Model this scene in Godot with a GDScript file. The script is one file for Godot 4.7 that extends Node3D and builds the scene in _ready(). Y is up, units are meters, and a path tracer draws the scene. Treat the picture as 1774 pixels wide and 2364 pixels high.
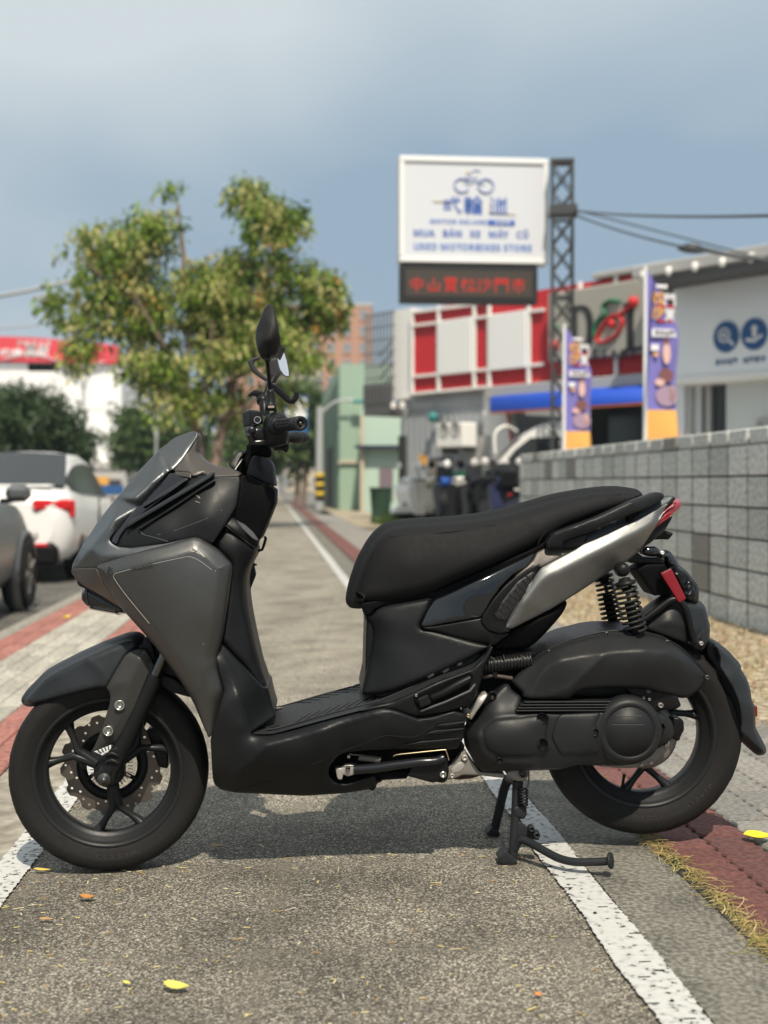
extends Node3D
# ---------------------------------------------------------------- measuring: the photograph's scale
# FS focal length and CX, HY the optical centre in photograph pixels (1774 x 2364); CAMY lens height.
const FS := 3099.0
const CX := 887.0
const HY := 1116.8
const CAMY := 0.968
# the scooter's own axes: x to its rear, y up, z to its left (towards the viewer); origin under the front axle
const YAW := 0.0488
const D0 := 3.384
const X0 := -0.691
var FRM := {"A": [0, 950, 2.3714], "B": [0, 1450, 2.3714], "C": [400, 680, 3.32], "D": [780, 1100, 1.9302], "E": [450, 1500, 2.3714], "F": [1050, 1420, 2.2928],
	"G": [1350, 1100, 3.1604], "H": [1200, 950, 2.892], "I": [150, 980, 5.5333], "J": [350, 980, 5.5333], "K": [150, 1250, 4.15], "L": [450, 1150, 4.425],
	"M": [540, 880, 8.3], "N": [560, 690, 10.375], "S": [0, 0, 1.0], "Q": [1000, 1500, 5.5333], "R": [1300, 1400, 4.15], "T": [1250, 1120, 4.743], "U": [620, 1600, 3.32]}
var last: MeshInstance3D
var rng := RandomNumberGenerator.new()
var used := {}

func px(f: String, x: float, y: float) -> Vector2:
	var q = FRM[f]
	return Vector2(q[0] + x / q[2], q[1] + y / q[2])

func loc(p: Vector2, z: float) -> Vector3:      # a measured point at side offset z, in the scooter's axes
	var rx := (p.x - CX) / FS
	var ry := (HY - p.y) / FS
	var s := sin(YAW)
	var c := cos(YAW)
	var t := (D0 * c - X0 * s - z) / (c - rx * s)
	var d := Vector3(t * rx - X0, CAMY + t * ry, D0 - t)
	return Vector3(d.x * c - d.z * s, d.y, z)

func at3(f: String, x: float, y: float, zmm: float) -> Vector3:
	return loc(px(f, x, y), zmm * 0.001)

func path3(f: String, pts: Array) -> Array:      # flat x, y, z(mm) triples
	var out := []
	for i in range(0, pts.size(), 3):
		out.append(at3(f, pts[i], pts[i + 1], pts[i + 2]))
	return out

func smoothpath(p: Array, n := 5) -> Array:       # Catmull-Rom through the points
	var out := []
	for i in p.size() - 1:
		var a: Vector3 = p[maxi(i - 1, 0)]
		var b: Vector3 = p[i]
		var c: Vector3 = p[i + 1]
		var d: Vector3 = p[mini(i + 2, p.size() - 1)]
		for k in n:
			out.append(b.cubic_interpolate(c, a, d, float(k) / n))
	out.append(p[-1])
	return out

# ---------------------------------------------------------------- nodes
func numbered(called: String) -> String:
	if not used.has(called):
		used[called] = 0
		return called
	used[called] += 1
	return "%s_%03d" % [called, used[called]]

func thing(called: String, label: String, category: String, at := Vector3.ZERO, turn := 0.0, group := "") -> Node3D:
	var o := Node3D.new()
	o.name = numbered(called)
	add_child(o)
	o.position = at
	o.rotation.y = turn
	tag(o, label, category, group)
	return o

func tag(o: Node, label: String, category: String, group := "", kind := "") -> Node:
	if label: o.set_meta("label", label)
	if category: o.set_meta("category", category)
	if group: o.set_meta("group", group)
	if kind: o.set_meta("kind", kind)
	return o

func put(par: Node, called: String, mesh: Mesh, m: Material, at := Vector3.ZERO) -> MeshInstance3D:
	var o := MeshInstance3D.new()
	o.name = numbered(called) if par == self else called
	o.mesh = mesh
	o.material_override = m
	o.position = at
	par.add_child(o, true)
	return o

func obj(par: Node, called: String, st: SurfaceTool, m: Material) -> MeshInstance3D:
	st.generate_normals()
	return put(par, called, st.commit(), m)

func struct(called: String, st: SurfaceTool, m: Material) -> MeshInstance3D:
	var o := obj(self, called, st, m)
	o.set_meta("kind", "structure")
	return o

func stuff(o: Node) -> Node:
	o.set_meta("kind", "stuff")
	return o

func ST() -> SurfaceTool:
	var st := SurfaceTool.new()
	st.begin(Mesh.PRIMITIVE_TRIANGLES)
	return st

# ---------------------------------------------------------------- shapes (clockwise faces are fronts)
func tri(st: SurfaceTool, a: Vector3, b: Vector3, c: Vector3) -> void:
	st.add_vertex(a); st.add_vertex(b); st.add_vertex(c)

func quad(st: SurfaceTool, a: Vector3, b: Vector3, c: Vector3, d: Vector3) -> void:
	tri(st, a, b, c); tri(st, a, c, d)

func quv(st: SurfaceTool, a: Vector3, b: Vector3, c: Vector3, d: Vector3, u0 := Vector2(0, 1), u1 := Vector2(0, 0), u2 := Vector2(1, 0), u3 := Vector2(1, 1)) -> void:
	var v := [a, b, c, a, c, d]
	var u := [u0, u1, u2, u0, u2, u3]
	for i in 6:
		st.set_uv(u[i]); st.add_vertex(v[i])

func tri_out(st: SurfaceTool, a: Vector3, b: Vector3, c: Vector3, mid: Vector3) -> void:
	if (b - a).cross(c - a).dot((a + b + c) / 3.0 - mid) > 0.0: tri(st, a, c, b)
	else: tri(st, a, b, c)

func quad_out(st: SurfaceTool, a: Vector3, b: Vector3, c: Vector3, d: Vector3, mid: Vector3) -> void:
	tri_out(st, a, b, c, mid); tri_out(st, a, c, d, mid)

func bx(st: SurfaceTool, c: Vector3, s: Vector3, bev := 0.0, bs := Basis.IDENTITY) -> void:   # box, chamfered
	st.set_smooth_group(-1)
	var h := s * 0.5
	bev = minf(bev, minf(h.x, minf(h.y, h.z)) * 0.9)
	var P := func(x: float, y: float, z: float, ax: int) -> Vector3:
		var v := Vector3(x * h.x, y * h.y, z * h.z)
		for k in 3:
			if k != ax: v[k] -= signf(v[k]) * bev
		return c + bs * v
	for ax in 3:
		for sg in [-1.0, 1.0]:
			var q := []
			for uv in [[-1, -1], [1, -1], [1, 1], [-1, 1]]:
				var d := [0.0, 0.0, 0.0]
				d[ax] = sg; d[(ax + 1) % 3] = uv[0]; d[(ax + 2) % 3] = uv[1]
				q.append(P.call(d[0], d[1], d[2], ax))
			quad_out(st, q[0], q[1], q[2], q[3], c)
	if bev > 0.0:
		for ax in 3:
			var a1 := (ax + 1) % 3
			var a2 := (ax + 2) % 3
			for s1 in [-1.0, 1.0]:
				for s2 in [-1.0, 1.0]:
					var lo := [0.0, 0.0, 0.0]
					lo[a1] = s1; lo[a2] = s2; lo[ax] = -1.0
					var hi := lo.duplicate()
					hi[ax] = 1.0
					quad_out(st, P.call(lo[0], lo[1], lo[2], a1), P.call(lo[0], lo[1], lo[2], a2), P.call(hi[0], hi[1], hi[2], a2), P.call(hi[0], hi[1], hi[2], a1), c)
		for x in [-1.0, 1.0]:
			for y in [-1.0, 1.0]:
				for z in [-1.0, 1.0]:
					tri_out(st, P.call(x, y, z, 0), P.call(x, y, z, 1), P.call(x, y, z, 2), c)
	st.set_smooth_group(0)

func frame_of(t: Vector3) -> Array:
	var u := t.cross(Vector3.UP if absf(t.y) < 0.9 else Vector3.RIGHT).normalized()
	return [u, t.cross(u).normalized()]

func tube(st: SurfaceTool, p: Array, rad, seg := 10, cap := true, flat := 1.0) -> void:
	var rings := []
	var u := Vector3.ZERO
	for i in p.size():
		var t: Vector3 = (p[mini(i + 1, p.size() - 1)] - p[maxi(i - 1, 0)]).normalized()
		if u == Vector3.ZERO: u = frame_of(t)[0]
		u = (u - t * u.dot(t)).normalized()
		var v := t.cross(u)
		var r: float = rad[i] if rad is Array else rad
		var ring := []
		for k in seg:
			var a := TAU * k / seg
			ring.append(p[i] + (u * cos(a) + v * sin(a) * flat) * r)
		rings.append(ring)
	for i in p.size() - 1:
		for k in seg:
			var n := (k + 1) % seg
			quad(st, rings[i][k], rings[i + 1][k], rings[i + 1][n], rings[i][n])
	if cap:
		st.set_smooth_group(1)
		for k in seg:
			var n := (k + 1) % seg
			tri(st, p[0], rings[0][k], rings[0][n])
			tri(st, p[-1], rings[-1][n], rings[-1][k])
		st.set_smooth_group(0)

# turned shape: profile of [radius, height] pairs about axis w through c
func lathe(st: SurfaceTool, c: Vector3, w: Vector3, prof: Array, seg := 32, sharp := false, a0 := 0.0, a1 := TAU) -> void:
	var f := frame_of(w)
	var u: Vector3 = f[0]
	var v := w.cross(u)
	var area := 0.0
	for i in prof.size():
		var p = prof[i]
		var q = prof[(i + 1) % prof.size()]
		area += p[0] * q[1] - q[0] * p[1]
	for i in prof.size() - 1:
		if sharp: st.set_smooth_group(10 + i)
		for k in seg:
			var t0 := a0 + (a1 - a0) * k / seg
			var t1 := a0 + (a1 - a0) * (k + 1) / seg
			var d0 := u * cos(t0) + v * sin(t0)
			var d1 := u * cos(t1) + v * sin(t1)
			if k == seg - 1 and a1 - a0 >= TAU - 0.001: d1 = u * cos(a0) + v * sin(a0)
			var A: Vector3 = c + d0 * prof[i][0] + w * prof[i][1]
			var B: Vector3 = c + d0 * prof[i + 1][0] + w * prof[i + 1][1]
			var C: Vector3 = c + d1 * prof[i + 1][0] + w * prof[i + 1][1]
			var D: Vector3 = c + d1 * prof[i][0] + w * prof[i][1]
			if area < 0.0:
				if prof[i + 1][0] > 1e-6: tri(st, A, C, B)
				if prof[i][0] > 1e-6: tri(st, A, D, C)
			else:
				if prof[i + 1][0] > 1e-6: tri(st, A, B, C)
				if prof[i][0] > 1e-6: tri(st, A, C, D)
	st.set_smooth_group(0)

func ball(st: SurfaceTool, c: Vector3, r: float, seg := 12) -> void:
	var prof := []
	for i in seg / 2 + 1:
		var a := -PI / 2 + PI * i / (seg / 2)
		prof.append([r * cos(a), r * sin(a)])
	lathe(st, c, Vector3.UP, prof, seg)

# flat outline (metres, x right y up) given thickness: front at z = zf, back at z = zb, on basis bs at o
func slab(st: SurfaceTool, poly: PackedVector2Array, zf: float, zb: float, o := Vector3.ZERO, bs := Basis.IDENTITY, back := true) -> void:
	st.set_smooth_group(-1)
	var area := 0.0
	for i in poly.size():
		area += poly[i].cross(poly[(i + 1) % poly.size()])
	if area > 0.0: poly.reverse()               # clockwise seen from +z with y up
	var ix := Geometry2D.triangulate_polygon(poly)
	for i in range(0, ix.size(), 3):
		var a := poly[ix[i]]
		var b := poly[ix[i + 1]]
		var c := poly[ix[i + 2]]
		if (b - a).cross(c - a) > 0.0:
			var t := b; b = c; c = t
		tri(st, o + bs * Vector3(a.x, a.y, zf), o + bs * Vector3(b.x, b.y, zf), o + bs * Vector3(c.x, c.y, zf))
		if back: tri(st, o + bs * Vector3(a.x, a.y, zb), o + bs * Vector3(c.x, c.y, zb), o + bs * Vector3(b.x, b.y, zb))
	for i in poly.size():
		var a := poly[i]
		var b := poly[(i + 1) % poly.size()]
		quad(st, o + bs * Vector3(a.x, a.y, zf), o + bs * Vector3(a.x, a.y, zb), o + bs * Vector3(b.x, b.y, zb), o + bs * Vector3(b.x, b.y, zf))
	st.set_smooth_group(0)

# ---------------------------------------------------------------- moulded panels: a measured side outline with its own side offsets
func rounded(poly: PackedVector2Array, cr: float) -> PackedVector2Array:
	var out := PackedVector2Array()
	var n := poly.size()
	for i in n:
		var v := poly[i]
		var a := poly[(i + n - 1) % n]
		var b := poly[(i + 1) % n]
		var d := minf(cr, minf(v.distance_to(a), v.distance_to(b)) * 0.48)
		var p := v + (a - v).normalized() * d
		var q := v + (b - v).normalized() * d
		for k in 5:
			var t := k / 4.0
			out.append(p.lerp(v, t).lerp(v.lerp(q, t), t))
	return out

func resampled(poly: PackedVector2Array, h: float) -> PackedVector2Array:
	var out := PackedVector2Array()
	for i in poly.size():
		var a := poly[i]
		var b := poly[(i + 1) % poly.size()]
		if out.size() and out[-1].distance_to(a) < 1.0: continue
		out.append(a)
		var n := int(a.distance_to(b) / h)
		for k in range(1, n):
			out.append(a.lerp(b, float(k) / n))
	if out[0].distance_to(out[-1]) < 1.0: out.remove_at(out.size() - 1)
	return out

func field(f: String, zc: Array, z0: float, blur: float) -> Callable:      # side offset in metres at a measured point
	if zc.is_empty():
		return func(_p: Vector2) -> float: return z0 * 0.001
	var pt := PackedVector2Array()
	var zz := []
	for i in range(0, zc.size(), 3):
		pt.append(px(f, zc[i], zc[i + 1]))
		zz.append(zc[i + 2] * 0.001)
	if blur < 5.0 or zc.size() < 12: return facets(pt, zz, absf(blur))
	# a smooth sheet through the measured points (thin plate)
	var n := pt.size()
	var A := []
	for i in n + 3:
		var row := PackedFloat64Array()
		row.resize(n + 4)
		A.append(row)
	var U := func(d2: float) -> float: return 0.0 if d2 < 1e-9 else d2 * log(d2)
	for i in n:
		for j in n:
			A[i][j] = U.call(pt[i].distance_squared_to(pt[j]) * 1e-4)
		A[i][i] += 0.02
		A[i][n] = 1.0; A[i][n + 1] = pt[i].x * 0.01; A[i][n + 2] = pt[i].y * 0.01
		A[n][i] = 1.0; A[n + 1][i] = pt[i].x * 0.01; A[n + 2][i] = pt[i].y * 0.01
		A[i][n + 3] = zz[i]
	var N := n + 3
	for c in N:
		var best := c
		for r in range(c + 1, N):
			if absf(A[r][c]) > absf(A[best][c]): best = r
		var t = A[c]; A[c] = A[best]; A[best] = t
		var d: float = A[c][c]
		if absf(d) < 1e-12: return facets(pt, zz, blur)
		for r in range(c + 1, N):
			var k: float = A[r][c] / d
			if k == 0.0: continue
			for q in range(c, N + 1): A[r][q] -= k * A[c][q]
	var W := PackedFloat64Array()
	W.resize(N)
	for c in range(N - 1, -1, -1):
		var v: float = A[c][N]
		for q in range(c + 1, N): v -= A[c][q] * W[q]
		W[c] = v / A[c][c]
	var lo := 1e9
	var hi := -1e9
	for z in zz:
		lo = minf(lo, z); hi = maxf(hi, z)
	return func(p: Vector2) -> float:
		var z := W[n] + W[n + 1] * p.x * 0.01 + W[n + 2] * p.y * 0.01
		for i in n:
			var d2 := p.distance_squared_to(pt[i]) * 1e-4
			if d2 > 1e-9: z += W[i] * d2 * log(d2)
		return clampf(z, lo - 0.006, hi + 0.006)

func facets(pt: PackedVector2Array, zz: Array, blur: float) -> Callable:
	var ix := Geometry2D.triangulate_delaunay(pt)
	var T := []
	for i in range(0, ix.size(), 3):
		var a := pt[ix[i]]
		var b := pt[ix[i + 1]]
		var c := pt[ix[i + 2]]
		var den := (b - a).cross(c - a)
		if absf(den) < 4.0: continue
		T.append([a, (b - a) / den, (c - a) / den, zz[ix[i]], zz[ix[i + 1]] - zz[ix[i]], zz[ix[i + 2]] - zz[ix[i]]])
	var one := func(p: Vector2) -> float:
		var best := -1e9
		var z := 0.0
		for t in T:
			var d: Vector2 = p - t[0]
			var u: float = d.cross(t[2])
			var v: float = -d.cross(t[1])
			var m := minf(minf(u, v), 1.0 - u - v)
			if m > best:
				best = m
				var k := 1.0
				if m < -0.3: k = 0.3 / -m
				z = t[3] + (t[4] * u + t[5] * v) * k
				if m >= 0.0: break
		return z
	if blur <= 0.0: return one
	return func(p: Vector2) -> float:
		var z: float = one.call(p) * 2.0
		for k in 6:
			z += one.call(p + Vector2.from_angle(k * PI / 3.0) * blur)
		return z / 8.0

func panel(par: Node, called: String, m: Material, f: String, pts: Array, o := {}) -> Callable:
	var h: float = o.get("h", 8.0)
	var r: float = o.get("r", 5.0)
	var dr: float = o.get("dr", r * 1.1) * 0.001
	var poly := PackedVector2Array()
	for i in range(0, pts.size(), 2):
		poly.append(px(f, pts[i], pts[i + 1]))
	var area := 0.0
	for i in poly.size():
		area += poly[i].cross(poly[(i + 1) % poly.size()])
	if area < 0.0: poly.reverse()
	poly = resampled(rounded(poly, o.get("cr", 5.0)), h)
	var zf := field(o.get("zf", f), o.get("zc", []), o.get("z", 100.0), o.get("blur", 7.0))
	if o.has("crease"):
		var base := zf
		var cs := []
		for q in o.crease:
			var cp := []
			for i in range(2, q.size(), 2): cp.append(px(f, q[i], q[i + 1]))
			cs.append([q[0] * 0.001, q[1], cp])
		zf = func(p: Vector2) -> float:
			var z: float = base.call(p)
			for q in cs:
				var best := 1e9
				for i in q[2].size() - 1:
					best = minf(best, p.distance_to(Geometry2D.get_closest_point_to_segment(p, q[2][i], q[2][i + 1])))
				if best < q[1] * 6.0: z += q[0] * exp(-best / q[1])
			return z
	var lift: float = o.get("lift", 0.0) * 0.001
	var n := poly.size()
	var nor := PackedVector2Array()
	for i in n:
		var e := (poly[(i + 1) % n] - poly[(i + n - 1) % n]).normalized()
		nor.append(Vector2(-e.y, e.x))
	var st := ST()
	var ri := PackedFloat32Array()
	for i in n:                                   # the rounding never takes more than the local width
		var q := poly[i] + nor[i] * 0.5
		var far := q + nor[i] * r * 3.0
		var best := r * 3.0
		for j in n:
			var hit = Geometry2D.segment_intersects_segment(q, far, poly[j], poly[(j + 1) % n])
			if hit != null: best = minf(best, q.distance_to(hit))
		ri.append(minf(r, best * 0.4))
	for pass_ in 3:
		var rj := ri.duplicate()
		for i in n:
			rj[i] = minf(ri[i], (ri[i] + ri[(i + 1) % n] + ri[(i + n - 1) % n]) / 3.0)
		ri = rj
	var bevel: bool = o.get("bevel", false)
	var us := [0.0, 0.07, 0.3, 0.6, 0.85, 1.0] if bevel else [0.0, 0.08, 0.28, 0.6, 1.0] if r >= 12.0 else ([0.0, 0.1, 0.4, 1.0] if r > 1.5 else [0.0, 1.0])
	var rings := []
	var ringz := []
	for u in us:
		var ring := PackedVector2Array()
		var zs := PackedFloat32Array()
		for i in n:
			ring.append(poly[i] + nor[i] * ri[i] * u)
			zs.append(zf.call(ring[i]) + lift - dr * (ri[i] / maxf(r, 0.001)) * (pow(1.0 - u, 1.3) if bevel else 1.0 - sqrt(maxf(0.0, 1.0 - (1.0 - u) * (1.0 - u)))) - (0.004 if bevel and u == 0.0 else 0.0))
		rings.append(ring)
		ringz.append(zs)
	var inner: PackedVector2Array = rings[-1]
	var all := inner.duplicate()
	var allz: PackedFloat32Array = ringz[-1].duplicate()
	var keep := Geometry2D.offset_polygon(inner, -0.5 * h)
	for kp in keep:
		var lo: Vector2 = kp[0]
		var hi: Vector2 = kp[0]
		for p in kp:
			lo = lo.min(p); hi = hi.max(p)
		var y := lo.y
		var row := 0
		while y < hi.y:
			var x := lo.x + (h * 0.5 if row % 2 else 0.0)
			while x < hi.x:
				var p := Vector2(x, y)
				if Geometry2D.is_point_in_polygon(p, kp):
					all.append(p)
					allz.append(zf.call(p) + lift)
				x += h
			y += h * 0.866
			row += 1
	var ix := Geometry2D.triangulate_delaunay(all)
	var L := []
	for i in all.size():
		L.append(loc(all[i], allz[i]))
	var R := []
	for k in rings.size():
		var q := []
		for i in n:
			q.append(loc(rings[k][i], ringz[k][i]))
		R.append(q)
	var sides := [1.0]
	var thru: bool = o.get("thru", false)
	var mir: bool = o.get("mir", false)
	if thru or mir: sides.append(-1.0)
	var flip := func(v: Vector3, s: float) -> Vector3: return Vector3(v.x, v.y, v.z * s)
	for s in sides:
		for i in range(0, ix.size(), 3):
			var a := ix[i]
			var b := ix[i + 1]
			var c := ix[i + 2]
			var cr := (all[b] - all[a]).cross(all[c] - all[a])
			if absf(cr) < 0.01 or not Geometry2D.is_point_in_polygon((all[a] + all[b] + all[c]) / 3.0, inner): continue
			if (cr < 0.0) == (s > 0.0):
				var t := b; b = c; c = t
			tri(st, flip.call(L[a], s), flip.call(L[b], s), flip.call(L[c], s))
		for k in rings.size() - 1:
			for i in n:
				var j := (i + 1) % n
				var q := [flip.call(R[k][i], s), flip.call(R[k][j], s), flip.call(R[k + 1][j], s), flip.call(R[k + 1][i], s)]
				if s > 0.0: quad(st, q[0], q[1], q[2], q[3])
				else: quad(st, q[3], q[2], q[1], q[0])
		if not thru:
			var t: float = o.get("t", 15.0) * 0.001
			for i in n:
				var j := (i + 1) % n
				var d := Vector3(0, 0, -t * s)
				var a: Vector3 = flip.call(R[0][i], s)
				var b: Vector3 = flip.call(R[0][j], s)
				if s > 0.0: quad(st, a, a + d, b + d, b)
				else: quad(st, b, b + d, a + d, a)
	if thru:
		var crown: float = o.get("crown", 0.0) * 0.001
		var N := 8 if crown > 0.0 else 1
		for i in n:
			var j := (i + 1) % n
			for k in N:
				var q := []
				for w in [[i, k], [i, k + 1], [j, k + 1], [j, k]]:
					var v: Vector3 = R[0][w[0]]
					var g: float = 1.0 - 2.0 * w[1] / N
					var out2 := -nor[w[0]] * crown * (1.0 - g * g)
					q.append(Vector3(v.x + out2.x, v.y - out2.y, v.z * g))
				quad(st, q[0], q[1], q[2], q[3])
	last = obj(par, called, st, m)
	return zf

func line(par: Node, called: String, m: Material, f: String, pts: Array, zf: Callable, rad: float, lift := 0.0, n := 4) -> void:   # a bead that follows a panel
	var p := []
	for i in range(0, pts.size(), 2):
		var q := px(f, pts[i], pts[i + 1])
		p.append(loc(q, zf.call(q) + lift * 0.001))
	var st := ST()
	tube(st, smoothpath(p, n) if p.size() > 2 else p, rad * 0.001, 6)
	obj(par, called, st, m)

func bolt(par: Node, called: String, m: Material, f: String, x: float, y: float, z: float, r: float, hgt := 4.0, hole := false) -> void:
	var st := ST()
	var k := r * 0.001
	var q := hgt * 0.001
	if hole: lathe(st, at3(f, x, y, z), Vector3.BACK, [[k * 1.2, -q], [k * 1.2, q * 0.6], [k, q], [k * 0.8, q * 0.6], [k * 0.75, -q * 0.4], [0, -q * 0.5]], 20)
	else: lathe(st, at3(f, x, y, z), Vector3.BACK, [[k, -q], [k, q * 0.5], [k * 0.8, q], [k * 0.45, q], [k * 0.4, q * 0.4], [0, q * 0.35]], 18)
	obj(par, called, st, m)

# ---------------------------------------------------------------- materials
var M := {}
func mat(c: Color, rough := 0.6, metal := 0.0) -> StandardMaterial3D:      # c is a linear base colour
	var m := StandardMaterial3D.new()
	m.albedo_color = c.linear_to_srgb()
	m.roughness = rough
	m.metallic = metal
	return m

func noise(kind: int, freq: float, sd: int, oct := 4) -> FastNoiseLite:
	var n := FastNoiseLite.new()
	n.noise_type = kind
	n.frequency = freq
	n.seed = sd
	n.fractal_octaves = oct
	if oct <= 1: n.fractal_type = FastNoiseLite.FRACTAL_NONE
	return n

func ntex(n: FastNoiseLite, size: int, stops := [], norm := false, strength := 4.0) -> NoiseTexture2D:   # stops: [offset, linear colour]
	var t := NoiseTexture2D.new()
	t.width = size
	t.height = size
	t.seamless = true
	t.seamless_blend_skirt = 0.2
	t.noise = n
	t.generate_mipmaps = false
	if norm:
		t.as_normal_map = true
		t.bump_strength = strength
	if stops.size():
		var g := Gradient.new()
		g.offsets = PackedFloat32Array(stops.map(func(s): return s[0]))
		g.colors = PackedColorArray(stops.map(func(s): return s[1].linear_to_srgb()))
		t.color_ramp = g
	return t

func tripl(m: StandardMaterial3D, scale: float, world := true) -> StandardMaterial3D:
	m.uv1_triplanar = true
	m.uv1_world_triplanar = world
	m.uv1_scale = Vector3.ONE * scale
	return m

func g3(v: float) -> Color: return Color(v, v, v)

func sky_image() -> Image:
	var im := Image.create_empty(1024, 512, false, Image.FORMAT_RGBF)
	var n := noise(FastNoiseLite.TYPE_SIMPLEX_SMOOTH, 0.55, 21, 4)
	var n2 := noise(FastNoiseLite.TYPE_SIMPLEX_SMOOTH, 0.3, 5, 3)
	for y in 512:
		var el := PI * 0.5 - PI * (y + 0.5) / 512.0
		var s := sin(el)
		for x in 1024:
			var az := TAU * (x + 0.5) / 1024.0
			var c: Color
			if s < 0.0:
				c = Color(0.20, 0.19, 0.17)
			else:
				# a thin overcast: layers stretch towards the horizon
				var k := 1.0 / (s + 0.22)
				var v := n.get_noise_3d(cos(az) * cos(el) * k, sin(az) * cos(el) * k * 1.6, 1.7)
				var w := n2.get_noise_3d(cos(az) * cos(el) * k, sin(az) * cos(el) * k, 9.2)
				var t := clampf(0.20 + 0.70 * v + 0.50 * w + smoothstep(0.20, 0.37, s) * 0.62 + clampf(-sin(az) * cos(el) * 0.9, -0.3, 0.3), 0.0, 1.0)
				var low := Color(0.37, 0.47, 0.555).lerp(Color(0.32, 0.435, 0.55), smoothstep(0.02, 0.16, s))
				c = low.lerp(Color(0.65, 0.72, 0.75), t * smoothstep(0.0, 0.25, s + 0.1))
				c = c.lerp(Color(0.64, 0.68, 0.70), smoothstep(0.40, 0.85, s) * 0.8)
			im.set_pixel(x, y, c)
	return im

func setup_view() -> void:
	var cam := Camera3D.new()
	cam.name = "camera"
	cam.projection = Camera3D.PROJECTION_FRUSTUM
	cam.near = 0.05
	cam.far = 900.0
	cam.size = 0.05 * 2364.0 / FS
	cam.frustum_offset = Vector2(0, -0.05 * (1182.0 - HY) / FS)
	cam.position = Vector3(0, CAMY, 0)
	var ca := CameraAttributesPhysical.new()
	ca.frustum_focus_distance = 3.30
	ca.frustum_focal_length = 46.0
	ca.exposure_aperture = 2.9
	cam.attributes = ca
	add_child(cam)
	cam.current = true
	var we := WorldEnvironment.new()
	we.name = "world"
	var e := Environment.new()
	var sky := Sky.new()
	var sm := PanoramaSkyMaterial.new()
	sm.panorama = ImageTexture.create_from_image(sky_image())
	sky.sky_material = sm
	e.background_mode = Environment.BG_SKY
	e.sky = sky
	e.background_energy_multiplier = 1.0
	e.fog_enabled = true
	e.fog_density = 0.0005
	e.fog_light_color = Color(0.80, 0.86, 0.92)
	e.tonemap_mode = Environment.TONE_MAPPER_LINEAR
	e.tonemap_exposure = 1.0
	e.sdfgi_enabled = true
	e.ssao_enabled = true
	e.ssil_enabled = true
	we.environment = e
	add_child(we)
	var sun := DirectionalLight3D.new()
	sun.name = "sun"
	sun.light_energy = 1.6
	sun.light_color = Color(1.0, 0.955, 0.88)
	sun.light_angular_distance = 0.8
	sun.shadow_enabled = true
	add_child(sun)
	var el := deg_to_rad(53.0)
	var az := deg_to_rad(9.0)
	sun.look_at_from_position(Vector3.ZERO, -Vector3(sin(az) * cos(el), sin(el), cos(az) * cos(el)))

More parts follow.
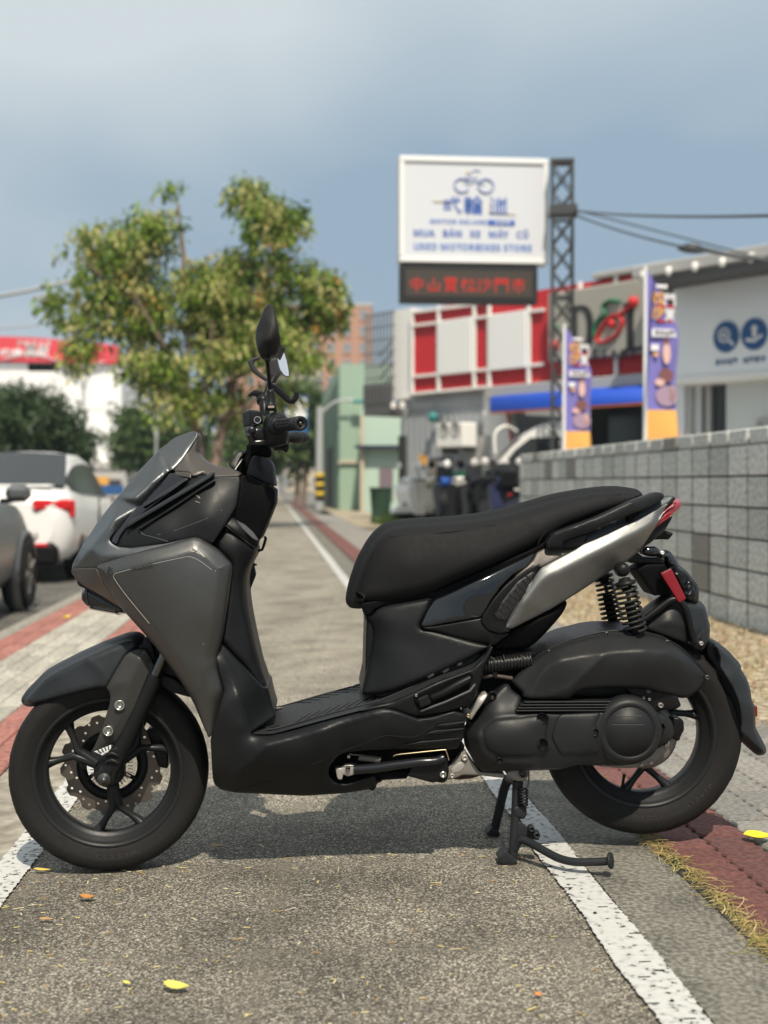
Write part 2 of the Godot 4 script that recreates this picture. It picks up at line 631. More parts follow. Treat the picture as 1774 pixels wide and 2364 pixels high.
func make_materials() -> void:
	var grain := ntex(noise(FastNoiseLite.TYPE_SIMPLEX, 0.05, 3, 4), 512, [], true, 3.0)
	var dust := ntex(noise(FastNoiseLite.TYPE_SIMPLEX_SMOOTH, 0.012, 8, 5), 512, [[0.0, g3(0.55)], [0.5, g3(0.8)], [1.0, g3(1.0)]])
	var pl := func(c: Color, rough: float, metal := 0.0, ns := 0.25) -> StandardMaterial3D:
		var m := mat(c, rough, metal)
		m.metallic_specular = 0.36
		m.normal_enabled = true
		m.normal_texture = grain
		m.normal_scale = ns
		m.roughness_texture = dust
		m.roughness = minf(1.0, rough * 1.2)
		return tripl(m, 9.0, false)
	M.plastic = pl.call(Color(0.0082, 0.0092, 0.0102), 0.40)
	M.plastic_blue = pl.call(Color(0.024, 0.028, 0.032), 0.42, 0.2)
	M.plastic_grey = pl.call(Color(0.040, 0.040, 0.038), 0.42, 0.2)
	M.plastic_dusty = pl.call(Color(0.0145, 0.0155, 0.0165), 0.42)
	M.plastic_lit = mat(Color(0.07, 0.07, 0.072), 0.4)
	M.black = pl.call(Color(0.005, 0.005, 0.0055), 0.38)
	M.dead_black = mat(Color(0.003, 0.003, 0.0035), 0.6)
	M.dead_black.metallic_specular = 0.2
	M.groove = mat(Color(0.004, 0.004, 0.004), 0.9)
	M.cowl = pl.call(Color(0.130, 0.139, 0.144), 0.36, 0.85, 0.1)
	M.cowl_brown = pl.call(Color(0.13, 0.115, 0.104), 0.40, 0.85, 0.1)
	M.panel_grey = pl.call(Color(0.108, 0.109, 0.108), 0.38, 0.85, 0.1)
	M.tail_grey = pl.call(Color(0.23, 0.232, 0.229), 0.47, 0.9, 0.1)
	M.tail_blue = pl.call(Color(0.05, 0.06, 0.066), 0.36, 0.3, 0.1)
	M.warm_grey = pl.call(Color(0.10, 0.091, 0.083), 0.42, 0.6, 0.15)
	M.lit_groove_grey = mat(Color(0.30, 0.29, 0.27), 0.5)  # paler than the panel: light caught by the engraved groove, put into the colour
	M.mark_grey = mat(Color(0.05, 0.05, 0.05), 0.4, 0.2)
	M.scuff = mat(Color(0.5, 0.48, 0.42), 0.7)
	M.gloss = mat(Color(0.004, 0.005, 0.007), 0.08)
	M.gloss.clearcoat_enabled = true
	M.gloss.clearcoat = 0.6
	M.gloss.clearcoat_roughness = 0.05
	M.gloss_grey = mat(Color(0.02, 0.022, 0.026), 0.22)
	M.gloss_stand = mat(Color(0.010, 0.011, 0.014), 0.25)
	M.seat = pl.call(Color(0.0125, 0.0128, 0.0135), 0.62, 0.0, 0.7)
	M.seat.metallic_specular = 0.26
	M.mat_rubber = pl.call(Color(0.020, 0.0215, 0.023), 0.5)
	M.rubber = pl.call(Color(0.012, 0.012, 0.013), 0.5)
	M.tyre = pl.call(Color(0.0110, 0.0102, 0.0099), 0.66, 0.0, 0.8)
	M.tyre_text = mat(Color(0.032, 0.028, 0.026), 0.5)
	M.rim = pl.call(Color(0.020, 0.0215, 0.023), 0.36, 0.3, 0.15)
	M.disc = mat(Color(0.16, 0.135, 0.115), 0.42, 0.75)
	M.dark_metal = pl.call(Color(0.013, 0.0135, 0.014), 0.4, 0.4)
	M.dark_steel = mat(Color(0.10, 0.10, 0.10), 0.35, 0.8)
	M.steel = mat(Color(0.55, 0.53, 0.48), 0.25, 1.0)
	M.chrome = mat(Color(0.12, 0.12, 0.12), 0.2, 1.0)
	M.alu = pl.call(Color(0.42, 0.40, 0.37), 0.5, 0.6)
	M.alu_dark = pl.call(Color(0.24, 0.225, 0.205), 0.55, 0.5)
	M.brass = mat(Color(0.5, 0.42, 0.26), 0.35, 0.8)
	M.rust = mat(Color(0.10, 0.05, 0.035), 0.8)
	M.spring = pl.call(Color(0.018, 0.018, 0.018), 0.4)
	M.stand = pl.call(Color(0.018, 0.020, 0.0225), 0.5, 0.1)
	M.hose = mat(Color(0.014, 0.014, 0.014), 0.3)
	M.brown_hose = mat(Color(0.05, 0.036, 0.03), 0.6)
	M.vent = mat(Color(0.012, 0.012, 0.013), 0.45)
	M.bag = pl.call(Color(0.006, 0.006, 0.008), 0.24)
	M.bag.normal_texture = ntex(noise(FastNoiseLite.TYPE_SIMPLEX, 0.014, 77, 3), 256, [], true, 12.0)
	M.bag.normal_scale = 1.6
	M.bag.uv1_scale = Vector3.ONE * 6.0
	M.red_lens = mat(Color(0.30, 0.010, 0.022), 0.18)
	M.red_lens.clearcoat_enabled = true
	M.red_dark = mat(Color(0.16, 0.004, 0.010), 0.2)
	M.red_reflector = tripl(mat(Color(0.20, 0.004, 0.012), 0.3), 120.0, false)
	M.red_reflector.normal_enabled = true
	M.red_reflector.normal_texture = grain
	M.white = mat(Color(0.8, 0.8, 0.8), 0.5)
	M.white_grey = mat(Color(0.5, 0.5, 0.5), 0.4)
	M.pink_grey = mat(Color(0.30, 0.22, 0.20), 0.6)
	M.mirror_shell = pl.call(Color(0.013, 0.013, 0.013), 0.5)
	M.mirror = mat(Color(0.92, 0.93, 0.95), 0.03, 1.0)
	M.holder_grey = mat(Color(0.02, 0.02, 0.022), 0.5)

# ================================================================ the scooter
var bike: Node3D

func text_on(par: Node, s: String, m: Material, at: Vector3, height: float, turn: Basis, depth := 0.0012, squeeze := 1.0, fnt := "Droid Sans", wt := 700) -> void:
	var t := TextMesh.new()
	var f := SystemFont.new()
	f.font_names = PackedStringArray([fnt])
	f.font_weight = wt
	t.font = f
	t.text = s
	t.font_size = 32
	t.pixel_size = height / 23.0
	t.depth = depth
	t.curve_step = 4.0
	var o := put(par, "lettering", t, m, at)
	o.basis = turn * Basis.from_scale(Vector3(squeeze, 1, 1))

func arc_text(par: Node, s: String, m: Material, c: Vector3, r: float, a0: float, step: float, hgt: float, z: float) -> void:   # raised letters round a tyre, tops outwards
	for i in s.length():
		var a := a0 + step * i
		var d := Vector3(cos(a), sin(a), 0)
		text_on(par, s[i], m, c + d * r + Vector3(0, 0, z), hgt, Basis(Vector3(sin(a), -cos(a), 0), d, Vector3.BACK), 0.0016)

func wheel(par: Node3D, called: String, c: Vector3, ro: float, wd: float, rr: float, turn: float, pairs: Array, spl: float, grooves := true) -> Node3D:
	var w := Node3D.new()
	w.name = called
	par.add_child(w, true)
	w.position = c
	w.rotation.y = turn
	var h := wd * 0.5
	var st := ST()
	var prof := []
	for i in 25:                                   # round tread, bulged sidewalls, bead at the rim
		var t := lerpf(-1.0, 1.0, i / 24.0)
		var z := h * sin(t * PI * 0.5) * (1.0 - 0.02 * absf(t))
		prof.append([ro - (ro - rr - 0.022) * pow(absf(t), 3.2) * 0.80 - 0.004 * absf(t), z])
	prof.append([rr + 0.006, h * 0.80]); prof.append([rr - 0.012, h * 0.70])
	prof.append([rr - 0.012, -h * 0.70]); prof.append([rr + 0.006, -h * 0.80])
	prof.append(prof[0])
	lathe(st, Vector3.ZERO, Vector3.BACK, prof, 96)
	obj(w, "tyre", st, M.tyre)
	if grooves:
		var n := 22
		for i in n:
			for s in [1.0, -1.0]:
				var p := []
				for k in 6:
					var t: float = lerpf(0.12, 0.84, k / 5.0)
					var z: float = h * sin(t * PI * 0.5) * (1.0 - 0.02 * t)
					var r: float = ro - (ro - rr - 0.022) * pow(t, 3.2) * 0.80 - 0.004 * t - 0.0002
					var a: float = TAU * (i + (0.5 if s < 0 else 0.0)) / n + t * 0.2 + 0.1 * t * t
					p.append(Vector3(cos(a) * r, sin(a) * r, z * s))
				var sg := ST()
				var ww := [0.0012, 0.0030, 0.0034, 0.0030, 0.0022, 0.0008]
				for k in 5:
					var e: Array = []
					for kk in [k, k + 1]:
						var t2: Vector3 = (p[mini(kk + 1, 5)] - p[maxi(kk - 1, 0)]).normalized()
						var rad := Vector3(p[kk].x, p[kk].y, 0).normalized()
						var sn: Vector3 = (rad * 0.8 + Vector3(0, 0, s) * lerpf(0.0, 0.7, kk / 5.0)).normalized()
						var sd: Vector3 = t2.cross(sn).normalized() * ww[kk]
						e.append(p[kk] - sd + sn * 0.0007); e.append(p[kk] + sd + sn * 0.0007)
					quad_out(sg, e[0], e[1], e[3], e[2], Vector3.ZERO)
				obj(w, "tread_groove", sg, M.groove)
	# rim: lip, dished barrel, inner edge
	st = ST()
	var k := h * 0.74
	lathe(st, Vector3.ZERO, Vector3.BACK, [[rr + 0.004, k], [rr, k + 0.004], [rr - 0.006, k + 0.002], [rr - 0.011, k - 0.008], [rr - 0.022, k - 0.014], [rr - 0.026, k - 0.022], [rr - 0.031, k * 0.5],
		[rr - 0.033, 0.0], [rr - 0.031, -k * 0.5], [rr - 0.026, -k + 0.02], [rr - 0.008, -k], [rr, -k], [rr + 0.004, -k], [rr + 0.004, k]], 96)
	obj(w, "rim", st, M.rim)
	var fins := [-1.0, 1.0]
	for a0 in pairs:
		var a: float = deg_to_rad(a0)
		for s in fins:                             # each arm of a forked spoke
			st = ST()
			var p := []
			var rd := []
			var e: float = a + s * spl
			var root := Vector3(cos(a), sin(a), 0) * 0.03
			var fork := Vector3(cos(a + s * spl * 0.25), sin(a + s * spl * 0.25), 0) * (rr * 0.52) + Vector3(0, 0, 0.004)
			var tip := Vector3(cos(e), sin(e), 0) * (rr - 0.028)
			for i in 9:
				var t := i / 8.0
				p.append(root.lerp(fork, t * 2.0) if t < 0.5 else fork.lerp(tip, t * 2.0 - 1.0))
				rd.append(lerpf(0.019, 0.0105, minf(1.0, t * 1.5)) + (0.008 if i == 8 else 0.0) + (0.003 if i == 7 else 0.0))
			tube(st, p, rd, 8, false, 0.8)
			obj(w, "spoke", st, M.rim)
	st = ST()
	lathe(st, Vector3.ZERO, Vector3.BACK, [[0, 0.046], [0.03, 0.046], [0.036, 0.04], [0.04, 0.0], [0.036, -0.05], [0, -0.05]], 32)
	obj(w, "hub", st, M.rim)
	return w

func spring(par: Node, called: String, m: Material, a: Vector3, b: Vector3, r0: float, r1: float, wire: float, turns: float) -> void:
	var t := (b - a).normalized()
	var f := frame_of(t)
	var n := int(turns * 14)
	var p := []
	for i in n + 1:
		var k := float(i) / n
		var g := TAU * turns * k
		p.append(a.lerp(b, k) + (f[0] * cos(g) + f[1] * sin(g)) * lerpf(r0, r1, k))
	var st := ST()
	tube(st, p, wire, 7)
	obj(par, called, st, m)

func build_scooter() -> void:
	bike = thing("motor_scooter", "matte black and dark grey motor scooter standing on its centre stand across the lane", "scooter", Vector3(X0, 0, -D0), YAW)
	# ---------------- wheels
	var fw := wheel(bike, "front_wheel", Vector3(0.0, 0.2475, 0.0), 0.2475, 0.118, 0.184, 0.05, [-80, 152, 40], 0.36)
	var disc := CSGCombiner3D.new()
	disc.name = "brake_disc"
	fw.add_child(disc)
	disc.position = Vector3(0.0, 0, -0.062)
	var ring := PackedVector2Array()
	for i in 120:
		var a := TAU * i / 120.0
		ring.append(Vector2(cos(a), sin(a)) * (0.127 + 0.005 * clampf(sin(a * 14.0) * 2.2, -1, 1)))
	var pg := CSGPolygon3D.new()
	pg.polygon = ring
	pg.depth = 0.005
	pg.material = M.disc
	disc.add_child(pg)
	var hole := func(x: float, y: float, r: float, sides: int) -> void:
		var cy := CSGCylinder3D.new()
		cy.radius = r; cy.height = 0.03; cy.sides = sides
		cy.operation = CSGShape3D.OPERATION_SUBTRACTION
		cy.rotation.x = PI / 2
		cy.position = Vector3(x, y, 0)
		cy.material = M.disc
		disc.add_child(cy)
	hole.call(0.0, 0.0, 0.070, 48)
	for i in 36:
		var a := TAU * i / 36.0
		var r: float = [0.118, 0.106, 0.096][i % 3] if i % 6 != 5 else 0.114
		hole.call(cos(a) * r, sin(a) * r, 0.0034, 8)
	var st := ST()
	lathe(st, Vector3(0, 0, -0.058), Vector3.BACK, [[0.064, 0], [0.064, 0.006], [0.088, 0.006], [0.09, 0.003], [0.09, 0.0], [0.064, 0]], 48)
	obj(fw, "disc_carrier", st, M.dark_metal)
	for i in 6:
		st = ST()
		var a := TAU * i / 6.0 + 0.3
		tube(st, [Vector3(cos(a) * 0.02, sin(a) * 0.02, -0.055), Vector3(cos(a + 0.2) * 0.07, sin(a + 0.2) * 0.07, -0.056)], 0.006, 6)
		obj(fw, "carrier_arm", st, M.dark_metal)
	for i in 36:
		st = ST()
		var a := TAU * i / 36.0
		bx(st, Vector3(cos(a), sin(a), 0) * 0.048 + Vector3(0, 0, -0.044), Vector3(0.013, 0.0036, 0.002), 0.0, Basis(Vector3.BACK, a))
		obj(fw, "sensor_tooth", st, M.steel)
	arc_text(fw, "MAXXIS", M.tyre_text, Vector3.ZERO, 0.2065, deg_to_rad(-72), -0.085, 0.014, 0.0565)
	st = ST()
	lathe(st, Vector3(-0.006, 0.012, 0.062), Vector3.BACK, [[0, 0.03], [0.007, 0.03], [0.0075, 0.016], [0.012, 0.016], [0.013, 0.0], [0, 0]], 14)
	obj(fw, "axle_nut", st, M.dark_steel)
	# fork
	for s in [1.0, -1.0]:
		st = ST()
		tube(st, [at3("B", 600, 790, 88 * s) if s > 0 else Vector3(0.0, 0.25, -0.088), at3("B", 700, 590, 88) * Vector3(1, 1, s), at3("B", 850, 260, 88) * Vector3(1, 1, s)], [0.022, 0.0215, 0.021], 16)
		obj(bike, "fork_leg", st, M.dark_metal)
		st = ST()
		tube(st, [at3("B", 840, 280, 88) * Vector3(1, 1, s), at3("B", 960, 20, 88) * Vector3(1, 1, s)], 0.0145, 16)
		obj(bike, "fork_tube", st, M.chrome)
	panel(bike, "axle_clamp", M.dark_metal, "B", [530, 790, 565, 765, 580, 740, 575, 705, 590, 680, 620, 650, 660, 650, 680, 690, 660, 760, 640, 790, 625, 850, 595, 865, 545, 845, 525, 820], {"z": 108, "r": 5, "t": 60, "cr": 8})
	st = ST()
	lathe(st, at3("B", 572, 828, 110), Vector3.BACK, [[0, 0.016], [0.007, 0.016], [0.008, 0.008], [0.016, 0.006], [0.017, 0], [0, 0]], 12)
	obj(bike, "axle_nut", st, M.dark_steel)
	for yy in [690, 728]:
		st = ST()
		tube(st, path3("B", [585, yy + 6, 106, 615, yy - 4, 114, 650, yy + 10, 106]), 0.006, 8)
		obj(bike, "clamp_band", st, M.dark_metal)
	panel(bike, "brake_caliper", M.black, "B", [800, 560, 850, 540, 905, 600, 925, 700, 920, 770, 870, 760, 835, 650], {"z": -30, "r": 4, "t": 60})
	# front mudguard with the fork covers
	panel(bike, "front_mudguard", M.plastic_blue, "B", [135, 402, 160, 365, 250, 270, 320, 230, 450, 165, 600, 100, 690, 68, 730, 64, 750, 78, 745, 105, 690, 150, 620, 270, 590, 320, 575, 328, 540, 325, 450, 345, 330, 375, 220, 405, 150, 413],
		{"crease": [[6, 13, 160, 388, 265, 285, 450, 188, 690, 92], [4, 10, 480, 170, 560, 240, 590, 300]], "zc": [135, 402, 30, 250, 270, 62, 450, 165, 72, 735, 66, 74, 745, 105, 84, 590, 325, 92, 330, 375, 84, 150, 413, 45, 560, 190, 86, 380, 290, 84], "r": 7, "dr": 14, "thru": true, "crown": 14, "cr": 10})
	panel(bike, "mudguard_rear", M.black, "B", [700, 160, 745, 100, 830, 60, 880, 250, 960, 275, 1060, 362, 1046, 380, 930, 348, 860, 300], {"z": 62, "r": 5, "thru": true, "crown": 6})
	panel(bike, "fork_cover", M.plastic_grey, "B", [503, 674, 520, 645, 555, 560, 600, 420, 606, 375, 596, 345, 580, 328, 600, 290, 685, 150, 720, 124, 770, 112, 798, 124, 830, 175, 860, 235, 863, 268, 800, 430, 720, 570, 682, 612, 600, 642, 520, 674],
		{"zc": [503, 674, 92, 606, 375, 98, 580, 328, 90, 685, 150, 92, 770, 112, 90, 860, 240, 92, 800, 430, 96, 682, 612, 94, 705, 300, 112, 770, 160, 106, 660, 480, 110, 590, 600, 102, 620, 310, 104], "r": 3.5, "t": 30, "cr": 6, "blur": 4})
	bolt(last, "cover_bolt", M.steel, "B", 657, 422, 113, 11, 5, true)
	bolt(last, "cover_bolt", M.steel, "B", 595, 563, 107, 11, 5, true)
	# ---------------- dark cores that close the gaps between the panels
	panel(bike, "front_core", M.black, "A", [430, 880, 620, 740, 900, 400, 1100, 330, 1300, 370, 1300, 600, 1180, 760, 1240, 860, 1220, 1240, 1190, 1440, 1120, 1500, 900, 1240, 700, 1080], {"zc": [430, 880, 30, 620, 740, 110, 900, 400, 70, 1300, 370, 120, 1240, 860, 150, 1190, 1440, 140, 700, 1080, 90], "r": 4, "thru": true})
	panel(bike, "fork_shroud", M.black, "B", [740, 120, 830, 10, 960, 30, 1100, 330, 1060, 360, 960, 290, 880, 270], {"z": 45, "r": 4, "thru": true})
	panel(bike, "seat_core", M.black, "D", [130, 590, 420, 520, 860, 330, 1060, 310, 1420, 110, 1460, 140, 1300, 350, 1000, 560, 780, 670, 640, 740, 640, 830, 560, 1000, 350, 1060, 120, 960], {"zc": [130, 590, 105, 860, 330, 110, 1420, 110, 60, 1300, 350, 85, 780, 670, 120, 640, 830, 150, 350, 1060, 150, 120, 960, 110], "r": 4, "thru": true})
	# ---------------- nose and front
	panel(bike, "upper_fairing", M.plastic, "A", [930, 335, 1040, 338, 1046, 358, 1160, 336, 1190, 346, 1312, 352, 1318, 380, 1308, 450, 1296, 520, 1250, 595, 1165, 725, 1085, 700, 1040, 697, 900, 722, 740, 748, 645, 742, 606, 716, 602, 690, 700, 575, 800, 470],
		{"zc": [930, 335, 108, 1190, 346, 142, 1312, 352, 150, 1296, 520, 168, 1165, 725, 188, 1040, 697, 186, 740, 748, 162, 602, 690, 140, 800, 470, 118, 760, 640, 158, 1000, 540, 168, 1180, 480, 174, 1130, 590, 190, 900, 640, 178], "r": 4, "thru": true})
	var uf := field("A", [930, 335, 108, 1190, 346, 142, 1312, 352, 150, 1296, 520, 168, 1165, 725, 188, 1040, 697, 186, 740, 748, 162, 602, 690, 140, 800, 470, 118, 760, 640, 158, 1000, 540, 168, 1180, 480, 174, 1130, 590, 190, 900, 640, 178], 0, 7)
	var fairing := last
	panel(bike, "headlight_lens", M.gloss, "A", [607, 692, 660, 625, 760, 512, 870, 395, 930, 335, 1042, 334, 1046, 356, 1025, 378, 900, 470, 800, 545, 690, 640, 660, 680, 640, 730, 612, 716],
		{"zc": [607, 692, 142, 930, 335, 112, 1046, 356, 132, 690, 640, 152, 640, 735, 160], "r": 4, "lift": 3, "t": 20})
	panel(bike, "headlight_blade", M.gloss_grey, "A", [780, 523, 800, 500, 1015, 363, 1028, 366, 1030, 372, 935, 440, 800, 518], {"zc": [780, 523, 146, 1020, 366, 140, 930, 440, 150], "lift": 6, "r": 2.5, "t": 14, "cr": 3})
	panel(bike, "headlight_blade", M.gloss_grey, "A", [694, 632, 712, 595, 745, 580, 1165, 331, 1176, 332, 1174, 342, 1152, 366, 700, 634], {"zc": [694, 632, 158, 1170, 332, 148, 1152, 366, 152, 900, 480, 160], "lift": 9, "r": 3, "t": 18, "cr": 3})
	panel(bike, "fairing_crease", M.plastic, "A", [752, 645, 1140, 388, 1185, 366, 1160, 392, 1060, 455, 775, 640], {"zc": [752, 645, 164, 1185, 366, 152, 1060, 455, 172], "lift": 4, "r": 2.5, "t": 10, "cr": 3})
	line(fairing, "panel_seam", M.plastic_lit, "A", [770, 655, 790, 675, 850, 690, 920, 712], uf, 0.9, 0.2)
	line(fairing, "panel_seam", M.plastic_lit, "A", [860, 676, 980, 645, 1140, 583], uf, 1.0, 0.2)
	for q in [[1070, 455, 1095, 470], [1085, 470, 1098, 476], [1070, 490, 1095, 500], [1213, 538, 1216, 540]]:
		line(fairing, "scuff", M.scuff, "A", q, uf, 0.5, 0.3)
	panel(bike, "front_cowl", M.cowl, "A", [1040, 113, 1062, 108, 1078, 114, 1084, 135, 1042, 205, 1000, 264, 958, 318, 925, 330, 860, 410, 760, 520, 650, 640, 606, 690, 603, 706, 616, 722, 650, 740, 720, 746, 900, 720, 1040, 692, 1046, 700, 900, 746, 740, 784, 600, 822, 545, 846, 535, 852, 410, 864, 393, 868, 398, 835, 450, 738, 540, 598, 640, 472, 760, 328, 870, 212, 960, 142],
		{"zc": [1050, 110, 40, 870, 212, 58, 640, 472, 70, 450, 738, 50, 398, 835, 36, 1084, 135, 62, 1030, 205, 84, 990, 262, 98, 940, 318, 116, 900, 345, 127, 820, 405, 138, 733, 478, 148, 620, 600, 148, 497, 748, 136, 412, 845, 48, 958, 318, 112, 925, 330, 112, 860, 410, 120, 760, 520, 130, 650, 640, 134, 603, 706, 150, 720, 746, 166, 1040, 692, 190, 545, 846, 150, 740, 784, 178, 400, 866, 40, 560, 790, 158], "r": 3, "dr": 5, "thru": true, "cr": 5, "h": 6, "blur": 4})
	panel(bike, "cowl_lower", M.cowl_brown, "K", [62, 268, 100, 260, 300, 252, 322, 300, 380, 420, 470, 530, 545, 640, 530, 632, 380, 535, 200, 432, 110, 372, 64, 300], {"zc": [62, 268, 34, 300, 252, 150, 470, 530, 156, 545, 640, 150, 200, 432, 92, 64, 300, 30], "r": 3, "thru": true, "cr": 5})
	panel(bike, "cowl_trim", M.plastic, "K", [110, 372, 150, 400, 200, 434, 380, 537, 540, 640, 545, 660, 380, 560, 190, 450, 130, 425], {"zc": [110, 372, 60, 380, 537, 100, 545, 650, 130, 130, 425, 60], "r": 2, "thru": true})
	panel(bike, "fog_lamp", M.gloss, "K", [165, 500, 190, 455, 240, 462, 400, 540, 560, 650, 562, 682, 505, 682, 495, 696, 480, 686, 232, 642, 252, 626, 200, 612, 168, 565], {"z": 62, "r": 8, "thru": true, "crown": 8})
	st = ST()
	tube(st, path3("K", [205, 455, 64, 212, 520, 68, 215, 610, 64]), 0.0012, 6)
	obj(last, "lamp_seam", st, M.plastic_lit)
	panel(bike, "screen_side", M.warm_grey, "J", [575, 105, 600, 130, 576, 270, 566, 350, 610, 420, 700, 485, 820, 548, 950, 540, 1130, 610, 1142, 652, 860, 664, 690, 682, 508, 668, 492, 612, 320, 592, 285, 600, 300, 556, 440, 340, 560, 130],
		{"zc": [580, 105, 50, 566, 350, 70, 820, 548, 112, 950, 540, 112, 1142, 652, 150, 860, 664, 148, 492, 612, 132, 300, 580, 112, 440, 340, 84, 470, 480, 108, 560, 570, 124], "r": 3, "thru": true, "blur": 4, "cr": 4})
	panel(bike, "fairing_tab", M.warm_grey, "J", [300, 596, 480, 612, 505, 640, 508, 690, 470, 680, 300, 650], {"zc": [300, 596, 116, 505, 612, 136, 508, 690, 142, 300, 650, 120], "lift": 3, "r": 2, "t": 15, "cr": 3})
	# big grey side panel
	var spz := [305, 245, 172, 700, 107, 208, 1230, -40, 214, 1595, 215, 212, 1560, 560, 214, 1500, 970, 206, 1445, 1130, 202, 1530, 1440, 192, 1416, 1845, 172, 1381, 1890, 168, 1232, 1530, 180, 1000, 1180, 188, 700, 810, 182, 470, 540, 176, 850, 400, 212, 1300, 300, 222, 1380, 700, 221, 1250, 1180, 206, 1390, 1480, 194, 1050, 800, 213]
	var sp := panel(bike, "side_panel", M.panel_grey, "K", [298, 246, 350, 208, 700, 103, 1000, 26, 1180, -30, 1230, -42, 1300, -30, 1420, 42, 1500, 112, 1590, 208, 1600, 260, 1562, 560, 1505, 950, 1462, 1080, 1462, 1200, 1532, 1420, 1520, 1510, 1416, 1845, 1381, 1888, 1320, 1750, 1232, 1540, 1110, 1340, 1000, 1185, 850, 985, 700, 815, 540, 640, 470, 540, 380, 425, 322, 310],
		{"crease": [[3, 18, 1447, 1140, 1330, 1230, 1270, 1440, 1330, 1700]], "zc": spz, "r": 30, "dr": 19, "bevel": true, "thru": true, "cr": 13, "h": 6, "blur": 6})
	var side := last
	line(side, "lit_engraved_line", M.lit_groove_grey, "K", [838, 217, 1000, 182, 1150, 150, 1200, 148, 1260, 168, 1330, 212, 1410, 275], sp, 0.75, 0.2, 4)
	line(side, "lit_engraved_line", M.lit_groove_grey, "K", [632, 265, 520, 297, 482, 310, 466, 330, 480, 365, 560, 480, 680, 630, 810, 785], sp, 0.75, 0.2, 4)
	var tb := Basis(Vector3.BACK, 0.215) * Basis(Vector3.UP, -0.28) * Basis(Vector3.RIGHT, -0.35)
	text_on(side, "YAMAHA", M.mark_grey, loc(px("K", 740, 236), sp.call(px("K", 740, 236)) + 0.001), 0.0105, tb, 0.002, 0.95)
	for q in [[1225, 60, 1245, 75, 1300, 110, 1340, 150], [1200, 92, 1240, 98], [1262, 108, 1300, 118, 1330, 145], [1440, 282, 1446, 284]]:
		line(side, "scuff", M.scuff, "K", q, sp, 1.0, 0.2)
	line(side, "scuff", M.scuff, "K", [1326, 984, 1331, 984], sp, 1.0, 0.5)
	# steering column cover panel, glove box, leg shield
	panel(bike, "inner_panel", M.dead_black, "J", [1135, 662, 1210, 642, 1310, 690, 1500, 778, 1576, 828, 1580, 850, 1577, 1010, 1480, 1250, 1378, 1492, 1330, 1450, 1000, 1400, 950, 1220, 1000, 1150, 1085, 1030, 1125, 850],
		{"zc": [1135, 662, 140, 1210, 642, 130, 1576, 840, 118, 1577, 1010, 120, 1378, 1492, 128, 1000, 1300, 150, 1110, 900, 150], "r": 5, "thru": true})
	panel(bike, "leg_shield", M.plastic, "L", [330, 225, 640, 520, 624, 600, 572, 690, 545, 790, 537, 880, 540, 1000, 562, 1180, 622, 1480, 690, 1750, 738, 1900, 738, 1932, 700, 1945, 560, 1790, 400, 1620, 262, 1460, 285, 1300, 360, 760, 360, 660, 200, 480, 175, 445],
		{"crease": [[7, 12, 628, 560, 530, 720, 478, 880, 465, 1050, 520, 1300, 590, 1560]], "zc": [330, 225, 150, 640, 520, 118, 545, 800, 110, 540, 1000, 108, 622, 1480, 105, 738, 1920, 95, 700, 1945, 110, 400, 1620, 150, 262, 1460, 165, 285, 1300, 162, 360, 760, 165, 360, 660, 168, 175, 445, 165, 430, 760, 152, 420, 1100, 140, 520, 1500, 128, 480, 500, 164], "r": 16, "dr": 30, "thru": true, "cr": 10})
	panel(bike, "glove_box_lid", M.plastic, "L", [350, 182, 385, 190, 440, 232, 500, 262, 600, 350, 656, 432, 650, 475, 636, 522, 600, 500, 470, 392, 300, 262], {"zc": [350, 182, 156, 656, 432, 124, 636, 522, 120, 300, 262, 170, 470, 330, 166], "lift": 5, "r": 5, "t": 60, "cr": 6})
	panel(last, "lid_pad", M.plastic_lit, "L", [415, 222, 450, 240, 510, 268, 600, 352, 650, 425, 640, 436, 590, 412, 500, 330, 450, 262], {"zc": [415, 222, 158, 650, 425, 126, 450, 262, 166], "lift": 9, "r": 3, "t": 12, "cr": 5})
	st = ST()
	tube(st, smoothpath(path3("L", [300, 262, 174, 380, 330, 170, 470, 395, 163, 560, 470, 146, 640, 520, 124]), 4), 0.0012, 6)
	obj(bike, "lid_edge", st, M.plastic_lit)
	st = ST()
	tube(st, path3("J", [1340, 1625, 0, 1370, 1612, 0, 1415, 1598, 0, 1436, 1545, 0, 1462, 1450, 0, 1440, 1430, 0]), 0.0036, 8)
	obj(bike, "bag_hook", st, M.black)
	panel(bike, "shield_flap", M.black, "L", [585, 650, 640, 690, 606, 692, 626, 785, 545, 990, 520, 850], {"z": -60, "r": 2, "t": 30, "cr": 2})
	# ---------------- floor and lower body
	var lcz := [130, -25, 150, 145, -42, 152, 215, 40, 160, 375, 208, 126, 402, 204, 112, 442, 362, 118, 350, 425, 165, 312, 456, 178, 318, 470, 184, 480, 457, 188, 700, 397, 196, 900, 345, 200, 1050, 318, 204, 1220, 378, 204, 1300, 367, 200, 1420, 335, 192, 1475, 380, 186, 1440, 540, 168, 1100, 545, 178, 830, 560, 176, 740, 650, 160, 830, 737, 140, 990, 690, 146, 985, 762, 118, 600, 798, 108, 220, 780, 116, 98, 700, 138, 86, 490, 166, 160, 225, 186, 112, 40, 182,
		390, 525, 204, 700, 450, 212, 1040, 350, 216, 1220, 410, 208, 600, 640, 184, 330, 640, 178, 200, 690, 160, 230, 260, 196, 260, 420, 196, 1140, 480, 204, 940, 520, 200, 780, 590, 182]
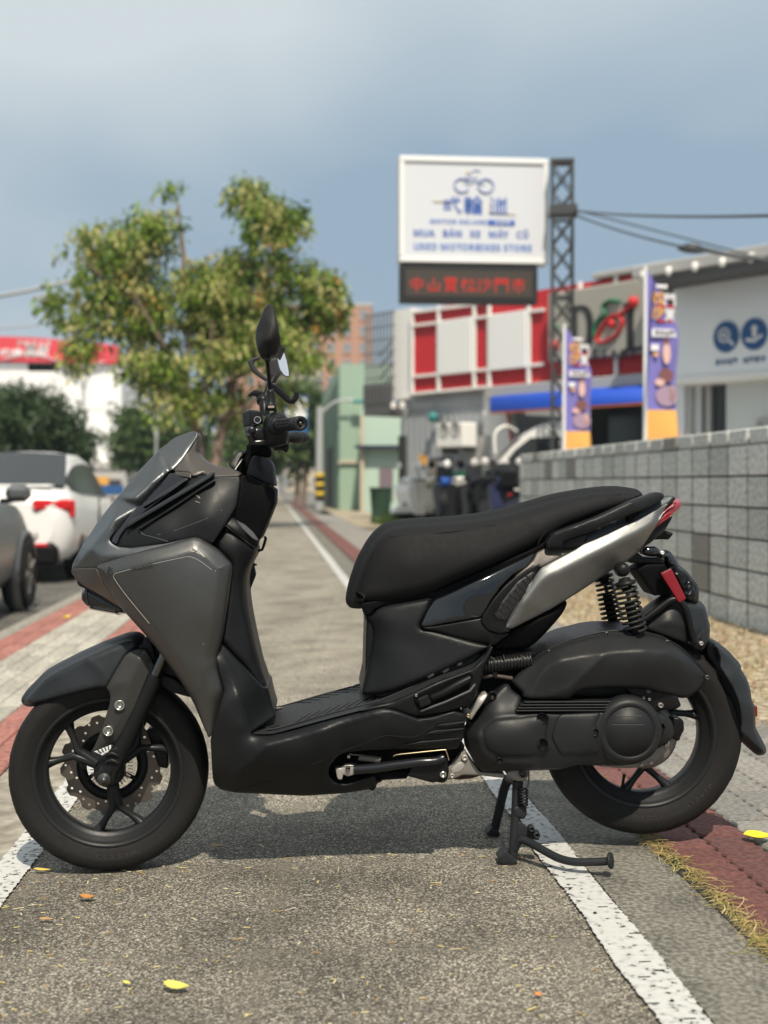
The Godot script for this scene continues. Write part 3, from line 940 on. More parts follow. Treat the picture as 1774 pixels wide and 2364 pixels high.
	var lc := panel(bike, "lower_body", M.plastic, "E", [130, -25, 145, -42, 215, 40, 375, 208, 402, 204, 425, 300, 442, 362, 350, 425, 312, 452, 316, 468, 400, 471, 480, 457, 700, 397, 900, 345, 1000, 319, 1050, 318, 1110, 336, 1220, 378, 1300, 367, 1420, 335, 1480, 352, 1478, 470, 1440, 540, 1390, 548, 1100, 545, 950, 550, 830, 560, 780, 582, 737, 640, 733, 690, 765, 728, 830, 737, 900, 716, 985, 688, 1000, 722, 1022, 712, 1020, 724, 995, 735, 990, 760, 972, 772, 955, 764, 820, 786, 600, 800, 220, 782, 142, 766, 108, 738, 98, 700, 86, 490, 160, 225, 112, 40],
		{"crease": [[9, 11, 205, 690, 330, 600, 388, 524, 480, 500, 700, 438, 900, 375, 1040, 330, 1100, 342, 1220, 386, 1330, 380], [5, 8, 130, -15, 200, 130, 262, 330, 305, 445]], "zc": lcz, "r": 5, "dr": 6, "thru": true, "cr": 6, "h": 7, "blur": 6})
	var body := last
	line(body, "body_seam", M.groove, "E", [130, -20, 200, 130, 262, 330, 300, 440], lc, 1.2, -0.4)
	line(body, "body_seam", M.groove, "E", [215, 775, 420, 715, 640, 630, 800, 560, 960, 500, 1050, 470, 1150, 478, 1230, 468, 1330, 400, 1400, 370], lc, 1.0, -0.3)
	for q in [[1320, 418, 1360, 404, 1480, 390, 1482, 404, 1400, 424], [1262, 462, 1320, 440, 1475, 428, 1480, 440, 1340, 466], [1140, 524, 1250, 500, 1450, 482, 1455, 494, 1300, 518]]:
		panel(body, "side_rib", M.plastic, "E", q, {"zf": "E", "zc": lcz, "lift": 7, "r": 3, "dr": 6, "t": 12, "cr": 3})
	# floor: a ridged mat between the two edges
	var edge := path3("E", [318, 462, 178, 420, 460, 182, 480, 446, 184, 700, 386, 192, 900, 334, 196, 1000, 312, 199])
	edge.append_array(path3("D", [250, 998, 203, 350, 956, 205, 450, 910, 205, 600, 856, 203, 650, 812, 200, 688, 760, 197]))
	edge = smoothpath(edge, 4)
	st = ST()
	for i in edge.size() - 1:
		for k in 12:
			var u0 := 1.0 - 2.0 * k / 12.0
			var u1 := 1.0 - 2.0 * (k + 1) / 12.0
			var lift0 := 0.006 * (1.0 - pow(absf(u0), 8.0))
			var lift1 := 0.006 * (1.0 - pow(absf(u1), 8.0))
			var a: Vector3 = edge[i]
			var b: Vector3 = edge[i + 1]
			quad(st, Vector3(a.x, a.y + lift0, a.z * u0), Vector3(a.x, a.y + lift1, a.z * u1), Vector3(b.x, b.y + lift1, b.z * u1), Vector3(b.x, b.y + lift0, b.z * u0))
	obj(bike, "floor_board", st, M.mat_rubber)
	var floorb := last if false else bike.get_node("floor_board")
	var fl := func(x: float, z: float) -> Vector3:
		for i in edge.size() - 1:
			if edge[i + 1].x >= x or i == edge.size() - 2:
				var k: float = (x - edge[i].x) / (edge[i + 1].x - edge[i].x)
				return Vector3(x, lerpf(edge[i].y, edge[i + 1].y, k) + 0.0062, z)
		return Vector3.ZERO
	for z in [0.16, -0.16]:
		st = ST()
		var p := []
		for i in 14: p.append(fl.call(0.40 + 0.03 * i, z))
		tube(st, p, 0.0022, 6)
		obj(floorb, "mat_rib", st, M.mat_rubber)
	for i in 9:
		for s in [1.0, -1.0]:
			st = ST()
			tube(st, [fl.call(0.47 + 0.024 * i, 0.148 * s), fl.call(0.505 + 0.024 * i, 0.085 * s)], 0.0022, 6)
			obj(floorb, "mat_rib", st, M.mat_rubber)
	for s in [0.12, -0.12]:
		st = ST()
		tube(st, smoothpath([fl.call(0.385, s), fl.call(0.405, s + 0.008), fl.call(0.43, s)], 4), [0.002, 0.004, 0.006, 0.007, 0.0075, 0.008, 0.008, 0.007, 0.004], 8, true, 0.4)
		obj(floorb, "mat_slot", st, M.groove)
	# ---------------- under the seat
	panel(bike, "seat_pillar", M.plastic, "D", [118, 618, 150, 612, 170, 588, 205, 574, 300, 560, 425, 540, 405, 590, 378, 640, 366, 664, 374, 676, 440, 690, 660, 752, 672, 760, 600, 805, 440, 882, 260, 952, 200, 968, 103, 976, 118, 900, 140, 790, 153, 705, 146, 668, 122, 636],
		{"zc": [118, 618, 110, 205, 574, 128, 425, 540, 150, 366, 664, 158, 660, 752, 188, 600, 805, 186, 440, 882, 178, 260, 952, 166, 103, 976, 128, 140, 790, 112, 146, 668, 108, 200, 640, 138, 215, 780, 146, 330, 740, 158, 470, 770, 172, 200, 900, 150], "r": 9, "dr": 14, "thru": true, "cr": 12})
	var scz := [90, 1042, 203, 250, 1000, 206, 450, 910, 208, 600, 858, 206, 650, 812, 203, 692, 756, 198, 655, 850, 196, 612, 985, 190, 470, 1052, 196, 350, 1068, 202, 190, 1030, 208, 620, 860, 206, 440, 960, 210, 300, 1010, 212]
	var sc := panel(bike, "step_cover", M.plastic, "D", [90, 1044, 250, 1001, 350, 958, 450, 911, 600, 857, 650, 812, 680, 760, 694, 758, 655, 850, 636, 925, 612, 985, 575, 1022, 470, 1054, 370, 1072, 330, 1067, 250, 1042, 190, 1032, 120, 1046],
		{"crease": [[4, 8, 100, 1046, 250, 1014, 450, 926, 600, 874, 660, 824, 690, 768]], "zc": scz, "r": 5, "dr": 7, "thru": true, "cr": 8})
	var step := last
	for q in [[400, 893, 428, 878, 430, 884, 404, 898], [466, 870, 494, 856, 496, 862, 470, 875], [533, 838, 552, 829, 554, 834, 536, 843]]:
		line(step, "step_mark", M.plastic_lit, "D", q, sc, 0.7, 0.2, 1)
	panel(bike, "peg_recess", M.dead_black, "D", [330, 975, 440, 925, 590, 868, 606, 888, 580, 952, 560, 966, 370, 1040, 352, 1030], {"zf": "D", "zc": scz, "lift": 3, "r": 2, "t": 12, "cr": 5})
	st = ST()
	tube(st, path3("D", [420, 985, 214, 470, 965, 222, 540, 925, 224, 590, 898, 218]), [0.007, 0.0085, 0.009, 0.008], 10)
	obj(bike, "passenger_peg", st, M.dark_metal)
	st = ST()
	bx(st, at3("D", 385, 1000, 214), Vector3(0.03, 0.024, 0.02), 0.004, Basis(Vector3.BACK, 0.4))
	obj(bike, "peg_hinge", st, M.dark_metal)
	bolt(bike, "peg_bolt", M.steel, "D", 350, 975, 214, 3.5, 4)
	st = ST()
	tube(st, path3("D", [370, 1046, 212, 480, 1005, 214, 590, 955, 212, 612, 925, 208]), 0.003, 8)
	obj(bike, "peg_edge", st, M.plastic_lit)
	# ---------------- seat
	panel(bike, "seat_base", M.dead_black, "D", [105, 565, 430, 512, 870, 322, 930, 285, 930, 312, 870, 345, 650, 445, 450, 534, 410, 546, 300, 561, 200, 576, 165, 592, 142, 620, 112, 604], {"z": 128, "r": 3, "thru": true})
	var stz := [62, 560, 112, 110, 380, 118, 215, 235, 120, 500, 205, 122, 860, 135, 112, 1290, 70, 74, 1352, 92, 74, 1000, 240, 128, 900, 300, 140, 430, 520, 152, 100, 575, 126, 330, 400, 168, 600, 330, 162, 900, 210, 136, 1150, 130, 106]
	var se := panel(bike, "seat", M.seat, "D", [62, 562, 66, 520, 80, 465, 110, 380, 150, 308, 180, 268, 215, 238, 260, 222, 350, 212, 500, 205, 640, 190, 760, 165, 860, 135, 980, 100, 1100, 80, 1180, 69, 1250, 66, 1295, 70, 1345, 78, 1353, 90, 1300, 120, 1150, 172, 1000, 242, 935, 287, 900, 303, 700, 392, 500, 482, 430, 521, 350, 541, 200, 566, 100, 576, 68, 572],
		{"zc": stz, "r": 30, "dr": 52, "thru": true, "crown": 14, "cr": 16, "h": 7, "blur": 14})
	var seatn := last
	line(seatn, "seat_seam", M.groove, "D", [893, 304, 900, 285, 915, 258, 950, 218, 1000, 182, 1100, 132, 1200, 96, 1262, 76], se, 1.0, -3.2)
	line(seatn, "seat_crease", M.seat, "D", [235, 270, 300, 262, 420, 254, 560, 240, 700, 215], se, 1.3, -3.5)
	line(seatn, "seat_seam", M.groove, "D", [82, 560, 100, 480, 130, 400, 160, 330], se, 0.8, -6.0)
	# ---------------- tail
	panel(bike, "gloss_side", M.gloss, "D", [368, 664, 385, 625, 400, 592, 430, 546, 520, 510, 700, 424, 880, 338, 872, 370, 842, 402, 780, 442, 730, 492, 690, 552, 648, 626, 500, 652, 384, 674],
		{"zc": [368, 664, 168, 430, 546, 158, 880, 338, 134, 842, 402, 152, 690, 552, 176, 648, 626, 180, 500, 652, 178, 620, 520, 182], "r": 6, "dr": 8, "t": 40, "cr": 6})
	panel(bike, "side_lower", M.plastic, "D", [374, 676, 500, 656, 645, 630, 640, 652, 660, 682, 720, 702, 768, 700, 706, 746, 690, 753, 640, 746, 440, 690], {"zc": [374, 676, 166, 645, 630, 180, 768, 700, 170, 690, 753, 160, 440, 690, 165, 640, 690, 182], "r": 4, "t": 40, "cr": 5})
	panel(bike, "vent_frame", M.black, "D", [640, 652, 645, 622, 690, 552, 740, 492, 790, 447, 870, 397, 906, 388, 882, 432, 840, 500, 800, 562, 745, 668, 772, 690, 728, 702, 668, 686], {"zc": [640, 652, 180, 690, 552, 180, 790, 447, 166, 906, 388, 156, 800, 562, 166, 772, 690, 174], "r": 3.5, "t": 40, "lift": 3, "cr": 5})
	var vz := [700, 625, 180, 730, 560, 180, 800, 470, 170, 880, 425, 162, 750, 640, 174]
	var vf := panel(bike, "vent_plate", M.vent, "D", [698, 626, 730, 560, 800, 470, 866, 424, 882, 426, 830, 520, 752, 642, 716, 640], {"zc": vz, "lift": 5, "r": 1.5, "t": 10, "cr": 4})
	st = ST()
	for i in 9:
		for k in 3:
			var t := i / 8.0
			var x := lerpf(718, 850, t) + (k - 1) * lerpf(16, 9, t)
			var y := lerpf(622, 450, t) + (k - 1) * 8.0
			var p := px("D", x, y)
			var d := Vector2(0.7, -0.7) if (i + k) % 2 else Vector2(0.7, 0.7)
			tube(st, [loc(p - d * 4.0, vf.call(p) + 0.006), loc(p + d * 4.0, vf.call(p) + 0.006)], 0.0016, 5)
	stuff(obj(last, "tread_pattern", st, M.vent))
	panel(bike, "tail_upper", M.warm_grey, "D", [790, 449, 842, 404, 872, 372, 888, 338, 925, 318, 1000, 321, 1066, 318, 960, 376, 906, 404, 870, 400, 830, 424], {"zc": [790, 449, 168, 888, 338, 138, 1066, 318, 126, 906, 404, 158, 870, 400, 162], "r": 3, "t": 40, "lift": 1, "cr": 4})
	panel(bike, "tail_top", M.tail_blue, "D", [1095, 300, 1112, 252, 1240, 205, 1310, 170, 1420, 105, 1470, 84, 1502, 88, 1470, 122, 1430, 142, 1300, 207, 1200, 256], {"zc": [1095, 300, 128, 1112, 252, 118, 1470, 84, 70, 1502, 90, 74, 1300, 207, 112, 1200, 254, 122], "r": 3, "thru": true, "cr": 4})
	for q in [[1168, 222, 1162, 236, 1172, 234], [1166, 222, 1182, 218], [1218, 206, 1238, 199, 1234, 212, 1222, 216]]:
		line(last, "badge_outline", M.white, "D", q, field("D", [1095, 300, 128, 1112, 252, 118, 1470, 84, 70, 1300, 207, 112], 0, 0), 0.7, 1.0, 1)
	for i in 6:
		line(last, "badge_outline", M.mark_grey, "D", [1180 + i * 7, 224 - i * 2.2, 1184 + i * 7, 221 - i * 2.2], field("D", [1095, 300, 128, 1112, 252, 118, 1470, 84, 70, 1300, 207, 112], 0, 0), 1.4, 1.0, 1)
	panel(bike, "tail_panel", M.tail_grey, "D", [738, 672, 755, 640, 800, 560, 870, 452, 905, 406, 960, 377, 1060, 324, 1092, 302, 1200, 257, 1300, 208, 1430, 142, 1472, 118, 1460, 140, 1440, 190, 1392, 262, 1342, 337, 1290, 377, 1200, 432, 1080, 512, 950, 592, 820, 657, 772, 682],
		{"zc": [738, 672, 162, 800, 560, 160, 870, 452, 158, 905, 406, 157, 960, 377, 156, 1060, 324, 149, 1200, 257, 136, 1300, 208, 122, 1430, 142, 100, 1472, 118, 86, 765, 678, 168, 830, 560, 172, 900, 470, 172, 940, 440, 172, 988, 425, 169, 1102, 366, 161, 1233, 300, 149, 1345, 246, 130, 1416, 203, 112, 1462, 138, 90,
			772, 684, 152, 950, 592, 136, 1080, 512, 122, 1200, 432, 106, 1290, 377, 94, 1342, 337, 88, 1440, 190, 88], "r": 3, "dr": 4, "thru": true, "cr": 6, "h": 5, "blur": -7})
	panel(bike, "grab_rail", M.plastic, "D", [928, 292, 960, 252, 1000, 236, 1150, 181, 1300, 111, 1415, 70, 1440, 70, 1457, 84, 1450, 102, 1352, 152, 1200, 212, 1110, 252, 1020, 286, 1000, 300, 1010, 312, 940, 323, 928, 312],
		{"zc": [928, 292, 160, 1000, 236, 166, 1150, 181, 160, 1300, 111, 146, 1440, 70, 112, 1457, 90, 112, 1352, 152, 142, 1200, 212, 158, 1010, 312, 160, 1070, 225, 172, 1090, 232, 164], "r": 6, "dr": 10, "t": 34, "cr": 6, "blur": 3})
	panel(bike, "rail_mount", M.black, "D", [1010, 285, 1112, 252, 1106, 280, 1078, 314, 1020, 322, 998, 312], {"z": 146, "r": 4, "t": 30, "cr": 8})
	panel(bike, "rail_mount", M.dead_black, "D", [1295, 172, 1350, 150, 1370, 146, 1310, 200, 1290, 205], {"z": 126, "r": 2, "t": 30, "cr": 3})
	panel(bike, "tail_light", M.red_lens, "G", [500, 378, 524, 336, 560, 292, 622, 222, 652, 188, 690, 178, 704, 196, 696, 226, 642, 276, 560, 330], {"zc": [500, 378, 88, 560, 292, 84, 652, 188, 66, 704, 196, 54, 642, 276, 74], "r": 6, "dr": 10, "thru": true, "crown": 10, "cr": 6})
	panel(last, "lens_step", M.red_dark, "G", [540, 292, 600, 232, 650, 188, 672, 186, 660, 212, 600, 252, 545, 306], {"zc": [540, 292, 86, 650, 188, 66, 660, 212, 74], "lift": 5, "r": 2, "t": 10, "cr": 3})
	panel(last, "lens_lip", M.red_dark, "G", [502, 378, 540, 338, 640, 276, 644, 282, 560, 345, 506, 384], {"zc": [502, 378, 90, 640, 276, 76, 560, 345, 84], "lift": 3, "r": 2, "t": 10, "cr": 3})
	panel(bike, "tail_edge", M.plastic, "G", [660, 150, 668, 160, 640, 190, 570, 260, 530, 320, 470, 440, 385, 542, 378, 538, 450, 430, 520, 300, 560, 250, 640, 165], {"zc": [660, 150, 74, 520, 310, 96, 380, 540, 100], "lift": 3, "r": 2, "thru": true, "cr": 4})
	panel(bike, "tail_under", M.plastic, "G", [500, 384, 560, 346, 640, 282, 640, 300, 582, 400, 480, 485, 405, 532, 382, 542, 440, 460], {"zc": [500, 384, 78, 640, 290, 64, 382, 542, 82], "r": 3, "thru": true, "cr": 4})
	panel(bike, "indicator", M.black, "G", [505, 462, 580, 392, 650, 414, 632, 440, 612, 462, 560, 458], {"z": -70, "r": 4, "t": 30, "cr": 4})
	panel(bike, "indicator", M.gloss, "G", [418, 540, 450, 510, 522, 508, 552, 535, 562, 578, 480, 586, 430, 572], {"z": 72, "r": 8, "dr": 14, "t": 40, "cr": 10})
	bolt(last, "indicator_lens", M.white, "G", 566, 556, 66, 5, 6)
	panel(bike, "plate_bracket", M.black, "G", [318, 602, 378, 546, 432, 592, 590, 596, 584, 642, 440, 632, 330, 632], {"z": 52, "r": 3, "thru": true, "cr": 4})
	panel(bike, "plate_box", M.dead_black, "G", [380, 685, 440, 645, 500, 638, 590, 640, 655, 860, 575, 876, 545, 866, 510, 872], {"z": 58, "r": 4, "thru": true, "cr": 4})
	panel(bike, "plate_wrap", M.bag, "G", [585, 575, 630, 568, 660, 610, 690, 662, 760, 722, 825, 812, 830, 850, 826, 932, 760, 920, 730, 902, 690, 800, 620, 690],
		{"zc": [585, 575, 60, 630, 568, 56, 760, 722, 60, 830, 850, 52, 826, 932, 50, 730, 902, 66, 620, 690, 66, 700, 740, 76, 780, 840, 72, 660, 640, 70, 740, 800, 60], "r": 8, "dr": 14, "thru": true, "crown": 10, "cr": 4, "h": 6, "blur": 3})
	panel(bike, "side_reflector", M.red_reflector, "G", [552, 706, 632, 670, 742, 892, 690, 924], {"z": 92, "r": 2, "t": 10, "cr": 4})
	panel(last, "reflector_frame", M.black, "G", [547, 705, 632, 665, 640, 672, 560, 710, 696, 920, 688, 928], {"z": 88, "r": 1.5, "t": 14, "cr": 3})
	# under-tail
	panel(bike, "under_tail", M.dead_black, "D", [690, 752, 706, 746, 772, 690, 950, 600, 1028, 552, 1010, 600, 970, 650, 920, 705, 862, 760, 820, 773, 700, 770], {"zc": [690, 752, 120, 1028, 552, 110, 820, 773, 110, 900, 660, 130], "r": 9, "thru": true, "crown": 8, "cr": 16})
	# ---------------- rear suspension
	for s in [1.0, -1.0]:
		var a := at3("T", 888, 925, 128) * Vector3(1, 1, s)
		var b := at3("G", 372, 1125, 128) * Vector3(1, 1, s)
		var sh := Node3D.new()
		sh.name = "shock_absorber"
		bike.add_child(sh, true)
		var t := (b - a).normalized()
		st = ST()
		lathe(st, a - Vector3(0, 0, 0.012), Vector3.BACK, [[0, 0.03], [0.01, 0.03], [0.017, 0.022], [0.019, 0.0], [0, 0]], 18)
		obj(sh, "shock_eye", st, M.dark_metal)
		st = ST()
		lathe(st, a + t * 0.022, t, [[0, 0], [0.014, 0], [0.016, 0.006], [0.026, 0.009], [0.026, 0.016], [0.014, 0.02], [0.012, 0.03], [0, 0.03]], 20)
		obj(sh, "spring_seat", st, M.dark_metal)
		st = ST()
		tube(st, [a + t * 0.02, b - t * 0.05], 0.0055, 10)
		obj(sh, "shock_rod", st, M.dark_steel)
		st = ST()
		tube(st, [a.lerp(b, 0.55), b + t * 0.01], 0.0135, 12)
		obj(sh, "shock_body", st, M.dead_black)
		spring(sh, "coil_spring", M.spring, a + t * 0.04, b, 0.0235, 0.0275, 0.0034, 9.0)
	# rear wheel
	var rw := wheel(bike, "rear_wheel", at3("F", 985, 620, 0), 0.2555, 0.128, 0.182, 0.0, [-84.5, 38, 160], 0.37)
	arc_text(rw, "ROSSO", M.tyre_text, Vector3.ZERO, 0.2080, deg_to_rad(-80), -0.075, 0.014, 0.061)
	arc_text(rw, "DIABLO", M.tyre_text, Vector3.ZERO, 0.2080, deg_to_rad(-38), -0.075, 0.014, 0.061)
	st = ST()
	tube(st, [Vector3(-0.052, -0.15, 0.01), Vector3(-0.047, -0.115, 0.012), Vector3(-0.045, -0.105, 0.012)], [0.0042, 0.0036, 0.0052], 8)
	obj(rw, "valve", st, M.black)
	st = ST()
	lathe(st, Vector3(0, 0, 0.03), Vector3.BACK, [[0, 0.02], [0.075, 0.02], [0.085, 0.01], [0.085, -0.02], [0, -0.02]], 32)
	obj(rw, "drum", st, M.alu_dark)
	# silvery gearbox behind the drive cover
	panel(bike, "gearbox", M.alu_dark, "F", [760, 770, 1000, 730, 1100, 690, 1140, 660, 1136, 700, 1100, 745, 1050, 790, 985, 806, 900, 812, 760, 800], {"z": 96, "r": 4, "t": 50, "cr": 20})
	for q in [[788, 798], [990, 792], [1040, 782], [1118, 690]]: bolt(last, "gearbox_bolt", M.steel, "F", q[0], q[1], 98, 4, 4)
	panel(bike, "gearbox_lug", M.black, "F", [1150, 545, 1190, 540, 1212, 560, 1215, 610, 1196, 640, 1190, 668, 1160, 660, 1140, 600], {"z": 80, "r": 4, "t": 60, "cr": 5})
	panel(bike, "linkage_plate", M.black, "F", [900, 380, 1060, 370, 1180, 430, 1200, 480, 1170, 500, 1110, 500, 1060, 520, 1010, 470, 940, 440], {"z": 128, "r": 4, "t": 60, "cr": 5})
	for q in [[1025, 400, 6], [1000, 436, 4], [1030, 446, 4], [1090, 478, 7]]: bolt(last, "linkage_bolt", M.alu_dark, "F", q[0], q[1], 132, q[2], 5)
	# ---------------- engine
	panel(bike, "engine_block", M.dead_black, "F", [60, 470, 130, 240, 200, 180, 440, 195, 460, 300, 440, 470, 1000, 400, 1060, 520, 700, 640, 100, 640], {"z": 100, "r": 4, "thru": true})
	var a1 := at3("F", 160, 268, 130)
	var a2 := at3("F", 400, 238, 132)
	for i in 15:
		st = ST()
		var t := i / 14.0
		lathe(st, a1.lerp(a2, t), (a2 - a1).normalized(), [[0.010, -0.0025], [0.0185, -0.0022], [0.0195, 0.0], [0.0185, 0.0022], [0.010, 0.0025], [0.010, -0.0025]], 20)
		obj(bike, "hose_ring", st, M.hose)
	st = ST()
	tube(st, [a1, a2], 0.0165, 14)
	obj(bike, "intake_hose", st, M.black)
	st = ST()
	tube(st, path3("Q", [640, 350, 128, 760, 330, 132, 880, 345, 132, 1010, 365, 128]), 0.0055, 8)
	obj(bike, "fuel_hose", st, M.brown_hose)
	st = ST()
	bx(st, at3("Q", 790, 315, 134), Vector3(0.012, 0.016, 0.01), 0.002)
	obj(bike, "hose_clip", st, M.dark_metal)
	for q in [[900, 60, 915, 130], [1120, 70, 1160, 95], [735, 90, 790, 125]]:
		st = ST()
		tube(st, [at3("Q", q[0], q[1], 150), at3("Q", q[2], q[3], 150)], 0.0012, 6)
		obj(bike, "cable_tie", st, M.plastic_lit)
	panel(bike, "cylinder", M.dark_metal, "Q", [400, 640, 480, 580, 600, 540, 620, 570, 520, 740, 440, 780, 385, 740], {"z": 148, "r": 5, "t": 40})
	panel(bike, "crankcase", M.alu, "Q", [375, 690, 400, 680, 470, 770, 560, 610, 640, 560, 690, 548, 700, 590, 640, 680, 560, 790, 490, 900, 440, 880, 385, 830], {"zc": [375, 690, 140, 690, 548, 156, 490, 900, 156, 600, 640, 164], "r": 4, "t": 30, "cr": 5})
	bolt(last, "case_bolt", M.brass, "Q", 452, 840, 162, 5, 6)
	panel(bike, "crankcase_lower", M.alu_dark, "Q", [190, 1500, 330, 1345, 410, 1275, 440, 1330, 600, 1560, 900, 1575, 925, 1600, 900, 1640, 600, 1606, 380, 1600, 290, 1640, 180, 1668], {"z": 132, "r": 4, "t": 60, "cr": 5})
	for q in [[405, 1380, 8], [245, 1610, 6]]: bolt(last, "case_bolt", M.alu, "Q", q[0], q[1], 136, q[2], 4)
	panel(last, "case_web", M.alu, "Q", [225, 1525, 320, 1440, 405, 1420, 405, 1500, 350, 1560, 250, 1580], {"z": 134, "r": 2, "t": 6, "cr": 3})
	panel(bike, "exhaust_pipe", M.rust, "U", [1395, 655, 1500, 635, 1640, 628, 1560, 655, 1450, 665], {"z": 30, "r": 5, "thru": true})
	panel(bike, "belly_core", M.dead_black, "E", [735, 560, 1480, 520, 1450, 640, 1380, 715, 1300, 728, 1160, 690, 1000, 715, 760, 735], {"zc": [735, 560, 108, 1480, 520, 128, 1380, 715, 100, 760, 735, 90], "r": 4, "thru": true})
	# air cleaner cover
	var acz := [295, 350, 140, 350, 290, 138, 500, 180, 132, 620, 130, 128, 820, 88, 124, 960, 85, 122, 1100, 120, 120, 1260, 235, 116, 1335, 312, 110, 1290, 400, 116, 1200, 440, 122, 1000, 390, 160, 860, 385, 168, 720, 390, 172, 605, 445, 172, 400, 445, 166, 358, 410, 158, 480, 285, 166, 560, 236, 174, 800, 202, 178, 1000, 186, 174, 1120, 195, 162, 1230, 260, 140, 700, 330, 182, 600, 400, 180, 520, 410, 172, 950, 320, 176, 1150, 340, 150, 640, 340, 182]
	panel(bike, "air_cleaner_back", M.black, "F", [290, 345, 345, 284, 436, 212, 500, 172, 620, 122, 760, 87, 820, 80, 965, 77, 1106, 112, 1190, 160, 1268, 230, 1342, 308, 1320, 340, 1200, 430, 400, 430], {"z": 112, "r": 2, "thru": true, "cr": 6})
	var ac := panel(bike, "air_cleaner", M.plastic_dusty, "F", [295, 352, 350, 292, 440, 222, 500, 184, 620, 134, 760, 99, 820, 92, 960, 89, 1100, 124, 1182, 168, 1260, 238, 1334, 312, 1330, 342, 1290, 400, 1240, 436, 1200, 441, 1130, 421, 1000, 391, 860, 386, 720, 391, 650, 406, 605, 446, 400, 446, 360, 436, 358, 410],
		{"crease": [[9, 17, 398, 440, 440, 340, 490, 272, 560, 238, 680, 217, 800, 202, 950, 188, 1050, 187, 1120, 198, 1200, 245], [6, 11, 520, 415, 600, 395, 690, 310, 780, 225]], "zc": acz, "r": 7, "dr": 14, "t": 90, "cr": 8, "h": 6, "blur": 5})
	var acn := last
	for q in [[500, 195], [805, 99], [1124, 142], [1334, 328]]:
		bolt(acn, "cover_bolt", M.dark_steel, "F", q[0], q[1], 124, 6, 8)
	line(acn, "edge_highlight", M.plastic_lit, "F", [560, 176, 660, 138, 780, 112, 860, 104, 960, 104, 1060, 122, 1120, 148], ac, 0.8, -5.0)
	# drive cover
	var cvz := [60, 640, 150, 130, 540, 154, 200, 430, 160, 280, 366, 150, 355, 440, 160, 330, 512, 176, 560, 512, 184, 800, 500, 186, 900, 450, 176, 1040, 500, 172, 1150, 560, 158, 1165, 620, 154, 1070, 700, 164, 980, 770, 168, 900, 795, 166, 760, 795, 168, 560, 815, 168, 200, 825, 152, 115, 800, 146, 70, 720, 146, 200, 545, 178, 170, 640, 186, 200, 740, 180, 440, 560, 196, 470, 700, 194, 520, 580, 188, 500, 660, 188, 700, 580, 196, 700, 720, 192, 1100, 610, 172, 330, 640, 200, 330, 780, 176, 640, 780, 176]
	var cv := panel(bike, "drive_cover", M.plastic_dusty, "F", [60, 640, 80, 600, 130, 540, 200, 430, 258, 370, 290, 365, 302, 398, 355, 432, 350, 470, 332, 512, 520, 512, 790, 502, 830, 482, 900, 450, 960, 453, 1030, 488, 1052, 514, 1120, 530, 1150, 560, 1166, 620, 1150, 660, 1070, 702, 1020, 742, 980, 772, 900, 797, 760, 797, 650, 792, 560, 817, 440, 822, 200, 827, 150, 832, 115, 802, 70, 720],
		{"crease": [[8, 10, 110, 650, 140, 590, 200, 545, 330, 530], [8, 10, 130, 640, 140, 720, 210, 780, 420, 790]], "zc": cvz, "r": 7, "dr": 12, "t": 80, "cr": 8, "h": 6, "blur": 6})
	var cvn := last
	panel(cvn, "cover_boss", M.plastic_dusty, "F", [132, 600, 200, 556, 330, 540, 420, 530, 508, 524, 494, 590, 478, 640, 518, 712, 400, 748, 240, 746, 165, 706], {"zf": "F", "zc": cvz, "lift": 6, "r": 6, "dr": 8, "t": 10, "cr": 12})
	panel(cvn, "cover_boss", M.plastic_dusty, "F", [548, 524, 780, 514, 748, 570, 742, 660, 775, 730, 560, 742, 510, 650], {"zf": "F", "zc": cvz, "lift": 5, "r": 6, "dr": 7, "t": 10, "cr": 12})
	st = ST()
	var cc := at3("F", 918, 610, 176)
	lathe(st, cc, Vector3.BACK, [[0, 0.022], [0.0585, 0.022], [0.0595, 0.0195], [0.0605, 0.0195], [0.0615, 0.0215], [0.0725, 0.019], [0.082, 0.008], [0.085, -0.02], [0, -0.02]], 64)
	obj(cvn, "round_cap", st, M.plastic_dusty)
	text_on(cvn, "YAMAHA", M.mark_grey, at3("F", 912, 562, 198.6), 0.009, Basis.IDENTITY, 0.0012, 1.0)
	for q in [[858, 534, 992, 534, 0.6], [832, 581, 1002, 581, 0.5]]:
		st = ST()
		tube(st, [at3("F", q[0], q[1], 198.3), at3("F", q[2], q[3], 198.3)], q[4] * 0.001, 6)
		obj(cvn, "cap_rule", st, M.plastic_lit)
	for q in [[465, 550], [465, 685]]:
		st = ST()
		var zz: float = cv.call(px("F", q[0], q[1]))
		lathe(st, Vector3(0, 0, 0) + loc(px("F", q[0], q[1]), zz + 0.0086), Vector3.BACK, [[0, -0.001], [0.0125, -0.001], [0.0135, 0.0005], [0.0142, 0.0], [0.0146, -0.006], [0, -0.006]], 24)
		obj(cvn, "cover_hole", st, M.dead_black)
	for q in [[740, 618, 198, 9], [1092, 592, 176, 9], [200, 425, 163, 9], [238, 768, 182, 7]]:
		bolt(cvn, "cover_bolt", M.black, "F", q[0], q[1], q[2], q[3], 5, true)
	for i in 4:
		var y := 461.0 + i * 15.5
		panel(cvn, "cooling_fin", M.plastic_dusty, "F", [[372, y - 3, 908 - i * 34, y - 6 + i, 895 - i * 34, y + 3, 366, y + 5], [352, y - 3, 862, y - 5, 845, y + 3, 346, y + 4], [338, y - 3, 842, y - 5, 828, y + 2, 332, y + 4], [326, y - 4, 800, y - 5, 790, y + 2, 322, y + 3]][i], {"z": 178 + i * 5, "r": 2, "t": 60, "cr": 3})
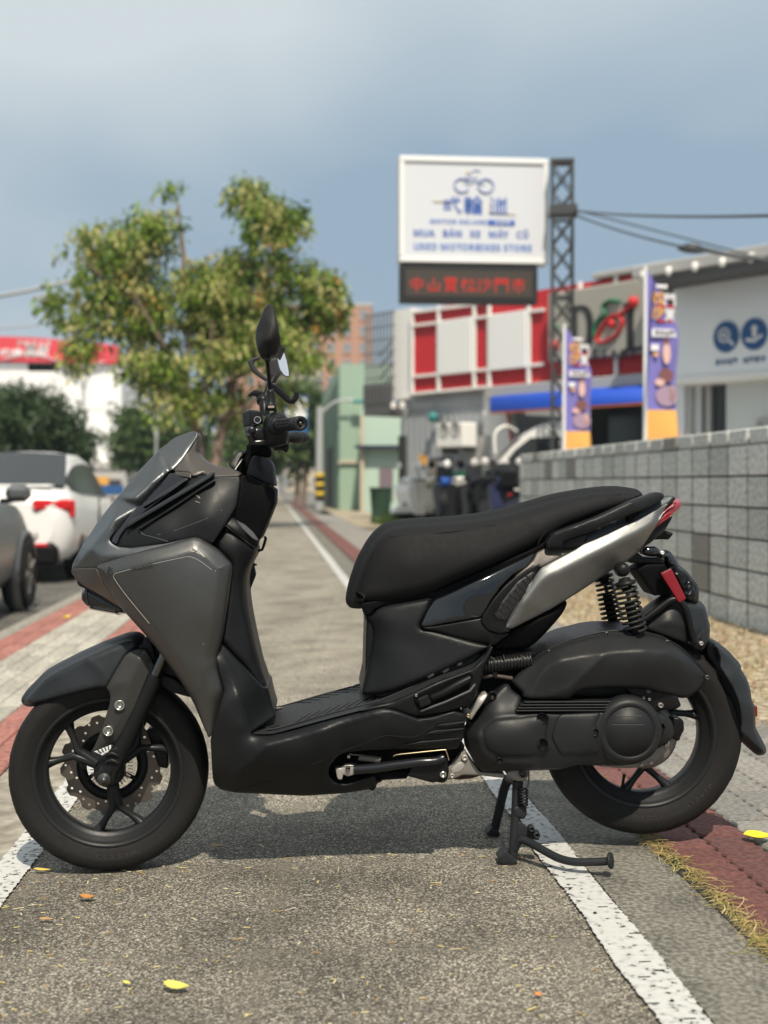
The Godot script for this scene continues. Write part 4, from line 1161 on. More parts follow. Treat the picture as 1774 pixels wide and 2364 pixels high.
	# ---------------- rear guard pieces
	panel(bike, "inner_mudguard", M.plastic_dusty, "G", [440, 1052, 640, 900, 720, 932, 760, 1000, 790, 1200, 770, 1232, 720, 1210, 600, 1170, 440, 1112], {"crease": [[5, 10, 450, 1090, 620, 1060, 740, 1090]], "zc": [440, 1052, 60, 640, 900, 60, 760, 1000, 66, 770, 1232, 66, 440, 1112, 70, 620, 1040, 84], "r": 6, "thru": true, "crown": 12, "cr": 8})
	st = ST()
	tube(st, smoothpath(path3("G", [432, 1045, 82, 540, 965, 82, 640, 898, 82, 705, 918, 82, 745, 985, 84, 770, 1090, 84, 800, 1205, 84])), 0.009, 10)
	obj(bike, "guard_bar", st, M.black)
	panel(bike, "guard_shell", M.plastic_blue, "G", [735, 930, 800, 940, 870, 950, 890, 1040, 908, 1100, 904, 1195, 882, 1245, 845, 1278, 800, 1250, 800, 1200, 770, 1080], {"zc": [735, 930, 74, 870, 950, 60, 908, 1100, 56, 845, 1278, 66, 800, 1200, 78], "r": 6, "thru": true, "crown": 14, "cr": 10})
	panel(bike, "guard_tab", M.plastic_blue, "G", [795, 1200, 860, 1105, 872, 1130, 862, 1175, 812, 1205], {"z": 84, "r": 3, "t": 14, "cr": 5})
	panel(bike, "guard_lug", M.dark_metal, "G", [740, 1215, 790, 1188, 880, 1200, 885, 1250, 845, 1280, 780, 1240], {"z": 82, "r": 4, "t": 24, "cr": 8})
	bolt(last, "guard_bolt", M.alu, "G", 850, 1218, 86, 5.5, 5)
	panel(bike, "mudguard_inner", M.dead_black, "G", [892, 1235, 930, 1208, 968, 1235, 1000, 1500, 1110, 1700, 1130, 1860, 1060, 1740, 985, 1420, 892, 1310], {"z": 62, "r": 4, "thru": true, "cr": 8})
	panel(bike, "rear_mudguard", M.plastic_blue, "G", [962, 1236, 1000, 1262, 1060, 1312, 1112, 1372, 1136, 1396, 1138, 1425, 1150, 1446, 1182, 1500, 1206, 1580, 1216, 1650, 1240, 1702, 1240, 1850, 1262, 1900, 1316, 2008, 1310, 2020, 1290, 2005, 1180, 1902, 1130, 1862, 1145, 1800, 1128, 1660, 1080, 1540, 1010, 1430, 985, 1392, 990, 1330],
		{"crease": [[4, 8, 1000, 1290, 1080, 1400, 1150, 1560, 1190, 1750]], "zc": [962, 1236, 78, 1112, 1372, 62, 1206, 1580, 58, 1240, 1750, 58, 1316, 2010, 40, 1130, 1862, 74, 1128, 1660, 84, 1010, 1430, 86, 985, 1392, 84, 1090, 1450, 80, 1180, 1660, 76], "r": 5, "dr": 9, "thru": true, "crown": 14, "cr": 10, "h": 7})
	panel(bike, "rear_reflector", M.red_dark, "G", [1236, 1676, 1260, 1672, 1262, 1750, 1240, 1756], {"z": 26, "r": 2, "thru": true, "cr": 3})
	# ---------------- stands
	var cs := Node3D.new()
	cs.name = "centre_stand"
	bike.add_child(cs, true)
	panel(cs, "stand_bracket", M.alu_dark, "F", [268, 836, 300, 816, 385, 808, 390, 850, 375, 878, 330, 880, 300, 864], {"z": 135, "r": 4, "t": 40, "cr": 5})
	bolt(last, "bracket_bolt", M.dark_steel, "F", 360, 842, 139, 8, 6, true)
	var top := at3("F", 335, 880, 112)
	st = ST()
	tube(st, [top, at3("F", 326, 1040, 116), at3("F", 308, 1285, 121)], [0.0135, 0.0125, 0.0115], 12)
	obj(cs, "leg", st, M.stand)
	st = ST()
	tube(st, path3("F", [285, 860, -100, 262, 920, -112, 205, 1162, -140]), [0.013, 0.0125, 0.012], 12)
	obj(cs, "leg", st, M.stand)
	st = ST()
	tube(st, [top, at3("F", 285, 870, -102)], 0.011, 10)
	obj(cs, "cross_bar", st, M.stand)
	panel(cs, "foot_plate", M.stand, "F", [228, 1285, 270, 1245, 330, 1300, 334, 1322, 245, 1320], {"z": 142, "r": 3, "t": 45, "cr": 5})
	panel(cs, "foot_plate", M.stand, "F", [168, 1160, 200, 1120, 240, 1150, 240, 1172, 176, 1170], {"z": -118, "r": 3, "t": 45, "cr": 5})
	spring(cs, "stand_spring", M.black, at3("F", 362, 915, 130), at3("F", 362, 1005, 130), 0.011, 0.011, 0.0026, 6)
	st = ST()
	tube(st, path3("F", [392, 812, 138, 393, 860, 140, 388, 910, 138, 370, 918, 132]), 0.0022, 6)
	obj(cs, "spring_hook", st, M.dark_steel)
	panel(cs, "rubber_stop", M.stand, "F", [308, 1015, 380, 1000, 382, 1060, 366, 1082, 312, 1070], {"z": 130, "r": 6, "t": 26, "cr": 8})
	panel(cs, "gusset", M.stand, "F", [318, 1090, 350, 1095, 392, 1130, 445, 1155, 448, 1192, 350, 1180, 320, 1190], {"z": 128, "r": 3, "t": 12, "cr": 4})
	bolt(cs, "gusset_bolt", M.stand, "F", 405, 1128, 136, 8, 12)
	bolt(cs, "gusset_bolt", M.stand, "F", 432, 1160, 136, 9, 14)
	st = ST()
	tube(st, smoothpath(path3("F", [318, 1240, 124, 348, 1190, 132, 400, 1205, 152, 470, 1245, 190, 560, 1290, 232, 660, 1308, 264, 820, 1302, 292]), 5), 0.0098, 12)
	obj(cs, "pedal_arm", st, M.stand)
	st = ST()
	var pa := at3("F", 812, 1300, 290)
	var pd := (pa - at3("F", 660, 1308, 258)).normalized()
	lathe(st, pa + pd * 0.002, pd, [[0, 0], [0.017, 0], [0.0195, 0.003], [0.0195, 0.006], [0.017, 0.008], [0, 0.008]], 24)
	obj(cs, "pedal_pad", st, M.stand)
	var ss := Node3D.new()
	ss.name = "side_stand"
	bike.add_child(ss, true)
	panel(ss, "stand_hinge", M.alu, "U", [512, 572, 560, 572, 590, 550, 640, 548, 680, 556, 682, 600, 650, 630, 600, 640, 575, 620, 565, 668, 530, 662], {"z": 150, "r": 3, "t": 20, "cr": 5})
	bolt(last, "hinge_bolt", M.dark_steel, "U", 610, 576, 154, 6, 6)
	bolt(last, "hinge_pin", M.steel, "U", 616, 485, 152, 4.5, 6)
	st = ST()
	tube(st, smoothpath(path3("U", [660, 585, 152, 800, 575, 160, 950, 555, 168, 1150, 530, 176, 1280, 520, 178, 1350, 490, 178])), [0.012, 0.012, 0.012, 0.012, 0.012, 0.012, 0.012, 0.0118, 0.0118, 0.0115, 0.0115, 0.011, 0.011, 0.011, 0.011, 0.011, 0.011, 0.011, 0.0105, 0.0105, 0.0105, 0.01, 0.01, 0.01, 0.009, 0.008], 12)
	obj(ss, "leg", st, M.gloss_stand)
	panel(ss, "stand_foot", M.black, "U", [1085, 600, 1100, 560, 1370, 500, 1385, 600, 1370, 670, 1340, 690, 1270, 680, 1262, 690, 1060, 628], {"z": 168, "r": 4, "t": 40, "cr": 6})
	bolt(last, "foot_bolt", M.steel, "U", 1338, 622, 172, 9, 7)
	panel(ss, "stand_lug", M.dead_black, "U", [745, 650, 830, 610, 1000, 590, 1085, 600, 1060, 655, 870, 668, 868, 680, 830, 680, 828, 720, 800, 752, 775, 738, 760, 700], {"z": 120, "r": 3, "t": 50, "cr": 3})
	spring(ss, "return_spring", M.alu_dark, at3("U", 695, 492, 156), at3("U", 858, 512, 160), 0.0068, 0.0068, 0.0011, 18)
	for q in [[620, 468, 700, 478], [858, 540, 975, 548]]:
		st = ST()
		tube(st, [at3("U", q[0], q[1], 158), at3("U", q[2], q[3], 160)], 0.0014, 6)
		obj(ss, "spring_end", st, M.alu_dark)
	st = ST()
	tube(st, smoothpath(path3("U", [960, 485, 176, 990, 472, 178, 1150, 455, 180, 1340, 436, 180, 1362, 445, 180, 1384, 515, 178]), 4), 0.0016, 6)
	obj(ss, "brake_pipe", st, M.brass)
	# ---------------- handlebar
	var hb := Node3D.new()
	hb.name = "handlebar"
	bike.add_child(hb, true)
	st = ST()
	tube(st, smoothpath([at3("C", 720, 1060, 200), at3("C", 700, 1110, 90), at3("C", 690, 1130, 0), at3("C", 700, 1110, 90) * Vector3(1, 1, -1), at3("C", 720, 1060, 200) * Vector3(1, 1, -1)]), 0.012, 10)
	obj(hb, "bar", st, M.black)
	st = ST()
	tube(st, [at3("C", 680, 1120, 0), at3("C", 630, 1240, 0), at3("C", 560, 1400, 0)], [0.03, 0.028, 0.03], 14)
	obj(hb, "steering_stem", st, M.dead_black)
	panel(hb, "reservoir", M.plastic, "M", [165, 606, 240, 575, 318, 545, 400, 555, 545, 580, 550, 800, 480, 832, 330, 838, 190, 892, 178, 800], {"zc": [165, 606, 168, 318, 545, 205, 545, 580, 200, 330, 838, 205, 190, 892, 170, 320, 700, 206], "r": 2.5, "t": 50, "cr": 3, "blur": 0, "h": 3})
	st = ST()
	lathe(st, at3("M", 455, 742, 206), Vector3.BACK, [[0, 0.003], [0.0062, 0.003], [0.0066, 0.0045], [0.0078, 0.0045], [0.0084, 0.0], [0, 0]], 24, true)
	obj(hb, "sight_glass", st, M.gloss)
	st = ST()
	lathe(st, at3("M", 455, 742, 210.2), Vector3.BACK, [[0.0072, 0.0], [0.0072, 0.0012], [0.0082, 0.0012], [0.0082, 0.0], [0.0072, 0.0]], 28)
	obj(hb, "sight_ring", st, M.white_grey)
	panel(hb, "brake_lever_clamp", M.gloss_stand, "M", [190, 895, 240, 865, 400, 830, 500, 862, 560, 900, 600, 1010, 590, 1210, 430, 1240, 395, 1140, 300, 1110, 250, 1040], {"zc": [190, 895, 175, 500, 862, 205, 590, 1210, 190, 300, 1110, 190, 400, 960, 218], "r": 4, "t": 60, "cr": 8, "h": 4})
	st = ST()
	ball(st, at3("M", 345, 935, 214), 0.011)
	obj(hb, "lever_pivot", st, M.gloss_stand)
	st = ST()
	tube(st, smoothpath(path3("M", [300, 1010, 205, 330, 1080, 200, 380, 1170, 196, 520, 1170, 194, 600, 1150, 190]), 4), 0.008, 8)
	obj(hb, "switch_lever", st, M.gloss_stand)
	panel(hb, "switch_housing", M.plastic, "M", [588, 1240, 572, 1100, 560, 900, 575, 760, 620, 670, 700, 612, 800, 588, 900, 594, 980, 640, 1030, 720, 1050, 900, 1045, 1100, 1010, 1220, 780, 1268], {"zc": [588, 1240, 196, 560, 900, 206, 700, 612, 214, 900, 594, 216, 1050, 900, 216, 1010, 1220, 206, 780, 1268, 206, 820, 900, 240], "r": 8, "dr": 14, "t": 60, "cr": 10, "h": 4})
	st = ST()
	var ga := at3("M", 850, 850, 236)
	var gb := at3("M", 1292, 808, 352)
	var gt := (gb - ga).normalized()
	lathe(st, ga - gt * 0.012, gt, [[0, 0], [0.0215, 0.0], [0.0225, 0.006], [0.021, 0.016], [0, 0.018]], 28)
	obj(hb, "grip_flange", st, M.plastic)
	st = ST()
	var gl := ga.distance_to(gb)
	var gp := [[0, 0.0], [0.0155, 0.004]]
	for i in 14:
		var t := 0.012 + (gl - 0.040) * i / 13.0
		gp.append([0.0158 if i % 4 else 0.0148, t])
		gp.append([0.0158, t + 0.003])
	gp.append_array([[0.0150, gl - 0.026], [0.0168, gl - 0.022], [0.0174, gl - 0.008], [0.0165, gl], [0.009, gl - 0.001], [0.008, gl - 0.006], [0.003, gl - 0.006], [0.0, gl - 0.005]])
	lathe(st, ga, gt, gp, 28)
	obj(hb, "hand_grip", st, M.rubber)
	st = ST()
	lathe(st, gb - gt * 0.005, gt, [[0, 0.004], [0.0035, 0.004], [0.0045, 0.002], [0.0045, 0.0], [0, 0]], 14)
	obj(hb, "bar_end", st, M.dark_steel)
	var gu := gt.cross(Vector3.UP).normalized()
	for i in 7:
		for k in 3:
			st = ST()
			var c := ga + gt * (0.03 + i * 0.0095)
			var d := gu.rotated(gt, 2.6 + k * 0.42)
			bx(st, c - d * 0.0158, Vector3(0.0058, 0.0022, 0.0068), 0.0007, Basis(d, gt.cross(d), gt))
			obj(hb, "grip_stud", st, M.rubber)
	st = ST()
	var ha := at3("M", 1040, 1075, -250)
	var he := at3("M", 1375, 1085, -366)
	var ht := (he - ha).normalized()
	var hl := ha.distance_to(he)
	lathe(st, ha, ht, [[0, 0], [0.013, 0.0], [0.0135, hl * 0.3], [0.0165, hl * 0.34], [0.017, hl * 0.6], [0.016, hl * 0.62], [0.017, hl * 0.64], [0.017, hl * 0.8], [0.016, hl * 0.82], [0.0165, hl * 0.84], [0.014, hl * 0.96], [0.006, hl], [0, hl]], 24)
	obj(hb, "hand_grip", st, M.rubber)
	panel(hb, "switch_housing", M.black, "M", [990, 980, 1060, 985, 1090, 1060, 1050, 1200, 1060, 1290, 1010, 1390, 960, 1340, 900, 1350, 880, 1390, 850, 1340, 770, 1330, 760, 1270, 900, 1200], {"z": -200, "r": 4, "t": 50, "cr": 5, "h": 5})
	panel(hb, "switch_box", M.black, "M", [755, 1262, 1010, 1225, 1062, 1200, 1060, 1290, 1010, 1385, 960, 1330, 800, 1320, 770, 1300], {"z": 170, "r": 4, "t": 50, "cr": 6, "h": 5})
	panel(hb, "stem_cover", M.plastic, "C", [568, 1345, 580, 1300, 606, 1248, 622, 1232, 690, 1240, 745, 1268, 770, 1310, 782, 1470, 760, 1466, 620, 1408, 560, 1384], {"zc": [568, 1345, 92, 606, 1248, 82, 770, 1310, 66, 782, 1470, 88, 620, 1408, 100, 680, 1340, 100], "r": 4, "thru": true, "cr": 8})
	panel(hb, "stem_cover_front", M.plastic, "C", [420, 1306, 470, 1230, 500, 1204, 545, 1194, 560, 1212, 520, 1250, 500, 1300, 478, 1345], {"zc": [420, 1306, 66, 545, 1194, 50, 478, 1345, 74], "r": 4, "thru": true, "cr": 8})
	st = ST()
	tube(st, path3("C", [476, 1342, 78, 530, 1262, 66]), 0.0016, 6)
	obj(hb, "trim_edge", st, M.white_grey)
	panel(hb, "stem_clamp", M.dead_black, "C", [560, 1150, 640, 1120, 740, 1150, 760, 1240, 700, 1250, 610, 1230, 560, 1380, 480, 1345, 540, 1250, 570, 1210], {"z": 46, "r": 4, "thru": true, "cr": 8})
	for q in [[640, 1412], [670, 1428], [705, 1446], [745, 1462]]:
		st = ST()
		bx(st, at3("C", q[0], q[1], 40), Vector3(0.008, 0.004, 0.01), 0.001, Basis(Vector3.BACK, -0.5))
		obj(hb, "gap_clip", st, M.brass)
	# mirrors
	var mz := 268.0
	st = ST()
	lathe(st, at3("M", 712, 560, 205), (at3("M", 700, 170, 212) - at3("M", 712, 560, 205)).normalized(), [[0, 0], [0.0135, 0.0], [0.0138, 0.016], [0.0115, 0.018], [0.0098, 0.02], [0.0096, 0.044], [0.008, 0.05], [0, 0.05]], 22)
	obj(hb, "mirror_boot", st, M.plastic)
	st = ST()
	bx(st, at3("M", 718, 495, 219), Vector3(0.015, 0.006, 0.004), 0.001)
	obj(hb, "boot_band", st, M.pink_grey)
	st = ST()
	tube(st, [at3("M", 700, 190, 212), at3("N", 640, 1900, 230), at3("N", 590, 1450, 262)], 0.0048, 10)
	obj(hb, "mirror_stem", st, M.black)
	panel(hb, "mirror_shell", M.mirror_shell, "N", [540, 1475, 440, 1400, 372, 1252, 326, 1060, 312, 905, 340, 700, 430, 450, 520, 225, 600, 135, 660, 112, 700, 122, 735, 175, 785, 300, 832, 530, 902, 900, 916, 1120, 852, 1282, 790, 1352, 700, 1375, 690, 1410, 640, 1472],
		{"zc": [540, 1475, 258, 312, 905, 250, 660, 112, 262, 916, 1120, 262, 690, 1400, 258, 420, 900, 276, 560, 1000, 300, 600, 500, 288, 760, 1000, 292], "r": 5, "dr": 9, "t": 24, "cr": 4, "h": 4})
	st = ST()
	ball(st, at3("N", 600, 1450, 262), 0.008)
	obj(hb, "mirror_joint", st, M.black)
	panel(hb, "mirror_shell", M.mirror_shell, "N", [640, 1385, 800, 1330, 830, 1320, 925, 1085, 960, 1110, 1025, 1190, 1010, 1230, 900, 1500, 880, 1690, 720, 1800, 650, 1790], {"zc": [640, 1385, -270, 925, 1085, -262, 1025, 1190, -262, 880, 1690, -262], "r": 3, "t": 26, "cr": 4, "h": 5})
	var g := path3("N", [822, 1312, -262, 930, 1150, -262, 1000, 1280, -262, 1060, 1480, -262, 1110, 1740, -262, 1117, 1862, -262, 1060, 1868, -262, 990, 1830, -262, 900, 1700, -262, 858, 1560, -262])
	st = ST()
	var mid := Vector3.ZERO
	for p in g: mid += p / g.size()
	var tl := func(p: Vector3) -> Vector3: return p + Vector3(0, 0, -(p.x - mid.x) * 0.45 - (p.y - mid.y) * 0.55)
	for i in g.size():
		tri(st, tl.call(mid), tl.call(g[i]), tl.call(g[(i + 1) % g.size()]))
	obj(hb, "mirror_glass", st, M.mirror)
	st = ST()
	var rimp := []
	for i in g.size() + 1: rimp.append(tl.call(g[i % g.size()]) + Vector3(0, 0, -0.002))
	tube(st, rimp, 0.002, 6)
	obj(hb, "mirror_rim", st, M.black)
	st = ST()
	tube(st, [at3("C", 760, 1000, 212) * Vector3(1, 1, -1), at3("C", 760, 700, -215), at3("N", 800, 1740, -255)], 0.0048, 10)
	obj(hb, "mirror_stem", st, M.black)
	# phone holder
	var ph := Node3D.new()
	ph.name = "phone_holder"
	bike.add_child(ph, true)
	panel(ph, "clamp_arm", M.black, "C", [755, 672, 790, 682, 850, 735, 905, 795, 925, 775, 932, 738, 950, 734, 966, 760, 958, 795, 935, 830, 905, 838, 868, 826, 800, 765, 760, 722], {"z": -40, "r": 3, "t": 40, "cr": 6, "h": 5})
	panel(ph, "clamp_arm", M.black, "C", [572, 775, 605, 740, 640, 722, 690, 740, 715, 790, 712, 850, 690, 858, 662, 820, 640, 782, 610, 772, 588, 786], {"z": -30, "r": 3, "t": 40, "cr": 6, "h": 5})
	panel(ph, "clamp_arm", M.holder_grey, "C", [568, 512, 598, 490, 660, 472, 668, 488, 620, 508, 618, 530, 652, 582, 720, 640, 722, 662, 690, 652, 604, 590], {"z": -90, "r": 3, "t": 30, "cr": 6, "h": 5})
	panel(ph, "clamp_back", M.holder_grey, "C", [735, 500, 795, 480, 812, 560, 830, 600, 800, 640, 760, 660, 735, 640], {"z": -120, "r": 3, "t": 30, "cr": 6, "h": 5})
	st = ST()
	tube(st, path3("C", [690, 850, -40, 740, 700, -60, 770, 640, -80]), [0.012, 0.009, 0.011], 12)
	obj(ph, "clamp_stalk", st, M.black)
	st = ST()
	ball(st, at3("C", 688, 812, -20), 0.017)
	obj(ph, "clamp_ball", st, M.black)
	st = ST()
	tube(st, path3("C", [688, 812, -20, 700, 860, 0, 705, 930, 0]), [0.011, 0.013, 0.013], 12)
	obj(ph, "clamp_post", st, M.black)

# ================================================================ ground: the lane runs away from the viewer, slightly to the left
const TR := -0.0845
const TL := -0.0621
func gx(o: float, z: float) -> float:             # o: offset across, z: distance
	var t := lerpf(TL, TR, clampf((o + 0.70) / 1.37, 0.0, 1.0))
	return o + t * minf(z, 12.0) + TR * maxf(z - 12.0, 0.0)

func gy(o: float) -> float:                       # the lane falls gently to the left
	return 0.0332 * (clampf(o, -0.72, 0.80) + 0.405)

func gp(o: float, z: float, up := 0.0) -> Vector3:
	return Vector3(gx(o, z), gy(o) + up, -z)

func zsteps(z0: float, z1: float) -> Array:
	var out := [z0]
	while out[-1] < z1:
		out.append(minf(z1, out[-1] + maxf(0.4, (out[-1] + 3.0) * 0.12)))
	return out

func strip(called: String, m: Material, os: Array, z0: float, z1: float, up: float) -> MeshInstance3D:
	var st := ST()
	var zs := zsteps(z0, z1)
	for i in zs.size() - 1:
		for k in os.size() - 1:
			quad(st, gp(os[k], zs[i], up), gp(os[k], zs[i + 1], up), gp(os[k + 1], zs[i + 1], up), gp(os[k + 1], zs[i], up))
	return struct(called, st, m)

func env_materials() -> void:
	var C := FastNoiseLite.TYPE_CELLULAR
	var cell := noise(C, 0.16, 4, 1)
	cell.cellular_return_type = FastNoiseLite.RETURN_CELL_VALUE
	cell.cellular_jitter = 1.0
	var cdist := noise(C, 0.16, 4, 1)
	cdist.cellular_return_type = FastNoiseLite.RETURN_DISTANCE
	cdist.cellular_jitter = 1.0
	var broad := ntex(noise(FastNoiseLite.TYPE_SIMPLEX_SMOOTH, 0.012, 31, 5), 512, [[0.0, g3(0.52)], [0.35, g3(0.78)], [0.6, g3(0.95)], [1.0, g3(1.0)]])
	var aspht := ntex(cell, 1024, [[0.0, Color(0.093, 0.082, 0.068)], [0.30, Color(0.186, 0.167, 0.139)], [0.55, Color(0.295, 0.267, 0.225)], [0.76, Color(0.480, 0.442, 0.369)], [0.90, Color(0.775, 0.721, 0.605)], [1.0, Color(1.000, 0.961, 0.822)]])
	var asphn := ntex(cdist, 1024, [], true, 7.0)
	var lay := func(m: StandardMaterial3D, sc: float) -> StandardMaterial3D:
		m.detail_enabled = true
		m.detail_albedo = broad
		m.detail_blend_mode = BaseMaterial3D.BLEND_MODE_MUL
		m.detail_uv_layer = BaseMaterial3D.DETAIL_UV_2
		m.uv2_triplanar = true
		m.uv2_world_triplanar = true
		m.uv2_scale = Vector3.ONE * sc
		return m
	M.asphalt = tripl(mat(Color(1, 1, 1), 0.88), 1.0 / 0.62)
	M.asphalt.albedo_texture = aspht
	M.asphalt.normal_enabled = true
	M.asphalt.normal_texture = asphn
	M.asphalt.normal_scale = 0.9
	lay.call(M.asphalt, 0.35)
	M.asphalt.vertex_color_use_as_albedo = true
	M.road = tripl(mat(Color(0.36, 0.365, 0.38), 0.9), 1.0 / 1.4)
	M.road.albedo_texture = aspht
	lay.call(M.road, 0.2)
	var conc := ntex(noise(FastNoiseLite.TYPE_SIMPLEX_SMOOTH, 0.022, 41, 9), 1024, [[0.0, Color(0.085, 0.079, 0.066)], [0.36, Color(0.135, 0.127, 0.108)], [0.50, Color(0.185, 0.175, 0.150)], [0.66, Color(0.245, 0.232, 0.20)], [1.0, Color(0.36, 0.34, 0.29)]])
	var fine := ntex(noise(FastNoiseLite.TYPE_SIMPLEX, 0.09, 12, 4), 512, [], true, 5.0)
	M.gutter = tripl(mat(Color(1.0, 1.0, 0.98), 0.92), 2.6)
	M.gutter.albedo_texture = conc
	M.gutter.normal_enabled = true
	M.gutter.normal_texture = fine
	M.gutter.normal_scale = 0.5
	lay.call(M.gutter, 0.8)
	M.gutter_pale = tripl(mat(Color(1.0, 0.96, 0.9), 0.92), 0.8)
	M.gutter_pale.albedo_texture = ntex(noise(FastNoiseLite.TYPE_SIMPLEX, 0.02, 43, 6), 512, [[0.0, Color(0.16, 0.15, 0.125)], [0.5, Color(0.26, 0.245, 0.21)], [1.0, Color(0.42, 0.40, 0.35)]])
	var paint := ntex(noise(FastNoiseLite.TYPE_SIMPLEX, 0.022, 51, 7), 1024)
	var gr := Gradient.new()
	gr.offsets = PackedFloat32Array([0.0, 0.22, 0.25, 0.42, 1.0])
	gr.colors = PackedColorArray([Color(0.5, 0.5, 0.5, 0.0), Color(0.6, 0.6, 0.6, 0.0), Color(0.72, 0.72, 0.71, 1.0), Color(0.86, 0.86, 0.85, 1.0), Color(0.91, 0.91, 0.90, 1.0)])
	paint.color_ramp = gr
	M.paint = tripl(mat(Color(0.70, 0.70, 0.69), 0.75), 1.3)
	M.paint.albedo_texture = paint
	M.paint.transparency = BaseMaterial3D.TRANSPARENCY_ALPHA_SCISSOR
	M.paint.alpha_scissor_threshold = 0.5
	var stone := ntex(noise(FastNoiseLite.TYPE_SIMPLEX, 0.03, 61, 6), 512, [[0.0, g3(0.40)], [0.4, g3(0.70)], [0.7, g3(0.92)], [1.0, g3(1.0)]])
	var st2 := func(c: Color, sc := 2.5, rough := 0.9) -> StandardMaterial3D:
		var m := tripl(mat(c, rough), sc)
		m.albedo_texture = stone
		m.normal_enabled = true
		m.normal_texture = fine
		m.normal_scale = 0.25
		return m
	M.red_pavers = [st2.call(Color(0.175, 0.070, 0.062)), st2.call(Color(0.200, 0.082, 0.072)), st2.call(Color(0.150, 0.064, 0.058))]
	M.grey_pavers = [st2.call(Color(0.275, 0.262, 0.238)), st2.call(Color(0.315, 0.30, 0.272)), st2.call(Color(0.24, 0.23, 0.212))]
	M.pale_pavers = [st2.call(Color(0.50, 0.47, 0.40), 1.5), st2.call(Color(0.56, 0.53, 0.45), 1.5), st2.call(Color(0.43, 0.405, 0.345), 1.5)]
	M.rose_pavers = [st2.call(Color(0.44, 0.185, 0.150), 1.5), st2.call(Color(0.39, 0.165, 0.135), 1.5), st2.call(Color(0.48, 0.21, 0.175), 1.5)]
	M.joint = st2.call(Color(0.045, 0.041, 0.034))
	M.kerb = st2.call(Color(0.36, 0.34, 0.29), 1.2)
	M.blocks = [st2.call(Color(0.60, 0.62, 0.59), 1.3), st2.call(Color(0.68, 0.70, 0.67), 1.3), st2.call(Color(0.52, 0.54, 0.515), 1.3), st2.call(Color(0.30, 0.29, 0.265), 2.6), st2.call(Color(0.74, 0.75, 0.72), 1.3)]
	M.mortar = st2.call(Color(0.075, 0.073, 0.068), 3.0)
	M.soil = tripl(mat(Color(1, 1, 1), 0.95), 0.7)
	M.soil.albedo_texture = ntex(noise(FastNoiseLite.TYPE_SIMPLEX, 0.03, 71, 7), 512, [[0.0, Color(0.13, 0.10, 0.07)], [0.4, Color(0.27, 0.22, 0.15)], [0.6, Color(0.40, 0.34, 0.24)], [1.0, Color(0.54, 0.48, 0.36)]])
	M.ground_far = mat(Color(0.17, 0.16, 0.145), 0.95)
	M.lot = st2.call(Color(0.34, 0.32, 0.28), 0.6)
	M.straw = mat(Color(0.52, 0.42, 0.20), 0.8)
	M.straw.vertex_color_use_as_albedo = true
	M.straw.albedo_color = Color.WHITE

func paver_mesh(w: float, l: float, amp: float, gap: float, bow: float) -> ArrayMesh:     # seen from above: x across, z along; wavy long sides
	var top := []
	var out := []
	var zig := func(v: float) -> float:           # period l / 4
		var t := fposmod(v / (l * 0.25), 1.0)
		return amp * (4.0 * absf(t - 0.5) - 1.0)
	var rim := func(g: float, y: float) -> Array:
		var r := []
		var gz := g + 0.0025
		for i in 9:
			var v := -l * 0.5 + l * i / 8.0
			r.append(Vector3(-w * 0.5 + g + zig.call(v + l * 0.5), y, clampf(v, -l * 0.5 + gz, l * 0.5 - gz)))
		r.append(Vector3(zig.call(0.0), y, l * 0.5 - gz + bow))
		for i in range(8, -1, -1):
			var v := -l * 0.5 + l * i / 8.0
			r.append(Vector3(w * 0.5 - g + zig.call(v + l * 0.5), y, clampf(v, -l * 0.5 + gz, l * 0.5 - gz)))
		r.append(Vector3(zig.call(0.0), y, -l * 0.5 + gz + bow))
		return r
	top = rim.call(gap + 0.004, 0.0)
	out = rim.call(gap, -0.005)
	var low: Array = rim.call(gap * 0.9, -0.02)
	var st := ST()
	var n := top.size()
	var c := Vector3(0, 0.0006, 0)
	for i in n:
		var j := (i + 1) % n
		st.set_smooth_group(-1)
		tri_out(st, c, top[i], top[j], Vector3(0, -1, 0))
		quad_out(st, out[i], out[j], top[j], top[i], Vector3(0, -0.03, 0))
		quad_out(st, low[i], low[j], out[j], out[i], Vector3(0, -0.01, 0))
	st.generate_normals()
	return st.commit()

